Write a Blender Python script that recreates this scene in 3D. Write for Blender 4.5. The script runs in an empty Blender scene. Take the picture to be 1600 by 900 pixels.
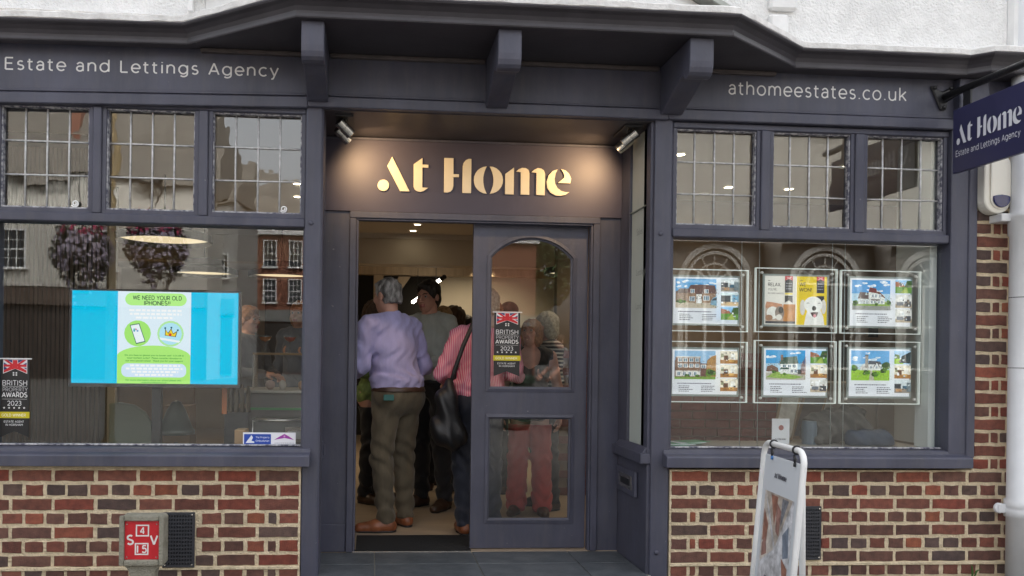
import bpy, bmesh, math, random
import numpy as np
from mathutils import Vector, Matrix
random.seed(7)
SC = bpy.context.scene
COL = SC.collection
R = math.radians

# ---------------------------------------------------------------- camera
cam_data = bpy.data.cameras.new('camera')
cam = bpy.data.objects.new('camera', cam_data)
COL.objects.link(cam)
yaw, roll = R(4.5), R(0.75)
fw = Vector((math.sin(yaw), math.cos(yaw), 0))
rt = Vector((math.cos(yaw), -math.sin(yaw), 0))
up = Vector((0, 0, 1))
r2 = rt * math.cos(roll) + up * math.sin(roll)
u2 = up * math.cos(roll) - rt * math.sin(roll)
M = Matrix((r2, u2, -fw)).transposed().to_4x4()
M.translation = Vector((0, -4.5, 1.204))
cam.matrix_world = M
cam_data.sensor_width = 36
cam_data.lens = 1284 / 1600 * 36
cam_data.shift_x = (800 - 681) / 1600
cam_data.shift_y = (557 - 450) / 1600
cam_data.clip_start = 0.05
cam_data.clip_end = 500
SC.camera = cam

# ---------------------------------------------------------------- sky, sun, exposure
world = bpy.data.worlds.new('World')
SC.world = world
world.use_nodes = True
wn = world.node_tree.nodes
wl = world.node_tree.links
for n in list(wn):
    wn.remove(n)
sky = wn.new('ShaderNodeTexSky')
sky.sky_type = 'NISHITA'
sky.sun_disc = False
SUN_EL, SUN_AZ = R(50), R(25)
sky.sun_elevation = SUN_EL
sky.sun_rotation = SUN_AZ
sky.dust_density = 7
hs = wn.new('ShaderNodeHueSaturation')
hs.inputs['Saturation'].default_value = 0.22
bg = wn.new('ShaderNodeBackground')
bg.inputs['Strength'].default_value = 0.15
wo = wn.new('ShaderNodeOutputWorld')
wl.new(sky.outputs[0], hs.inputs['Color'])
wl.new(hs.outputs[0], bg.inputs['Color'])
wl.new(bg.outputs[0], wo.inputs['Surface'])
sd = bpy.data.lights.new('sun', 'SUN')
sd.energy = 0.6
sd.angle = R(25)
sd.color = (1, 0.96, 0.9)
sun = bpy.data.objects.new('sun', sd)
COL.objects.link(sun)
dirv = Vector((math.sin(SUN_AZ) * math.cos(SUN_EL), math.cos(SUN_AZ) * math.cos(SUN_EL), math.sin(SUN_EL)))
sun.rotation_euler = (-dirv).to_track_quat('-Z', 'Y').to_euler()
sun.location = (0, -6, 12)
SC.view_settings.view_transform = 'Standard'
SC.view_settings.look = 'None'
SC.view_settings.gamma = 1
SC.view_settings.use_curve_mapping = False
SC.view_settings.exposure = 2.12
SC.render.engine = 'CYCLES'
cy = SC.cycles
cy.use_denoising = True
cy.max_bounces = 10
cy.diffuse_bounces = 4
cy.glossy_bounces = 4
cy.transmission_bounces = 6
cy.transparent_max_bounces = 24
cy.caustics_reflective = False
cy.caustics_refractive = False
cy.sample_clamp_indirect = 6

# ---------------------------------------------------------------- materials
def lin(h):
    h = h.lstrip('#')
    out = []
    for i in (0, 2, 4):
        v = int(h[i:i + 2], 16) / 255
        out.append(v / 12.92 if v <= 0.04045 else ((v + 0.055) / 1.055) ** 2.4)
    return tuple(out)

MATS = {}

def mat(name, col, rough=0.6, metal=0.0, var=0.0, vscale=8.0, bump=0.0, bscale=60.0, spec=0.5, stretch=None,
        coat=0.0, alt=None, altw=0.5, emit=None, estr=0.0, bdist=0.01, sheen=0.0, objcol=False, chips=None):
    if name in MATS:
        return MATS[name]
    m = bpy.data.materials.new(name)
    m.use_nodes = True
    nt = m.node_tree
    nd, lk = nt.nodes, nt.links
    b = nd['Principled BSDF']
    b.inputs['Base Color'].default_value = (*col, 1)
    b.inputs['Roughness'].default_value = rough
    b.inputs['Metallic'].default_value = metal
    b.inputs['Specular IOR Level'].default_value = spec
    b.inputs['Coat Weight'].default_value = coat
    b.inputs['Sheen Weight'].default_value = sheen
    if emit:
        b.inputs['Emission Color'].default_value = (*emit, 1)
        b.inputs['Emission Strength'].default_value = estr
    tc = nd.new('ShaderNodeTexCoord')
    src = tc.outputs['Object']
    if stretch:
        mp = nd.new('ShaderNodeMapping')
        mp.inputs['Scale'].default_value = stretch
        lk.new(src, mp.inputs[0])
        src = mp.outputs[0]
    base = None
    if objcol:
        oi = nd.new('ShaderNodeObjectInfo')
        base = oi.outputs['Color']
    if var or alt:
        n = nd.new('ShaderNodeTexNoise')
        n.inputs['Scale'].default_value = vscale
        n.inputs['Detail'].default_value = 6
        n.inputs['Roughness'].default_value = 0.6
        lk.new(src, n.inputs['Vector'])
        if objcol:
            # each piece samples its own part of the noise
            va = nd.new('ShaderNodeVectorMath')
            va.operation = 'ADD'
            sc_ = nd.new('ShaderNodeVectorMath')
            sc_.operation = 'SCALE'
            sc_.inputs['Scale'].default_value = 7.3
            lk.new(oi.outputs['Location'], sc_.inputs[0])
            lk.new(src, va.inputs[0])
            lk.new(sc_.outputs[0], va.inputs[1])
            lk.new(va.outputs[0], n.inputs['Vector'])
        mx = nd.new('ShaderNodeMix')
        mx.data_type = 'RGBA'
        cr = nd.new('ShaderNodeValToRGB')
        cr.color_ramp.elements[0].position = 0.5 - 0.16 / max(altw, 0.1) * 0.5
        cr.color_ramp.elements[1].position = 0.5 + 0.16 / max(altw, 0.1) * 0.5
        lk.new(n.outputs['Fac'], cr.inputs[0])
        lk.new(cr.outputs[0], mx.inputs[0])
        if objcol:
            mul = nd.new('ShaderNodeMix')
            mul.data_type = 'RGBA'
            mul.blend_type = 'MULTIPLY'
            mul.inputs[0].default_value = 1
            lk.new(base, mul.inputs[6])
            mul.inputs[7].default_value = (1 - var, 1 - var, 1 - var * 0.9, 1)
            lk.new(mul.outputs[2], mx.inputs[6])
            mul2 = nd.new('ShaderNodeMix')
            mul2.data_type = 'RGBA'
            mul2.blend_type = 'MULTIPLY'
            mul2.inputs[0].default_value = 1
            lk.new(base, mul2.inputs[6])
            mul2.inputs[7].default_value = (1 + var, 1 + var * 0.9, 1 + var * 0.8, 1)
            lk.new(mul2.outputs[2], mx.inputs[7])
        else:
            a2 = alt if alt else tuple(min(1, c * (1 + var)) for c in col)
            a1 = col if alt else tuple(c * (1 - var) for c in col)
            mx.inputs[6].default_value = (*a1, 1)
            mx.inputs[7].default_value = (*a2, 1)
        fin = mx.outputs[2]
        if chips:
            n3 = nd.new('ShaderNodeTexNoise')
            n3.inputs['Scale'].default_value = 42
            n3.inputs['Detail'].default_value = 3
            lk.new(tc.outputs['Object'], n3.inputs['Vector'])
            c3 = nd.new('ShaderNodeValToRGB')
            c3.color_ramp.elements[0].position = 0.735
            c3.color_ramp.elements[1].position = 0.785
            lk.new(n3.outputs['Fac'], c3.inputs[0])
            m3 = nd.new('ShaderNodeMix')
            m3.data_type = 'RGBA'
            lk.new(c3.outputs[0], m3.inputs[0])
            lk.new(fin, m3.inputs[6])
            m3.inputs[7].default_value = (*chips, 1)
            n4 = nd.new('ShaderNodeTexNoise')
            n4.inputs['Scale'].default_value = 1.0
            n4.inputs['Detail'].default_value = 8
            n4.inputs['Roughness'].default_value = 0.7
            mp4 = nd.new('ShaderNodeMapping')
            mp4.inputs['Scale'].default_value = (14, 14, 1.6)
            lk.new(tc.outputs['Object'], mp4.inputs[0])
            lk.new(mp4.outputs[0], n4.inputs['Vector'])
            c4 = nd.new('ShaderNodeValToRGB')
            c4.color_ramp.elements[0].position = 0.46
            c4.color_ramp.elements[1].position = 0.78
            c4.color_ramp.elements[1].color = (0.55, 0.55, 0.55, 1)
            lk.new(n4.outputs['Fac'], c4.inputs[0])
            m4 = nd.new('ShaderNodeMix')
            m4.data_type = 'RGBA'
            lk.new(c4.outputs[0], m4.inputs[0])
            lk.new(m3.outputs[2], m4.inputs[6])
            m4.inputs[7].default_value = (0.115, 0.112, 0.125, 1)
            fin = m4.outputs[2]
            r4 = nd.new('ShaderNodeMapRange')
            r4.inputs[3].default_value = rough - 0.10
            r4.inputs[4].default_value = rough + 0.25
            lk.new(n4.outputs['Fac'], r4.inputs[0])
            lk.new(r4.outputs[0], b.inputs['Roughness'])
        lk.new(fin, b.inputs['Base Color'])
    elif objcol:
        lk.new(base, b.inputs['Base Color'])
    if bump:
        n2 = nd.new('ShaderNodeTexNoise')
        n2.inputs['Scale'].default_value = bscale
        n2.inputs['Detail'].default_value = 4
        lk.new(src, n2.inputs['Vector'])
        bp = nd.new('ShaderNodeBump')
        bp.inputs['Strength'].default_value = bump
        bp.inputs['Distance'].default_value = bdist
        lk.new(n2.outputs['Fac'], bp.inputs['Height'])
        lk.new(bp.outputs[0], b.inputs['Normal'])
    MATS[name] = m
    return m

def emis(name, col, strength):
    if name in MATS:
        return MATS[name]
    m = bpy.data.materials.new(name)
    m.use_nodes = True
    nd, lk = m.node_tree.nodes, m.node_tree.links
    for n in list(nd):
        nd.remove(n)
    e = nd.new('ShaderNodeEmission')
    e.inputs[0].default_value = (*col, 1)
    e.inputs[1].default_value = strength
    o = nd.new('ShaderNodeOutputMaterial')
    lk.new(e.outputs[0], o.inputs[0])
    MATS[name] = m
    return m

def glass_mat(name, tint=(1, 1, 1), f0=0.04, wav=0.0, wscale=6.0, rough=0.0, f90=1.0):
    m = bpy.data.materials.new(name)
    m.use_nodes = True
    nd, lk = m.node_tree.nodes, m.node_tree.links
    for n in list(nd):
        nd.remove(n)
    tr = nd.new('ShaderNodeBsdfTransparent')
    tr.inputs[0].default_value = (*tint, 1)
    gl = nd.new('ShaderNodeBsdfGlossy')
    gl.inputs['Roughness'].default_value = rough
    geo = nd.new('ShaderNodeNewGeometry')
    dt = nd.new('ShaderNodeVectorMath')
    dt.operation = 'DOT_PRODUCT'
    lk.new(geo.outputs['Incoming'], dt.inputs[0])
    lk.new(geo.outputs['Normal'], dt.inputs[1])
    ab = nd.new('ShaderNodeMath')
    ab.operation = 'ABSOLUTE'
    lk.new(dt.outputs['Value'], ab.inputs[0])
    om = nd.new('ShaderNodeMath')
    om.operation = 'SUBTRACT'
    om.inputs[0].default_value = 1
    lk.new(ab.outputs[0], om.inputs[1])
    pw = nd.new('ShaderNodeMath')
    pw.operation = 'POWER'
    pw.inputs[1].default_value = 5
    lk.new(om.outputs[0], pw.inputs[0])
    ma = nd.new('ShaderNodeMath')
    ma.operation = 'MULTIPLY_ADD'
    ma.inputs[1].default_value = f90 - f0
    ma.inputs[2].default_value = f0
    lk.new(pw.outputs[0], ma.inputs[0])
    mix = nd.new('ShaderNodeMixShader')
    lk.new(ma.outputs[0], mix.inputs[0])
    lk.new(tr.outputs[0], mix.inputs[1])
    lk.new(gl.outputs[0], mix.inputs[2])
    out = nd.new('ShaderNodeOutputMaterial')
    lk.new(mix.outputs[0], out.inputs[0])
    if wav:
        tc = nd.new('ShaderNodeTexCoord')
        n = nd.new('ShaderNodeTexNoise')
        n.inputs['Scale'].default_value = wscale
        n.inputs['Detail'].default_value = 1.5
        lk.new(tc.outputs['Object'], n.inputs['Vector'])
        bp = nd.new('ShaderNodeBump')
        bp.inputs['Strength'].default_value = 1
        bp.inputs['Distance'].default_value = wav
        lk.new(n.outputs['Fac'], bp.inputs['Height'])
        lk.new(bp.outputs[0], gl.inputs['Normal'])
    MATS[name] = m
    return m

PAINT = mat('slate_paint', (0.064, 0.066, 0.096), 0.40, var=0.2, vscale=4, bump=0.25, bscale=45, bdist=0.004, stretch=(1, 1, 0.55), chips=(0.20, 0.20, 0.22))
PAINT_FLAT = mat('slate_sign_paint', (0.055, 0.05, 0.078), 0.55, var=0.06, vscale=3, bump=0.05, bscale=80, bdist=0.002)
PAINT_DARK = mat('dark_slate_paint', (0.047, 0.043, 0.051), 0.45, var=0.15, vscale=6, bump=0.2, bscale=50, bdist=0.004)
NAVY = mat('navy_sign', (0.030, 0.030, 0.085), 0.35, var=0.05, vscale=4)
WHITE_TXT = mat('white_vinyl', (0.72, 0.71, 0.69), 0.5)
CREAM_TXT = mat('cream_letter', (0.80, 0.70, 0.50), 0.45, var=0.03, vscale=10)
RENDER_W = mat('white_roughcast', (0.88, 0.88, 0.87), 0.85, var=0.07, vscale=9, bump=0.8, bscale=80, bdist=0.014)
WHITE_P = mat('white_paint', (0.84, 0.84, 0.83), 0.5, var=0.05, vscale=7, bump=0.12, bscale=40)
WHITE_LEDGE = mat('weathered_white_ledge', (0.86, 0.85, 0.83), 0.7, alt=(0.58, 0.57, 0.55), vscale=16, altw=0.35, bump=0.5, bscale=60)
BRICK = mat('brick_clay', (0.2, 0.08, 0.06), 0.85, var=0.32, vscale=24, bump=1.0, bscale=190, bdist=0.006, objcol=True, altw=0.42)
MORTAR = mat('sandy_mortar', (0.86, 0.72, 0.50), 0.92, alt=(0.62, 0.51, 0.34), vscale=18, altw=0.5, bump=1.0, bscale=95, bdist=0.014)
LEAD = mat('lead_came', (0.58, 0.58, 0.58), 0.5, metal=0.1, var=0.25, vscale=30, bump=0.3, bscale=90)
PUTTY = mat('old_putty_bead', (0.58, 0.58, 0.60), 0.7, alt=(0.10, 0.10, 0.14), vscale=38, altw=0.7, bump=0.5, bscale=90)
PLATE = glass_mat('plate_glass', (0.97, 0.985, 0.98), 0.048, wav=0.0006, wscale=1.3)
OLDGLASS = glass_mat('old_leaded_glass', (0.96, 0.97, 0.95), 0.10, wav=0.0010, wscale=6)
ACRYLIC = glass_mat('clear_acrylic', (0.975, 0.985, 0.98), 0.035)
FROST = mat('frosted_film', (0.50, 0.55, 0.51), 0.35, var=0.04, vscale=3)
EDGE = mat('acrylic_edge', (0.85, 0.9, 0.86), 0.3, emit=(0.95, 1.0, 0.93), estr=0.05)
STEEL = mat('brushed_steel', (0.62, 0.6, 0.55), 0.25, metal=1, var=0.08, vscale=40)
BLACK = mat('black_plastic', (0.016, 0.016, 0.018), 0.5)
IRON = mat('black_iron', (0.012, 0.012, 0.014), 0.4, bump=0.15, bscale=60)
VENTM = mat('vent_plastic', (0.035, 0.036, 0.042), 0.55, var=0.1, vscale=20)
HOLE = mat('vent_void', (0.004, 0.004, 0.004), 0.9)
CONC = mat('weathered_concrete', (0.34, 0.32, 0.26), 0.9, alt=(0.22, 0.21, 0.16), vscale=22, altw=0.45, bump=0.9, bscale=120)
REDPL = mat('red_enamel', (0.56, 0.02, 0.028), 0.35, var=0.08, vscale=12)
SLATE = mat('slate_tile', (0.075, 0.085, 0.095), 0.38, alt=(0.115, 0.126, 0.135), vscale=9, altw=0.6, bump=0.25, bscale=30, objcol=False)
GROUT = mat('tile_grout', (0.36, 0.34, 0.29), 0.9, var=0.1, vscale=30)
CREAMPL = mat('cream_plastic', (0.86, 0.83, 0.74), 0.4)
BLUELENS = mat('blue_lens', (0.01, 0.014, 0.10), 0.12, coat=0.5)
PIPEW = mat('white_pipe', (0.74, 0.75, 0.76), 0.35, var=0.04, vscale=6, bump=0.05, bscale=20)
PAPER = mat('white_paper', (0.82, 0.82, 0.86), 0.6)

# ---------------------------------------------------------------- mesh helpers
class MB:
    def __init__(s):
        s.v, s.f, s.m = [], [], []
    def add(s, vs, fs, mi=0):
        o = len(s.v)
        s.v += [tuple(v) for v in vs]
        s.f += [tuple(i + o for i in f) for f in fs]
        s.m += [mi] * len(fs)
        return s
    def box(s, x0, x1, y0, y1, z0, z1, mi=0):
        return s.add([(x0, y0, z0), (x1, y0, z0), (x1, y1, z0), (x0, y1, z0), (x0, y0, z1), (x1, y0, z1), (x1, y1, z1), (x0, y1, z1)],
                     [(0, 3, 2, 1), (4, 5, 6, 7), (0, 1, 5, 4), (1, 2, 6, 5), (2, 3, 7, 6), (3, 0, 4, 7)], mi)
    def beam(s, x0, x1, a, b, y0, y1, mi=0):          # a=(z0,z1) at x0, b at x1
        return s.add([(x0, y0, a[0]), (x1, y0, b[0]), (x1, y1, b[0]), (x0, y1, a[0]), (x0, y0, a[1]), (x1, y0, b[1]), (x1, y1, b[1]), (x0, y1, a[1])],
                     [(0, 3, 2, 1), (4, 5, 6, 7), (0, 1, 5, 4), (1, 2, 6, 5), (2, 3, 7, 6), (3, 0, 4, 7)], mi)
    def prism(s, pts, axis, a, b, mi=0, back_mi=None):  # pts 2-D polygon; axis 'y': (x,z); 'x': (y,z); 'z': (x,y)
        n = len(pts)
        def P(p, t):
            return {'y': (p[0], t, p[1]), 'x': (t, p[0], p[1]), 'z': (p[0], p[1], t)}[axis]
        vs = [P(p, a) for p in pts] + [P(p, b) for p in pts]
        fs = [tuple(range(n - 1, -1, -1)), tuple(range(n, 2 * n))] + [(i, (i + 1) % n, n + (i + 1) % n, n + i) for i in range(n)]
        return s.add(vs, fs, mi)
    def poly(s, pts3, mi=0):
        return s.add(pts3, [tuple(range(len(pts3)))], mi)
    def tube(s, path, r, n=8, mi=0, closed=False, cap=True):
        path = [Vector(p) for p in path]
        rr = r if isinstance(r, (list, tuple)) else [r] * len(path)
        rings = []
        pn = None
        for i, p in enumerate(path):
            if closed:
                t = path[(i + 1) % len(path)] - path[i - 1]
            else:
                t = path[min(i + 1, len(path) - 1)] - path[max(i - 1, 0)]
            t = t.normalized()
            if pn is None:
                h = Vector((0, 0, 1)) if abs(t.z) < 0.9 else Vector((1, 0, 0))
                a = t.cross(h).normalized()
            else:
                a = (pn - t * pn.dot(t)).normalized()
            pn = a
            b = t.cross(a)
            rings.append([p + (a * math.cos(2 * math.pi * k / n) + b * math.sin(2 * math.pi * k / n)) * rr[i] for k in range(n)])
        vs = [v for rg in rings for v in rg]
        fs = []
        L = len(path)
        for i in range(L if closed else L - 1):
            j = (i + 1) % L
            for k in range(n):
                fs.append((i * n + k, i * n + (k + 1) % n, j * n + (k + 1) % n, j * n + k))
        if cap and not closed:
            fs.append(tuple(range(n - 1, -1, -1)))
            fs.append(tuple((L - 1) * n + k for k in range(n)))
        return s.add(vs, fs, mi)
    def lathe(s, prof, c=(0, 0, 0), n=20, mi=0, axis=None, cap=True):   # prof: (r, h) along axis
        ax = Vector(axis or (0, 0, 1)).normalized()
        a = ax.orthogonal().normalized()
        b = ax.cross(a)
        c = Vector(c)
        vs = []
        for r, h in prof:
            for k in range(n):
                t = 2 * math.pi * k / n
                vs.append(c + ax * h + (a * math.cos(t) + b * math.sin(t)) * r)
        fs = []
        for i in range(len(prof) - 1):
            for k in range(n):
                fs.append((i * n + k, i * n + (k + 1) % n, (i + 1) * n + (k + 1) % n, (i + 1) * n + k))
        if cap:
            fs.append(tuple(range(n - 1, -1, -1)))
            fs.append(tuple((len(prof) - 1) * n + k for k in range(n)))
        return s.add(vs, fs, mi)
    def sphere(s, c, r, n=12, mi=0):
        rx, ry, rz = r if isinstance(r, (tuple, list)) else (r, r, r)
        vs, fs = [], []
        m = max(4, n // 2)
        for i in range(m + 1):
            ph = math.pi * i / m
            for k in range(n):
                t = 2 * math.pi * k / n
                vs.append((c[0] + rx * math.sin(ph) * math.cos(t), c[1] + ry * math.sin(ph) * math.sin(t), c[2] + rz * math.cos(ph)))
        for i in range(m):
            for k in range(n):
                fs.append((i * n + k, (i + 1) * n + k, (i + 1) * n + (k + 1) % n, i * n + (k + 1) % n))
        return s.add(vs, fs, mi)
    def build(s, name, mats, parent=None, bevel=0.0, smooth=False, recalc=True, seg=1):
        off = Vector((0, 0, 0))
        p = parent
        while p is not None:
            off += Vector(p.location)
            p = p.parent
        me = bpy.data.meshes.new(name)
        me.from_pydata([tuple(Vector(v) - off) for v in s.v], [], s.f)
        if not isinstance(mats, (list, tuple)):
            mats = [mats]
        for m in mats:
            me.materials.append(m)
        for i, p_ in enumerate(me.polygons):
            p_.material_index = s.m[i]
        if bevel or recalc:
            bm = bmesh.new()
            bm.from_mesh(me)
            if recalc:
                bmesh.ops.recalc_face_normals(bm, faces=bm.faces)
            if bevel:
                es = [e for e in bm.edges if len(e.link_faces) == 2 and e.calc_face_angle(0) > 0.5]
                bmesh.ops.bevel(bm, geom=es, offset=bevel, segments=seg, profile=0.6, affect='EDGES', clamp_overlap=True)
            bm.to_mesh(me)
            bm.free()
        if smooth:
            for p_ in me.polygons:
                p_.use_smooth = True
        me.update()
        o = bpy.data.objects.new(name, me)
        COL.objects.link(o)
        if parent is not None:
            o.parent = parent
        return o

def thing(name, label, cat, loc=(0, 0, 0), group=None, rz=0.0):
    o = bpy.data.objects.new(name, None)
    COL.objects.link(o)
    o.location = loc
    o.rotation_euler = (0, 0, rz)
    o.empty_display_size = 0.1
    o['label'] = label
    o['category'] = cat
    if group:
        o['group'] = group
    return o

def tag(o, label, cat, group=None, kind=None):
    o['label'] = label
    o['category'] = cat
    if group:
        o['group'] = group
    if kind:
        o['kind'] = kind
    return o

def structure(o, label=None, cat=None):
    o['kind'] = 'structure'
    if label:
        o['label'] = label
    if cat:
        o['category'] = cat
    return o

def copy_thing(root, loc, label, group=None, rz=None):
    c = root.copy()
    COL.objects.link(c)
    c.location = loc
    if rz is not None:
        c.rotation_euler = (0, 0, rz)
    c['label'] = label
    if group:
        c['group'] = group
    for ch in list(root.children):
        d = ch.copy()
        COL.objects.link(d)
        d.parent = c
        for g in list(ch.children):
            e = g.copy()
            COL.objects.link(e)
            e.parent = d
    return c

def text_polys(s, spacing=1.0, bold=0.0):
    c = bpy.data.curves.new('txt', 'FONT')
    c.body = s
    c.space_character = spacing
    c.offset = bold
    c.resolution_u = 4
    o = bpy.data.objects.new('txt', c)
    COL.objects.link(o)
    dg = bpy.context.evaluated_depsgraph_get()
    me = o.evaluated_get(dg).to_mesh()
    vs = [(v.co.x, v.co.y) for v in me.vertices]
    fs = [tuple(p.vertices) for p in me.polygons]
    o.evaluated_get(dg).to_mesh_clear()
    bpy.data.objects.remove(o)
    bpy.data.curves.remove(c)
    return vs, fs

CAPH = 0.73
def text(mb, s, x0, x1, zbase, cap, fn=None, y=0.0, spacing=1.0, bold=0.0, mi=0, centre=False):
    """Lay flat lettering into mb: fits width x0..x1 (or keeps its own aspect when x1 is None); fn maps (u, v) to a point."""
    vs, fs = text_polys(s, spacing, bold)
    if not vs:
        return
    a = min(v[0] for v in vs)
    b = max(v[0] for v in vs)
    k = cap / CAPH
    if x1 is None:
        kx = k
        if centre:
            x0 = x0 - (b - a) * k / 2
    else:
        kx = (x1 - x0) / (b - a)
    fn = fn or (lambda u, v: (u, y, v))
    mb.add([fn(x0 + (v[0] - a) * kx, zbase + v[1] * k) for v in vs], fs, mi)

def sweep(mb, plan, prof, mi=0, cap=True):
    """Sweep a profile (out, z) along a plan polyline (x, y); 'out' points to -y side of the run."""
    P = [Vector((p[0], p[1])) for p in plan]
    nrm = []
    for i in range(len(P) - 1):
        d = (P[i + 1] - P[i]).normalized()
        nrm.append(Vector((d.y, -d.x)))
    rings = []
    for i, p in enumerate(P):
        if i == 0:
            n = nrm[0]
        elif i == len(P) - 1:
            n = nrm[-1]
        else:
            n = (nrm[i - 1] + nrm[i])
            n = n / n.dot(nrm[i])
        rings.append([(p.x + n.x * o, p.y + n.y * o, z) for o, z in prof])
    m = len(prof)
    vs = [v for r in rings for v in r]
    fs = []
    for i in range(len(P) - 1):
        for k in range(m):
            fs.append((i * m + k, i * m + (k + 1) % m, (i + 1) * m + (k + 1) % m, (i + 1) * m + k))
    if cap:
        fs.append(tuple(range(m - 1, -1, -1)))
        fs.append(tuple((len(P) - 1) * m + k for k in range(m)))
    mb.add(vs, fs, mi)

def aim_spot(name, loc, target, energy, col, size, blend=0.6, rad=0.03, parent=None):
    l = bpy.data.lights.new(name, 'SPOT')
    l.energy = energy
    l.color = col
    l.spot_size = size
    l.spot_blend = blend
    l.shadow_soft_size = rad
    o = bpy.data.objects.new(name, l)
    COL.objects.link(o)
    o.rotation_euler = (Vector(target) - Vector(loc)).to_track_quat('-Z', 'Y').to_euler()
    o.location = Vector(loc)
    if parent is not None:
        o.location = Vector(loc) - Vector(parent.location)
        o.parent = parent
    return o
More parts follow.
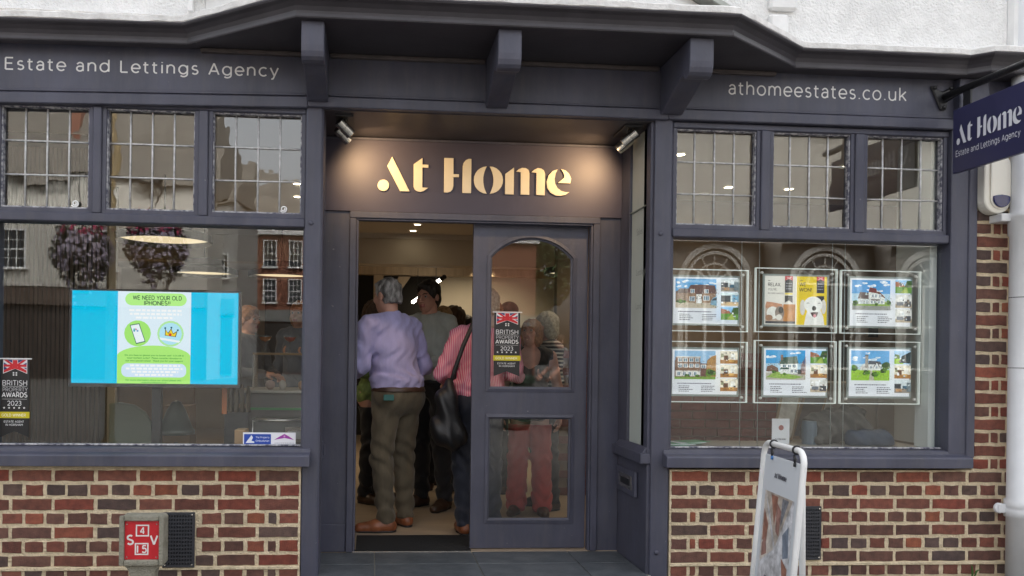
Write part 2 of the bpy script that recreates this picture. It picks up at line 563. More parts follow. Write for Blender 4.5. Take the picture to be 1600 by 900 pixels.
# ---------------------------------------------------------------- a plain geometric stroke alphabet for the shop's sans lettering
def _a(cx, cy, rx, ry, a0, a1, n=14):
    return [(cx + rx * math.cos(R(a0 + (a1 - a0) * i / n)), cy + ry * math.sin(R(a0 + (a1 - a0) * i / n))) for i in range(n + 1)]
XH = 0.74
_o = lambda cx=.37: _a(cx, .37, .335, .37, 90, 450, 26)
GLYPH = {
    'a': (.64, [[(.07, .60)] + _a(.30, .50, .24, .24, 110, 0, 9) + [(.54, .46), (.54, 0)], [(.54, .42), (.32, .42)] + _a(.28, .21, .23, .21, 90, 270, 12) + _a(.30, .24, .24, .24, 270, 350, 6)]),
    'b': (.76, [[(.07, 1.05), (.07, 0)], _a(.39, .37, .325, .37, 90, 450, 26)]),
    'c': (.66, [_a(.37, .37, .335, .37, 48, 312, 20)]),
    'd': (.78, [_o(), [(.70, 1.05), (.70, 0)]]),
    'e': (.72, [[(.04, .36), (.69, .36)] + _a(.37, .37, .325, .37, 0, 315, 22)]),
    'g': (.78, [_o(), [(.70, .74), (.70, .0)] + _a(.40, -.01, .30, .24, 0, -140, 10)]),
    'h': (.74, [[(.07, 1.05), (.07, 0)], [(.07, .40)] + _a(.36, .45, .27, .29, 165, 0, 12) + [(.63, 0)]]),
    'i': (.20, [[(.10, .74), (.10, 0)], [(.10, .98), (.10, .90)]]),
    'k': (.66, [[(.07, 1.05), (.07, 0)], [(.60, .74), (.08, .26)], [(.25, .42), (.62, 0)]]),
    'l': (.20, [[(.10, 1.05), (.10, 0)]]),
    'm': (1.12, [[(.07, .74), (.07, 0)], [(.07, .42)] + _a(.32, .47, .235, .27, 165, 0, 10) + [(.555, 0)], [(.555, .42)] + _a(.80, .47, .235, .27, 165, 0, 10) + [(1.035, 0)]]),
    'n': (.74, [[(.07, .74), (.07, 0)], [(.07, .40)] + _a(.36, .45, .27, .29, 165, 0, 12) + [(.63, 0)]]),
    'o': (.76, [_o()]),
    'p': (.78, [[(.07, .74), (.07, -.26)], _a(.41, .37, .335, .37, 90, 450, 26)]),
    'r': (.44, [[(.07, .74), (.07, 0)], [(.07, .36)] + _a(.38, .40, .31, .34, 175, 95, 7)]),
    's': (.58, [_a(.29, .545, .20, .195, 40, 210, 9) + [(.30, .375)] + _a(.29, .195, .225, .195, 60, -150, 11)]),
    't': (.46, [[(.16, .94), (.16, .20)] + _a(.34, .18, .18, .18, 180, 290, 7), [(.0, .70), (.40, .70)]]),
    'u': (.74, [[(.07, .74), (.07, .30)] + _a(.35, .29, .28, .29, 180, 350, 12), [(.63, .74), (.63, 0)]]),
    'w': (.98, [[(.02, .74), (.26, .02), (.49, .72), (.72, .02), (.96, .74)]]),
    'y': (.68, [[(.03, .74), (.35, .02)], [(.65, .74), (.30, -.12)] + _a(.16, -.10, .14, .16, -10, -110, 6)]),
    '.': (.22, [[(.11, .0), (.11, .085)]]), ',': (.22, [[(.12, .08), (.06, -.12)]]), '!': (.24, [[(.12, 1), (.12, .30)], [(.12, .0), (.12, .10)]]),
    "'": (.18, [[(.09, 1), (.09, .74)]]), ' ': (.34, []), '&': (.8, [[(.70, 0), (.20, .66)] + _a(.34, .80, .19, .19, 210, -40, 10) + [(.18, .46)] + _a(.28, .26, .23, .25, 130, 310, 10) + [(.66, .46)]]),
    'A': (.86, [[(.03, 0), (.42, 1), (.81, 0)], [(.15, .30), (.69, .30)]]),
    'B': (.74, [[(.07, 0), (.07, 1), (.38, 1)] + _a(.38, .76, .24, .24, 90, -90, 9) + [(.07, .52)], [(.38, .52)] + _a(.40, .26, .27, .26, 90, -90, 9) + [(.07, 0)]]),
    'D': (.84, [[(.07, 0), (.07, 1), (.34, 1)] + _a(.34, .50, .43, .50, 90, -90, 14) + [(.07, 0)]]),
    'E': (.70, [[(.64, 1), (.07, 1), (.07, 0), (.65, 0)], [(.07, .52), (.58, .52)]]),
    'G': (.92, [_a(.48, .50, .43, .50, 50, 315, 20) + [(.84, .20), (.84, .47), (.50, .47)]]),
    'H': (.82, [[(.07, 1), (.07, 0)], [(.75, 1), (.75, 0)], [(.07, .52), (.75, .52)]]),
    'I': (.22, [[(.11, 1), (.11, 0)]]),
    'L': (.64, [[(.07, 1), (.07, 0), (.60, 0)]]),
    'M': (.96, [[(.07, 0), (.07, 1), (.48, .36), (.89, 1), (.89, 0)]]),
    'N': (.84, [[(.07, 0), (.07, 1), (.77, 0), (.77, 1)]]),
    'O': (1.0, [_a(.50, .50, .45, .50, 90, 450, 28)]),
    'P': (.72, [[(.07, 0), (.07, 1), (.38, 1)] + _a(.38, .69, .29, .31, 90, -90, 10) + [(.07, .38)]]),
    'R': (.76, [[(.07, 0), (.07, 1), (.40, 1)] + _a(.40, .70, .27, .30, 90, -90, 10) + [(.07, .40)], [(.40, .40), (.70, 0)]]),
    'S': (.70, [_a(.34, .75, .26, .25, 40, 215, 10) + [(.36, .50)] + _a(.35, .25, .29, .25, 60, -150, 12)]),
    'T': (.70, [[(.02, 1), (.68, 1)], [(.35, 1), (.35, 0)]]),
    'U': (.80, [[(.07, 1), (.07, .38)] + _a(.40, .36, .33, .36, 180, 360, 12) + [(.73, 1)]]),
    'V': (.80, [[(.02, 1), (.40, 0), (.78, 1)]]),
    'W': (1.16, [[(.02, 1), (.30, 0), (.58, .98), (.86, 0), (1.14, 1)]]),
    'X': (.78, [[(.04, 1), (.74, 0)], [(.74, 1), (.04, 0)]]),
    'Y': (.78, [[(.02, 1), (.39, .46), (.76, 1)], [(.39, .46), (.39, 0)]]),
    '0': (.78, [_a(.39, .5, .32, .5, 90, 450, 24)]),
    '2': (.66, [_a(.32, .70, .27, .30, 160, -20, 10) + [(.54, .50), (.05, 0), (.62, 0)]]),
    '3': (.66, [_a(.30, .75, .25, .25, 150, -80, 10) + [(.30, .52)] + _a(.30, .27, .29, .27, 80, -150, 12)]),
    '1': (.34, [[(.0, .84), (.20, 1), (.20, 0)]]),
    '4': (.76, [[(.54, 0), (.54, 1), (.03, .28), (.70, .28)]]),
    '5': (.68, [[(.58, 1), (.14, 1), (.09, .56)] + _a(.32, .32, .30, .32, 110, -150, 13)]),
}
def _split(pts):
    out, cur = [], [pts[0]]
    for i in range(1, len(pts)):
        cur.append(pts[i])
        if i < len(pts) - 1:
            a = (Vector(pts[i]) - Vector(pts[i - 1])).normalized()
            b = (Vector(pts[i + 1]) - Vector(pts[i])).normalized()
            if a.dot(b) < 0.45:
                out.append(cur)
                cur = [pts[i]]
    out.append(cur)
    return out
def _ribbon(mb, pts, w, fn, mi):
    P = [Vector(p) for p in pts]
    closed = (P[0] - P[-1]).length < 1e-4
    if closed:
        P = P[:-1]
    n = len(P)
    L_, R_ = [], []
    for i in range(n):
        if closed:
            d0, d1 = (P[i] - P[i - 1]).normalized(), (P[(i + 1) % n] - P[i]).normalized()
        else:
            d0 = (P[i] - P[i - 1]).normalized() if i else (P[1] - P[0]).normalized()
            d1 = (P[i + 1] - P[i]).normalized() if i < n - 1 else d0
        n0, n1 = Vector((-d0.y, d0.x)), Vector((-d1.y, d1.x))
        m = n0 + n1
        m = m / max(.75, m.dot(n0)) if m.length > 1e-6 else n0
        L_.append(P[i] + m * w / 2)
        R_.append(P[i] - m * w / 2)
    vs = [fn(p.x, p.y) for p in L_] + [fn(p.x, p.y) for p in R_]
    fs = [(i, (i + 1) % n, n + (i + 1) % n, n + i) for i in range(n if closed else n - 1)]
    mb.add(vs, fs, mi)
def stext(mb, s, u0, u1, v, cap, fn, weight=.11, track=.14, mi=0, lift=0.00006):
    """Sans lettering from u0 to u1; fn(u, v, k) -> point, k lifts one stroke over the next."""
    tot = sum(GLYPH[c][0] + track for c in s) - track
    kx = (u1 - u0) / tot if u1 is not None else cap
    q = 0
    x = 0
    for c in s:
        for i, st in enumerate([q_ for s_ in GLYPH[c][1] for q_ in _split(s_)]):
            kk = (i + 1) * lift
            # keep strokes at even weight though the letters are fitted: build in cap units, scale on output
            _ribbon(mb, [(x + a, b) for a, b in st], weight, lambda a, b, kk=kk: fn(u0 + a * kx, v + b * cap, kk), mi)
        x += GLYPH[c][0] + track
def word_spans(s, u0, u1, track):
    """Left and right edge of each word when s is fitted to u0..u1."""
    tot = sum(GLYPH[c][0] + track for c in s) - track
    k = (u1 - u0) / tot
    x, out = 0, []
    for w in s.split(' '):
        L = sum(GLYPH[c][0] + track for c in w) - track
        out.append((w, u0 + x * k, u0 + (x + L) * k))
        x += L + track + GLYPH[' '][0] + track
    return out
# ================================================================ SETTING: ground, floor, room shell
g = MB().box(-120, 120, -140, -0.06, -0.6, -0.13)
PAVE = mat('square_paving', (0.13, 0.125, 0.115), 0.8, alt=(0.095, 0.09, 0.083), vscale=0.6, altw=0.6, bump=0.4, bscale=6)
structure(g.build('pavement', PAVE), 'grey paved town square in front of the shop', 'pavement')
g = MB().box(-4, 5.5, 0.56, 9.2, -0.3, 0.0).box(-4, -0.31, 0.16, 0.56, -0.3, 0.0).box(1.60, 5.5, 0.16, 0.56, -0.3, 0.0)
FLOORM = mat('pale_vinyl_floor', (0.42, 0.33, 0.24), 0.45, alt=(0.36, 0.28, 0.2), vscale=3, altw=0.6, stretch=(1, 6, 1))
structure(g.build('shop_floor', FLOORM), 'pale beige shop floor inside the doorway', 'floor')
g = MB().box(-4, 5.5, 0.20, 5.0, 2.62, 2.75).box(-4, 5.5, 5.0, 9.2, 2.56, 2.70)
CEIL = mat('ceiling_white', (0.62, 0.58, 0.52), 0.9)
structure(g.build('shop_ceiling', CEIL), 'white shop ceiling with recessed downlights', 'ceiling')
WALLI = mat('cream_inner_wall', (0.60, 0.55, 0.46), 0.85, var=0.04, vscale=2)
structure(MB().box(-4, 5.5, 9.0, 9.2, 0, 2.56).build('back_wall', WALLI), 'cream back wall of the shop', 'wall')
structure(MB().box(-4.1, -4, 0.2, 9.2, -0.3, 2.75).box(5.5, 5.6, 0.2, 9.2, -0.3, 2.75).build('side_wall', WALLI))
BULK = mat('bulkhead_paint', (0.55, 0.49, 0.40), 0.85)
structure(MB().box(-4, 5.5, 5.0, 5.25, 2.26, 2.559).build('bulkhead', BULK, bevel=0.004), 'cream bulkhead beam across the shop ceiling', 'beam')
# dark panelled wall seen beyond, and pale return wall right of it
DARKW = mat('black_panel', (0.012, 0.011, 0.011), 0.6)
tag(MB().box(-1.6, 1.02, 8.0, 8.1, 0, 2.42).build('dark_partition', DARKW), 'black partition wall at the back of the shop behind the crowd', 'partition')
t = thing('pale_partition', 'cream wall lit by a spotlight, right of the black partition', 'partition', (1.02, 7.4, 0))
MB().box(1.021, 3.2, 7.9, 8.1, 0, 2.5).build('panel', WALLI, t)
t = thing('truss_frame', 'pale timber roof truss post with brace at the back of the shop', 'truss', (0.2, 6.6, 0))
TIMB = mat('pale_timber', (0.45, 0.34, 0.22), 0.7, var=0.12, vscale=6, stretch=(4, 4, 0.6))
MB().box(0.02, 0.15, 6.6, 6.75, 0, 2.3).build('post', TIMB, t, bevel=0.005)
MB().add([(0.15, 6.62, 1.75), (0.15, 6.73, 1.75), (0.52, 6.73, 2.28), (0.52, 6.62, 2.28), (0.15, 6.62, 1.95), (0.15, 6.73, 1.95), (0.36, 6.73, 2.28), (0.36, 6.62, 2.28)],
         [(0, 1, 2, 3), (4, 7, 6, 5), (0, 3, 7, 4), (1, 5, 6, 2), (3, 2, 6, 7), (0, 4, 5, 1)]).build('brace', TIMB, t)
MB().box(-1.5, 2.8, 6.6, 6.75, 2.301, 2.42).build('tie_beam', TIMB, t, bevel=0.005)

# ================================================================ ENTRANCE STEP with slate tiles
t = structure(MB().box(-0.30, 1.5775, -0.06, 0.70, -0.30, -0.0085).build('entrance_step', GROUT), 'recessed entrance floor of dark slate tiles with pale joints', 'step')
for yy0, yy1 in ((0.262, 0.546), (-0.058, 0.257)):
    for xx0, xx1 in ((-0.298, 0.032), (0.038, 0.632), (0.638, 1.231), (1.237, 1.55)):
        MB().box(xx0, xx1, yy0, yy1, -0.0085, 0.0 + random.uniform(-0.0006, 0.0006)).build('tile', SLATE, t, bevel=0.0015)
MAT_ = mat('coir_mat', (0.012, 0.012, 0.013), 0.95, var=0.3, vscale=120, bump=1, bscale=220)
tag(MB().box(-0.08, 1.36, 0.70, 1.0, -0.004, 0.006).box(-0.08, 0.632, 0.56, 0.6999, -0.004, 0.006).build('doormat', MAT_), 'black doormat just inside the open doorway', 'doormat')

# ================================================================ BRICK WALLS
def brick_mesh(L, H=0.0565, D=0.05, k=0):
    rnd = random.Random(k * 77 + int(L * 1000))
    mb = MB()
    nx = max(2, int(L / 0.045))
    # front face grid with wavering outline, chamfered back to the mortar
    def ring(ins, y, jit):
        pts = []
        for i in range(nx + 1):
            pts.append((-L / 2 + ins + (L - 2 * ins) * i / nx, -H / 2 + ins + rnd.uniform(-jit, jit)))
        pts.append((L / 2 - ins + rnd.uniform(-jit, jit), 0))
        for i in range(nx, -1, -1):
            pts.append((-L / 2 + ins + (L - 2 * ins) * i / nx, H / 2 - ins + rnd.uniform(-jit, jit)))
        pts.append((-L / 2 + ins + rnd.uniform(-jit, jit), 0))
        return [(x, y, z) for x, z in pts]
    a = ring(0.0, D, 0.0)
    b = ring(0.0, 0.003, 0.0032)
    c = [(x * (1 - 0.006 / L), 0.0, z * 0.93) for x, y, z in b]
    n = len(a)
    fs = []
    for q in range(2):
        for i in range(n):
            fs.append((q * n + i, q * n + (i + 1) % n, (q + 1) * n + (i + 1) % n, (q + 1) * n + i))
    fs.append(tuple(range(2 * n, 3 * n)))
    mb.add(a + b + c, fs)
    me = mb.build('brick', BRICK)
    mesh = me.data
    bpy.data.objects.remove(me)
    return mesh

BM = {}
PAL = {'red': [(0.245, 0.064, 0.040), (0.215, 0.058, 0.038), (0.26, 0.08, 0.048)],
       'rust': [(0.26, 0.085, 0.045), (0.22, 0.075, 0.05)],
       'mid': [(0.185, 0.068, 0.046), (0.165, 0.062, 0.044), (0.20, 0.076, 0.052)],
       'brown': [(0.14, 0.068, 0.05), (0.125, 0.06, 0.046), (0.155, 0.076, 0.056)],
       'dark': [(0.105, 0.068, 0.058), (0.09, 0.061, 0.054), (0.118, 0.074, 0.06)]}

def lay(root, x0, x1, z, y, mix):
    L = x1 - x0
    if L < 0.02:
        return
    L = round(L, 2)
    key = (L, random.randrange(3))
    if key not in BM:
        BM[key] = brick_mesh(L, k=key[1])
    o = bpy.data.objects.new('brick', BM[key])
    COL.objects.link(o)
    o.parent = root
    o.location = (0.5 * (x0 + x1) - root.location.x + random.uniform(-.0015, .0015), y + random.uniform(-0.0015, 0.0012), z + random.uniform(-.0012, .0012))
    o.rotation_euler = (0, random.uniform(-.008, .008), 0)
    kind = random.choices(['red', 'rust', 'mid', 'brown', 'dark'], mix)[0]
    c = random.choice(PAL[kind])
    j = random.uniform(0.85, 1.15)
    o.color = (c[0] * j, c[1] * j, c[2] * j, 1)

def course(root, joints, z, y, mix, skip=None, w=0.0185):
    for a, b in zip(joints[:-1], joints[1:]):
        a_, b_ = a + w / 2, b - w / 2
        if skip and skip[0] < z < skip[1]:
            s0, s1 = skip[2], skip[3]
            if a_ < s1 and b_ > s0:
                if a_ < s0 - 0.02:
                    lay(root, a_, s0, z, y, mix)
                if b_ > s1 + 0.02:
                    lay(root, s1, b_, z, y, mix)
                continue
        lay(root, a_, b_, z, y, mix)

ROWZ = [0.546, 0.469, 0.392, 0.317, 0.242, 0.167, 0.092, 0.014, -0.062]
MIXR = [(4, 1, 5, 3, 0.3), (3, 3, 4, 2.5, 3), (3, 1, 5, 3, 1), (1.5, 2, 4, 4, 3), (1, .5, 4, 4, 2), (1.5, 2, 4, 4, 3), (0.5, .2, 4, 4, 2), (0.2, .3, 3, 4, 2), (0.2, .3, 3, 4, 3)]
wl_ = thing('brick_wall', 'low red brown brick wall beneath the left display window', 'wall', (-1.2, 0, 0))
MB().box(-3.0, -0.372, 0.0045, 0.16, -0.2, 0.60).build('mortar', MORTAR, wl_)
S_L = [-2.99, -2.77, -2.55, -2.33, -2.11, -1.888, -1.672, -1.453, -1.231, -1.047, -0.822, -0.601, -0.374]
H_L = [-2.99, -2.88, -2.77, -2.66, -2.55, -2.44, -2.33, -2.22, -2.11, -2.05, -1.937, -1.823, -1.712, -1.604, -1.489, -1.379, -1.268, -1.155, -1.013, -0.903, -0.788, -0.665, -0.553, -0.493, -0.374]
for i, z in enumerate(ROWZ):
    course(wl_, S_L if i % 2 == 0 else H_L, z, 0.0, MIXR[i], skip=(0.05, 0.355, -1.105, -0.925))
MB().box(-2.99, -0.374, -0.006, 0.004, 0.041, 0.060).build('mortar_band', MORTAR, wl_, bevel=0.003)
wr_ = thing('brick_wall', 'low red brown brick wall beneath the right display window', 'wall', (2.5, 0, 0))
MB().box(1.684, 4.2, 0.0045, 0.16, -0.2, 0.585).build('mortar', MORTAR, wr_)
S_R = [1.686, 1.913, 2.135, 2.357, 2.579, 2.794, 3.015, 3.231, 3.452, 3.673, 3.89, 4.11]
H_R = [1.686, 1.795, 1.845, 1.957, 2.067, 2.178, 2.29, 2.40, 2.511, 2.63, 2.745, 2.855, 2.967, 3.075, 3.185, 3.298, 3.41, 3.522, 3.633, 3.745, 3.856, 3.967, 4.08]
for i, z in enumerate(ROWZ):
    course(wr_, S_R if i % 2 == 0 else H_R, z, 0.0, MIXR[i], skip=(0.06, 0.385, 2.40, 2.572))
MB().box(1.686, 4.19, -0.006, 0.004, 0.041, 0.060).build('mortar_band', MORTAR, wr_, bevel=0.003)
wp_ = thing('brick_pier', 'tall brick pier between the right window frame and the white drainpipe', 'pier', (3.7, 0, 0))
MB().box(3.4785, 4.2, 0.0045, 0.3, 0.5855, 2.558).build('mortar', MORTAR, wp_)
z = 0.622
i = 1
while z < 2.52:
    if z < 0.6:
        jj = [3.452, 3.673, 3.89, 4.11] if i % 2 == 0 else [3.452, 3.522, 3.633, 3.745, 3.856, 3.967]
        course(wp_, jj if z < 0.6 else jj, z, 0.0, (2, 2, 4, 3, 1.5))
    else:
        jj = [3.479, 3.69, 3.80, 4.02] if i % 2 == 0 else [3.479, 3.586, 3.64, 3.75, 3.86, 3.97]
        course(wp_, jj, z, 0.0, (2.5, 2, 4, 3, 1.5))
    z += 0.0758
    i += 1

# ================================================================ TIMBER POSTS
def post(x0, x1, z1, label, bolts):
    t = thing('timber_post', label, 'post', (0.5 * (x0 + x1), 0, -0.12))
    b = MB()
    c = 0.014
    pts = [(x0, 0.03), (x0, c * 0.4), (x0 + c * 0.4, 0.0), (x1 - c, 0.0), (x1, c), (x1, 0.18), (x0, 0.18)]
    b.prism(pts, 'z', -0.125, z1)
    b.build('shaft', PAINT, t, bevel=0.003)
    for zb in bolts:
        MB().lathe([(0.014, 0.0), (0.013, 0.005), (0.008, 0.009), (0.001, 0.010)], ((x0 * 0.65 + x1 * 0.35), 0.001, zb), 12, axis=(0, -1, 0)).build('bolt', PAINT, t, smooth=True)
    return t
post(-0.369, -0.272, 2.548, 'slate blue timber post left of the entrance', (1.92,))
post(1.572, 1.682, 2.555, 'slate blue timber post right of the entrance', (1.91, 0.12))

# ================================================================ DISPLAY WINDOWS
def spiral(c, r, turns=1.6, n=26):
    return [(c[0] + r * (1 - 0.75 * i / n) * math.cos(turns * 2 * math.pi * i / n + 3.6), c[1], c[2] + r * (1 - 0.75 * i / n) * math.sin(turns * 2 * math.pi * i / n + 3.6)) for i in range(n + 1)]

def display_window(xa, xb, lights, label, left):
    t = thing('display_window', label, 'window', (0.5 * (xa + xb), 0.02, 0.6))
    x0, x1 = xa, xb
    # outer frame: jambs, transom, head
    f = MB()
    if left:
        f.box(xa - 0.10, xa + 0.005, 0.0, 0.13, 0.66, 2.54)
        f.box(xb - 0.008, xb + 0.012, 0.022, 0.13, 0.66, 2.54)
    else:
        f.box(xa - 0.01, xa + 0.012, 0.022, 0.13, 0.66, 2.54)
        f.box(xb, xb + 0.150, -0.012, 0.13, 0.66, 2.60)
        f.box(xb + 0.103, xb + 0.153, -0.022, 0.0, 0.66, 2.60)
    f.build('frame', PAINT, t, bevel=0.004)
    MB().box(xa, xb, 0.0, 0.12, 1.895, 1.945).build('transom', PAINT, t, bevel=0.006)
    MB().box(xa, xb, 0.012, 0.12, 2.513, 2.545).build('head', PAINT, t, bevel=0.004)
    # sill
    sx0, sx1 = (xa - 0.15, -0.322) if left else (1.640, 3.436)
    pr = [(-0.066, 0.604), (-0.066, 0.660), (-0.058, 0.667), (-0.012, 0.676), (-0.008, 0.694), (0.02, 0.700), (0.05, 0.703), (0.10, 0.703), (0.10, 0.604)]
    MB().prism(pr, 'x', sx0, sx1).build('sill', PAINT, t, bevel=0.0025)
    MB().box(xa + 0.006, xb - 0.008, 0.030, 0.052, 0.7035, 0.713).build('glazing_bead', PUTTY, t, bevel=0.003)
    MB().box(xa + 0.006, xb - 0.008, 0.058, 0.064, 0.704, 1.894).build('pane', PLATE, t)
    # mullions between leaded lights
    for (a0, a1), (b0, b1) in zip(lights[:-1], lights[1:]):
        MB().box(a1 + 0.022, b0 - 0.022, 0.004, 0.12, 1.945, 2.513).build('mullion', PAINT, t, bevel=0.005)
    for li, (a, b) in enumerate(lights):
        z0, z1 = 1.968, 2.510
        fr = MB()
        fr.box(a - 0.021, a, 0.018, 0.09, z0 - 0.022, z1 + 0.002).box(b, b + 0.021, 0.018, 0.09, z0 - 0.022, z1 + 0.002)
        fr.box(a, b, 0.018, 0.09, z0 - 0.022, z0).box(a, b, 0.018, 0.09, z1, z1 + 0.002)
        c = fr.build('leaded_light', PAINT, t, bevel=0.003)
        bd = MB()
        for q in range(4):
            pass
        bd.box(a, a + 0.007, 0.03, 0.06, z0, z1).box(b - 0.007, b, 0.03, 0.06, z0, z1).box(a + 0.007, b - 0.007, 0.03, 0.06, z0, z0 + 0.009).box(a + 0.007, b - 0.007, 0.03, 0.06, z1 - 0.007, z1)
        bd.build('putty', PUTTY, c)
        w = (b - a) / 4
        h = (z1 - z0) / 3
        for i in range(4):
            for j in range(3):
                pm = MB()
                ty, tx = random.uniform(-0.004, 0.004), random.uniform(-0.004, 0.004)
                xx0, xx1, zz0, zz1 = a + i * w, a + (i + 1) * w, z0 + j * h, z0 + (j + 1) * h
                for dy in (0.0, 0.003):
                    pass
                pm.add([(xx0, 0.060 - tx * w / 2 - ty * h / 2, zz0), (xx1, 0.060 + tx * w / 2 - ty * h / 2, zz0), (xx1, 0.060 + tx * w / 2 + ty * h / 2, zz1), (xx0, 0.060 - tx * w / 2 + ty * h / 2, zz1),
                        (xx0, 0.063 - tx * w / 2 - ty * h / 2, zz0), (xx1, 0.063 + tx * w / 2 - ty * h / 2, zz0), (xx1, 0.063 + tx * w / 2 + ty * h / 2, zz1), (xx0, 0.063 - tx * w / 2 + ty * h / 2, zz1)],
                       [(0, 1, 2, 3), (7, 6, 5, 4), (0, 4, 5, 1), (1, 5, 6, 2), (2, 6, 7, 3), (3, 7, 4, 0)])
                pm.build('pane', OLDGLASS, c)
        for i in range(1, 4):
            xx = a + i * w + random.uniform(-.002, .002)
            MB().tube([(xx, 0.058, z0), (xx + random.uniform(-.002, .002), 0.057, (z0 + z1) / 2), (xx, 0.058, z1)], 0.0052, 8).build('came', LEAD, c, smooth=True)
        for j in range(1, 3):
            zz = z0 + j * h
            MB().tube([(a, 0.057, zz + random.uniform(-.002, .002)), ((a + b) / 2, 0.056, zz), (b, 0.057, zz + random.uniform(-.002, .002))], 0.0048, 8).build('came', LEAD, c, smooth=True)
        if left and li in (0, 2):
            MB().tube(spiral((b - 0.075 if li == 0 else b - 0.095, 0.040, z0 + 0.03), 0.02), 0.0042, 6).build('stay', WHITE_P, c, smooth=True)
    return t
display_window(-1.995, -0.369, [(-1.97, -1.516), (-1.426, -0.963), (-0.868, -0.392)], 'left shop display window with screen and three leaded lights above', True)
display_window(1.682, 3.322, [(1.705, 2.173), (2.271, 2.732), (2.832, 3.294)], 'right shop display window with property cards and three leaded lights above', False)

# ================================================================ FASCIA
t = thing('fascia', 'slate blue timber fascia above the windows with white lettering', 'fascia', (0.7, 0, 2.55))
MB().beam(-3.0, -0.36, (2.545, 2.86), (2.60, 2.86), 0.0, 0.14).box(-0.36, 3.40, 0.0, 0.14, 2.605, 2.86).box(3.52, 5.4, -0.01, 0.14, 2.56, 2.86).build('board', PAINT, t)
MB().box(3.335, 3.515, -0.055, 0.14, 2.605, 2.835).build('corner_block', PAINT, t, bevel=0.006)
b = MB()
b.beam(-3.0, -0.36, (2.486, 2.546), (2.539, 2.60), -0.022, 0.15)
b.box(-0.36, 1.64, -0.024, 0.15, 2.545, 2.603)
b.beam(1.64, 3.34, (2.548, 2.607), (2.549, 2.608), -0.022, 0.15)
b.build('rail', PAINT, t, bevel=0.005)
b = MB()
b.beam(-3.0, -0.37, (2.553, 2.567), (2.607, 2.621), -0.010, 0.0)
b.box(-0.245, 0.60, -0.010, 0, 2.609, 2.621).box(0.735, 1.585, -0.010, 0, 2.609, 2.621).box(1.72, 3.34, -0.010, 0, 2.612, 2.624)
b.build('moulding', PAINT, t, bevel=0.003)
for w_, ua, ub in word_spans('Estate and Lettings Agency', -1.946, -0.520, .235):
    b = MB()
    stext(b, w_, ua, ub, 0, 0.0605, lambda u, v, k: (u, -0.0012 - k, 2.690 + (u + 1.946) * 0.0125 + v), weight=.128, track=.235)
    b.build('lettering', WHITE_TXT, t)
b = MB()
stext(b, 'athomeestates.co.uk', 1.993, 3.048, 0, 0.070, lambda u, v, k: (u, -0.0012 - k, 2.709 + v), weight=.115, track=.20)
b.build('lettering', WHITE_TXT, t)

# ================================================================ CANOPY: cornice, soffit, brackets
plan = [(-3.0, -0.10), (-0.985, -0.10), (-0.385, -0.49), (1.80, -0.49), (2.335, -0.10), (3.34, -0.10), (3.43, -0.17), (5.4, -0.17)]
t = thing('canopy', 'slate blue bay canopy over the entrance with three carved brackets', 'canopy', (0.7, -0.3, 2.65))
b = MB()
prof = [(-0.06, 2.836), (-0.004, 2.836), (0.0, 2.842), (0.0, 2.856), (-0.010, 2.858), (-0.008, 2.872), (0.004, 2.890), (0.024, 2.906), (0.044, 2.916), (0.05, 2.924), (0.05, 2.930), (-0.06, 2.930)]
def lift(p):   # the left end of the old moulding sags
    return p
sweep(b, plan, prof)
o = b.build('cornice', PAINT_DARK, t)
for v in o.data.vertices:
    x = v.co.x + 0.7
    if x < -0.4:
        v.co.z -= 0.012 * min(1.0, (-0.4 - x) / 0.6) + max(0, (-1.0 - x)) * 0.012
sof = [(-3.0, 0.0)] + [(x, y + 0.02) for x, y in plan] + [(5.4, 0.0)]
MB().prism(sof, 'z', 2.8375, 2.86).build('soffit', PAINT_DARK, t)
BROWN = mat('worn_brown_trim', (0.085, 0.07, 0.068), 0.55, var=0.3, vscale=14, stretch=(1, 4, 4))
b = MB()
for x0, x1 in ((-0.93, -0.365), (-0.242, 0.604), (0.736, 1.582), (1.724, 2.26)):
    b.box(x0, x1, -0.030, 0.001, 2.815, 2.8365)
b.build('trim', BROWN, t, bevel=0.004)
bp_ = [(-0.024, 2.8365), (-0.452, 2.8365), (-0.452, 2.72), (-0.449, 2.69), (-0.440, 2.667), (-0.424, 2.653), (-0.400, 2.646), (-0.376, 2.648), (-0.366, 2.662), (-0.362, 2.676), (-0.345, 2.672), (-0.30, 2.664), (-0.25, 2.643), (-0.20, 2.625), (-0.14, 2.604), (-0.09, 2.588), (-0.05, 2.574), (-0.024, 2.570)]
for x0, x1 in ((-0.360, -0.249), (0.610, 0.728), (1.590, 1.714)):
    MB().prism(bp_, 'x', x0, x1).build('bracket', PAINT, t, bevel=0.004)

# ================================================================ UPPER WALL
t = thing('rendered_upper_wall', 'white roughcast upper wall with bay projecting above the shopfront', 'wall', (0.7, 0, 2.95))
b = MB()
b.box(-3.6, -0.90, -0.07, 0.15, 2.985, 5.2).box(1.931, 3.60, -0.07, 0.15, 2.985, 5.2)
b.build('roughcast', RENDER_W, t, recalc=False)
b = MB()
b.box(3.602, 5.4, -0.12, 0.15, 2.985, 5.2)
b.build('pilaster', WHITE_P, t)
b = MB()
ledge = [(-0.06, 2.9295), (0.045, 2.9295), (0.050, 2.934), (0.049, 2.962), (0.040, 2.970), (0.0, 2.985), (-0.06, 2.990)]
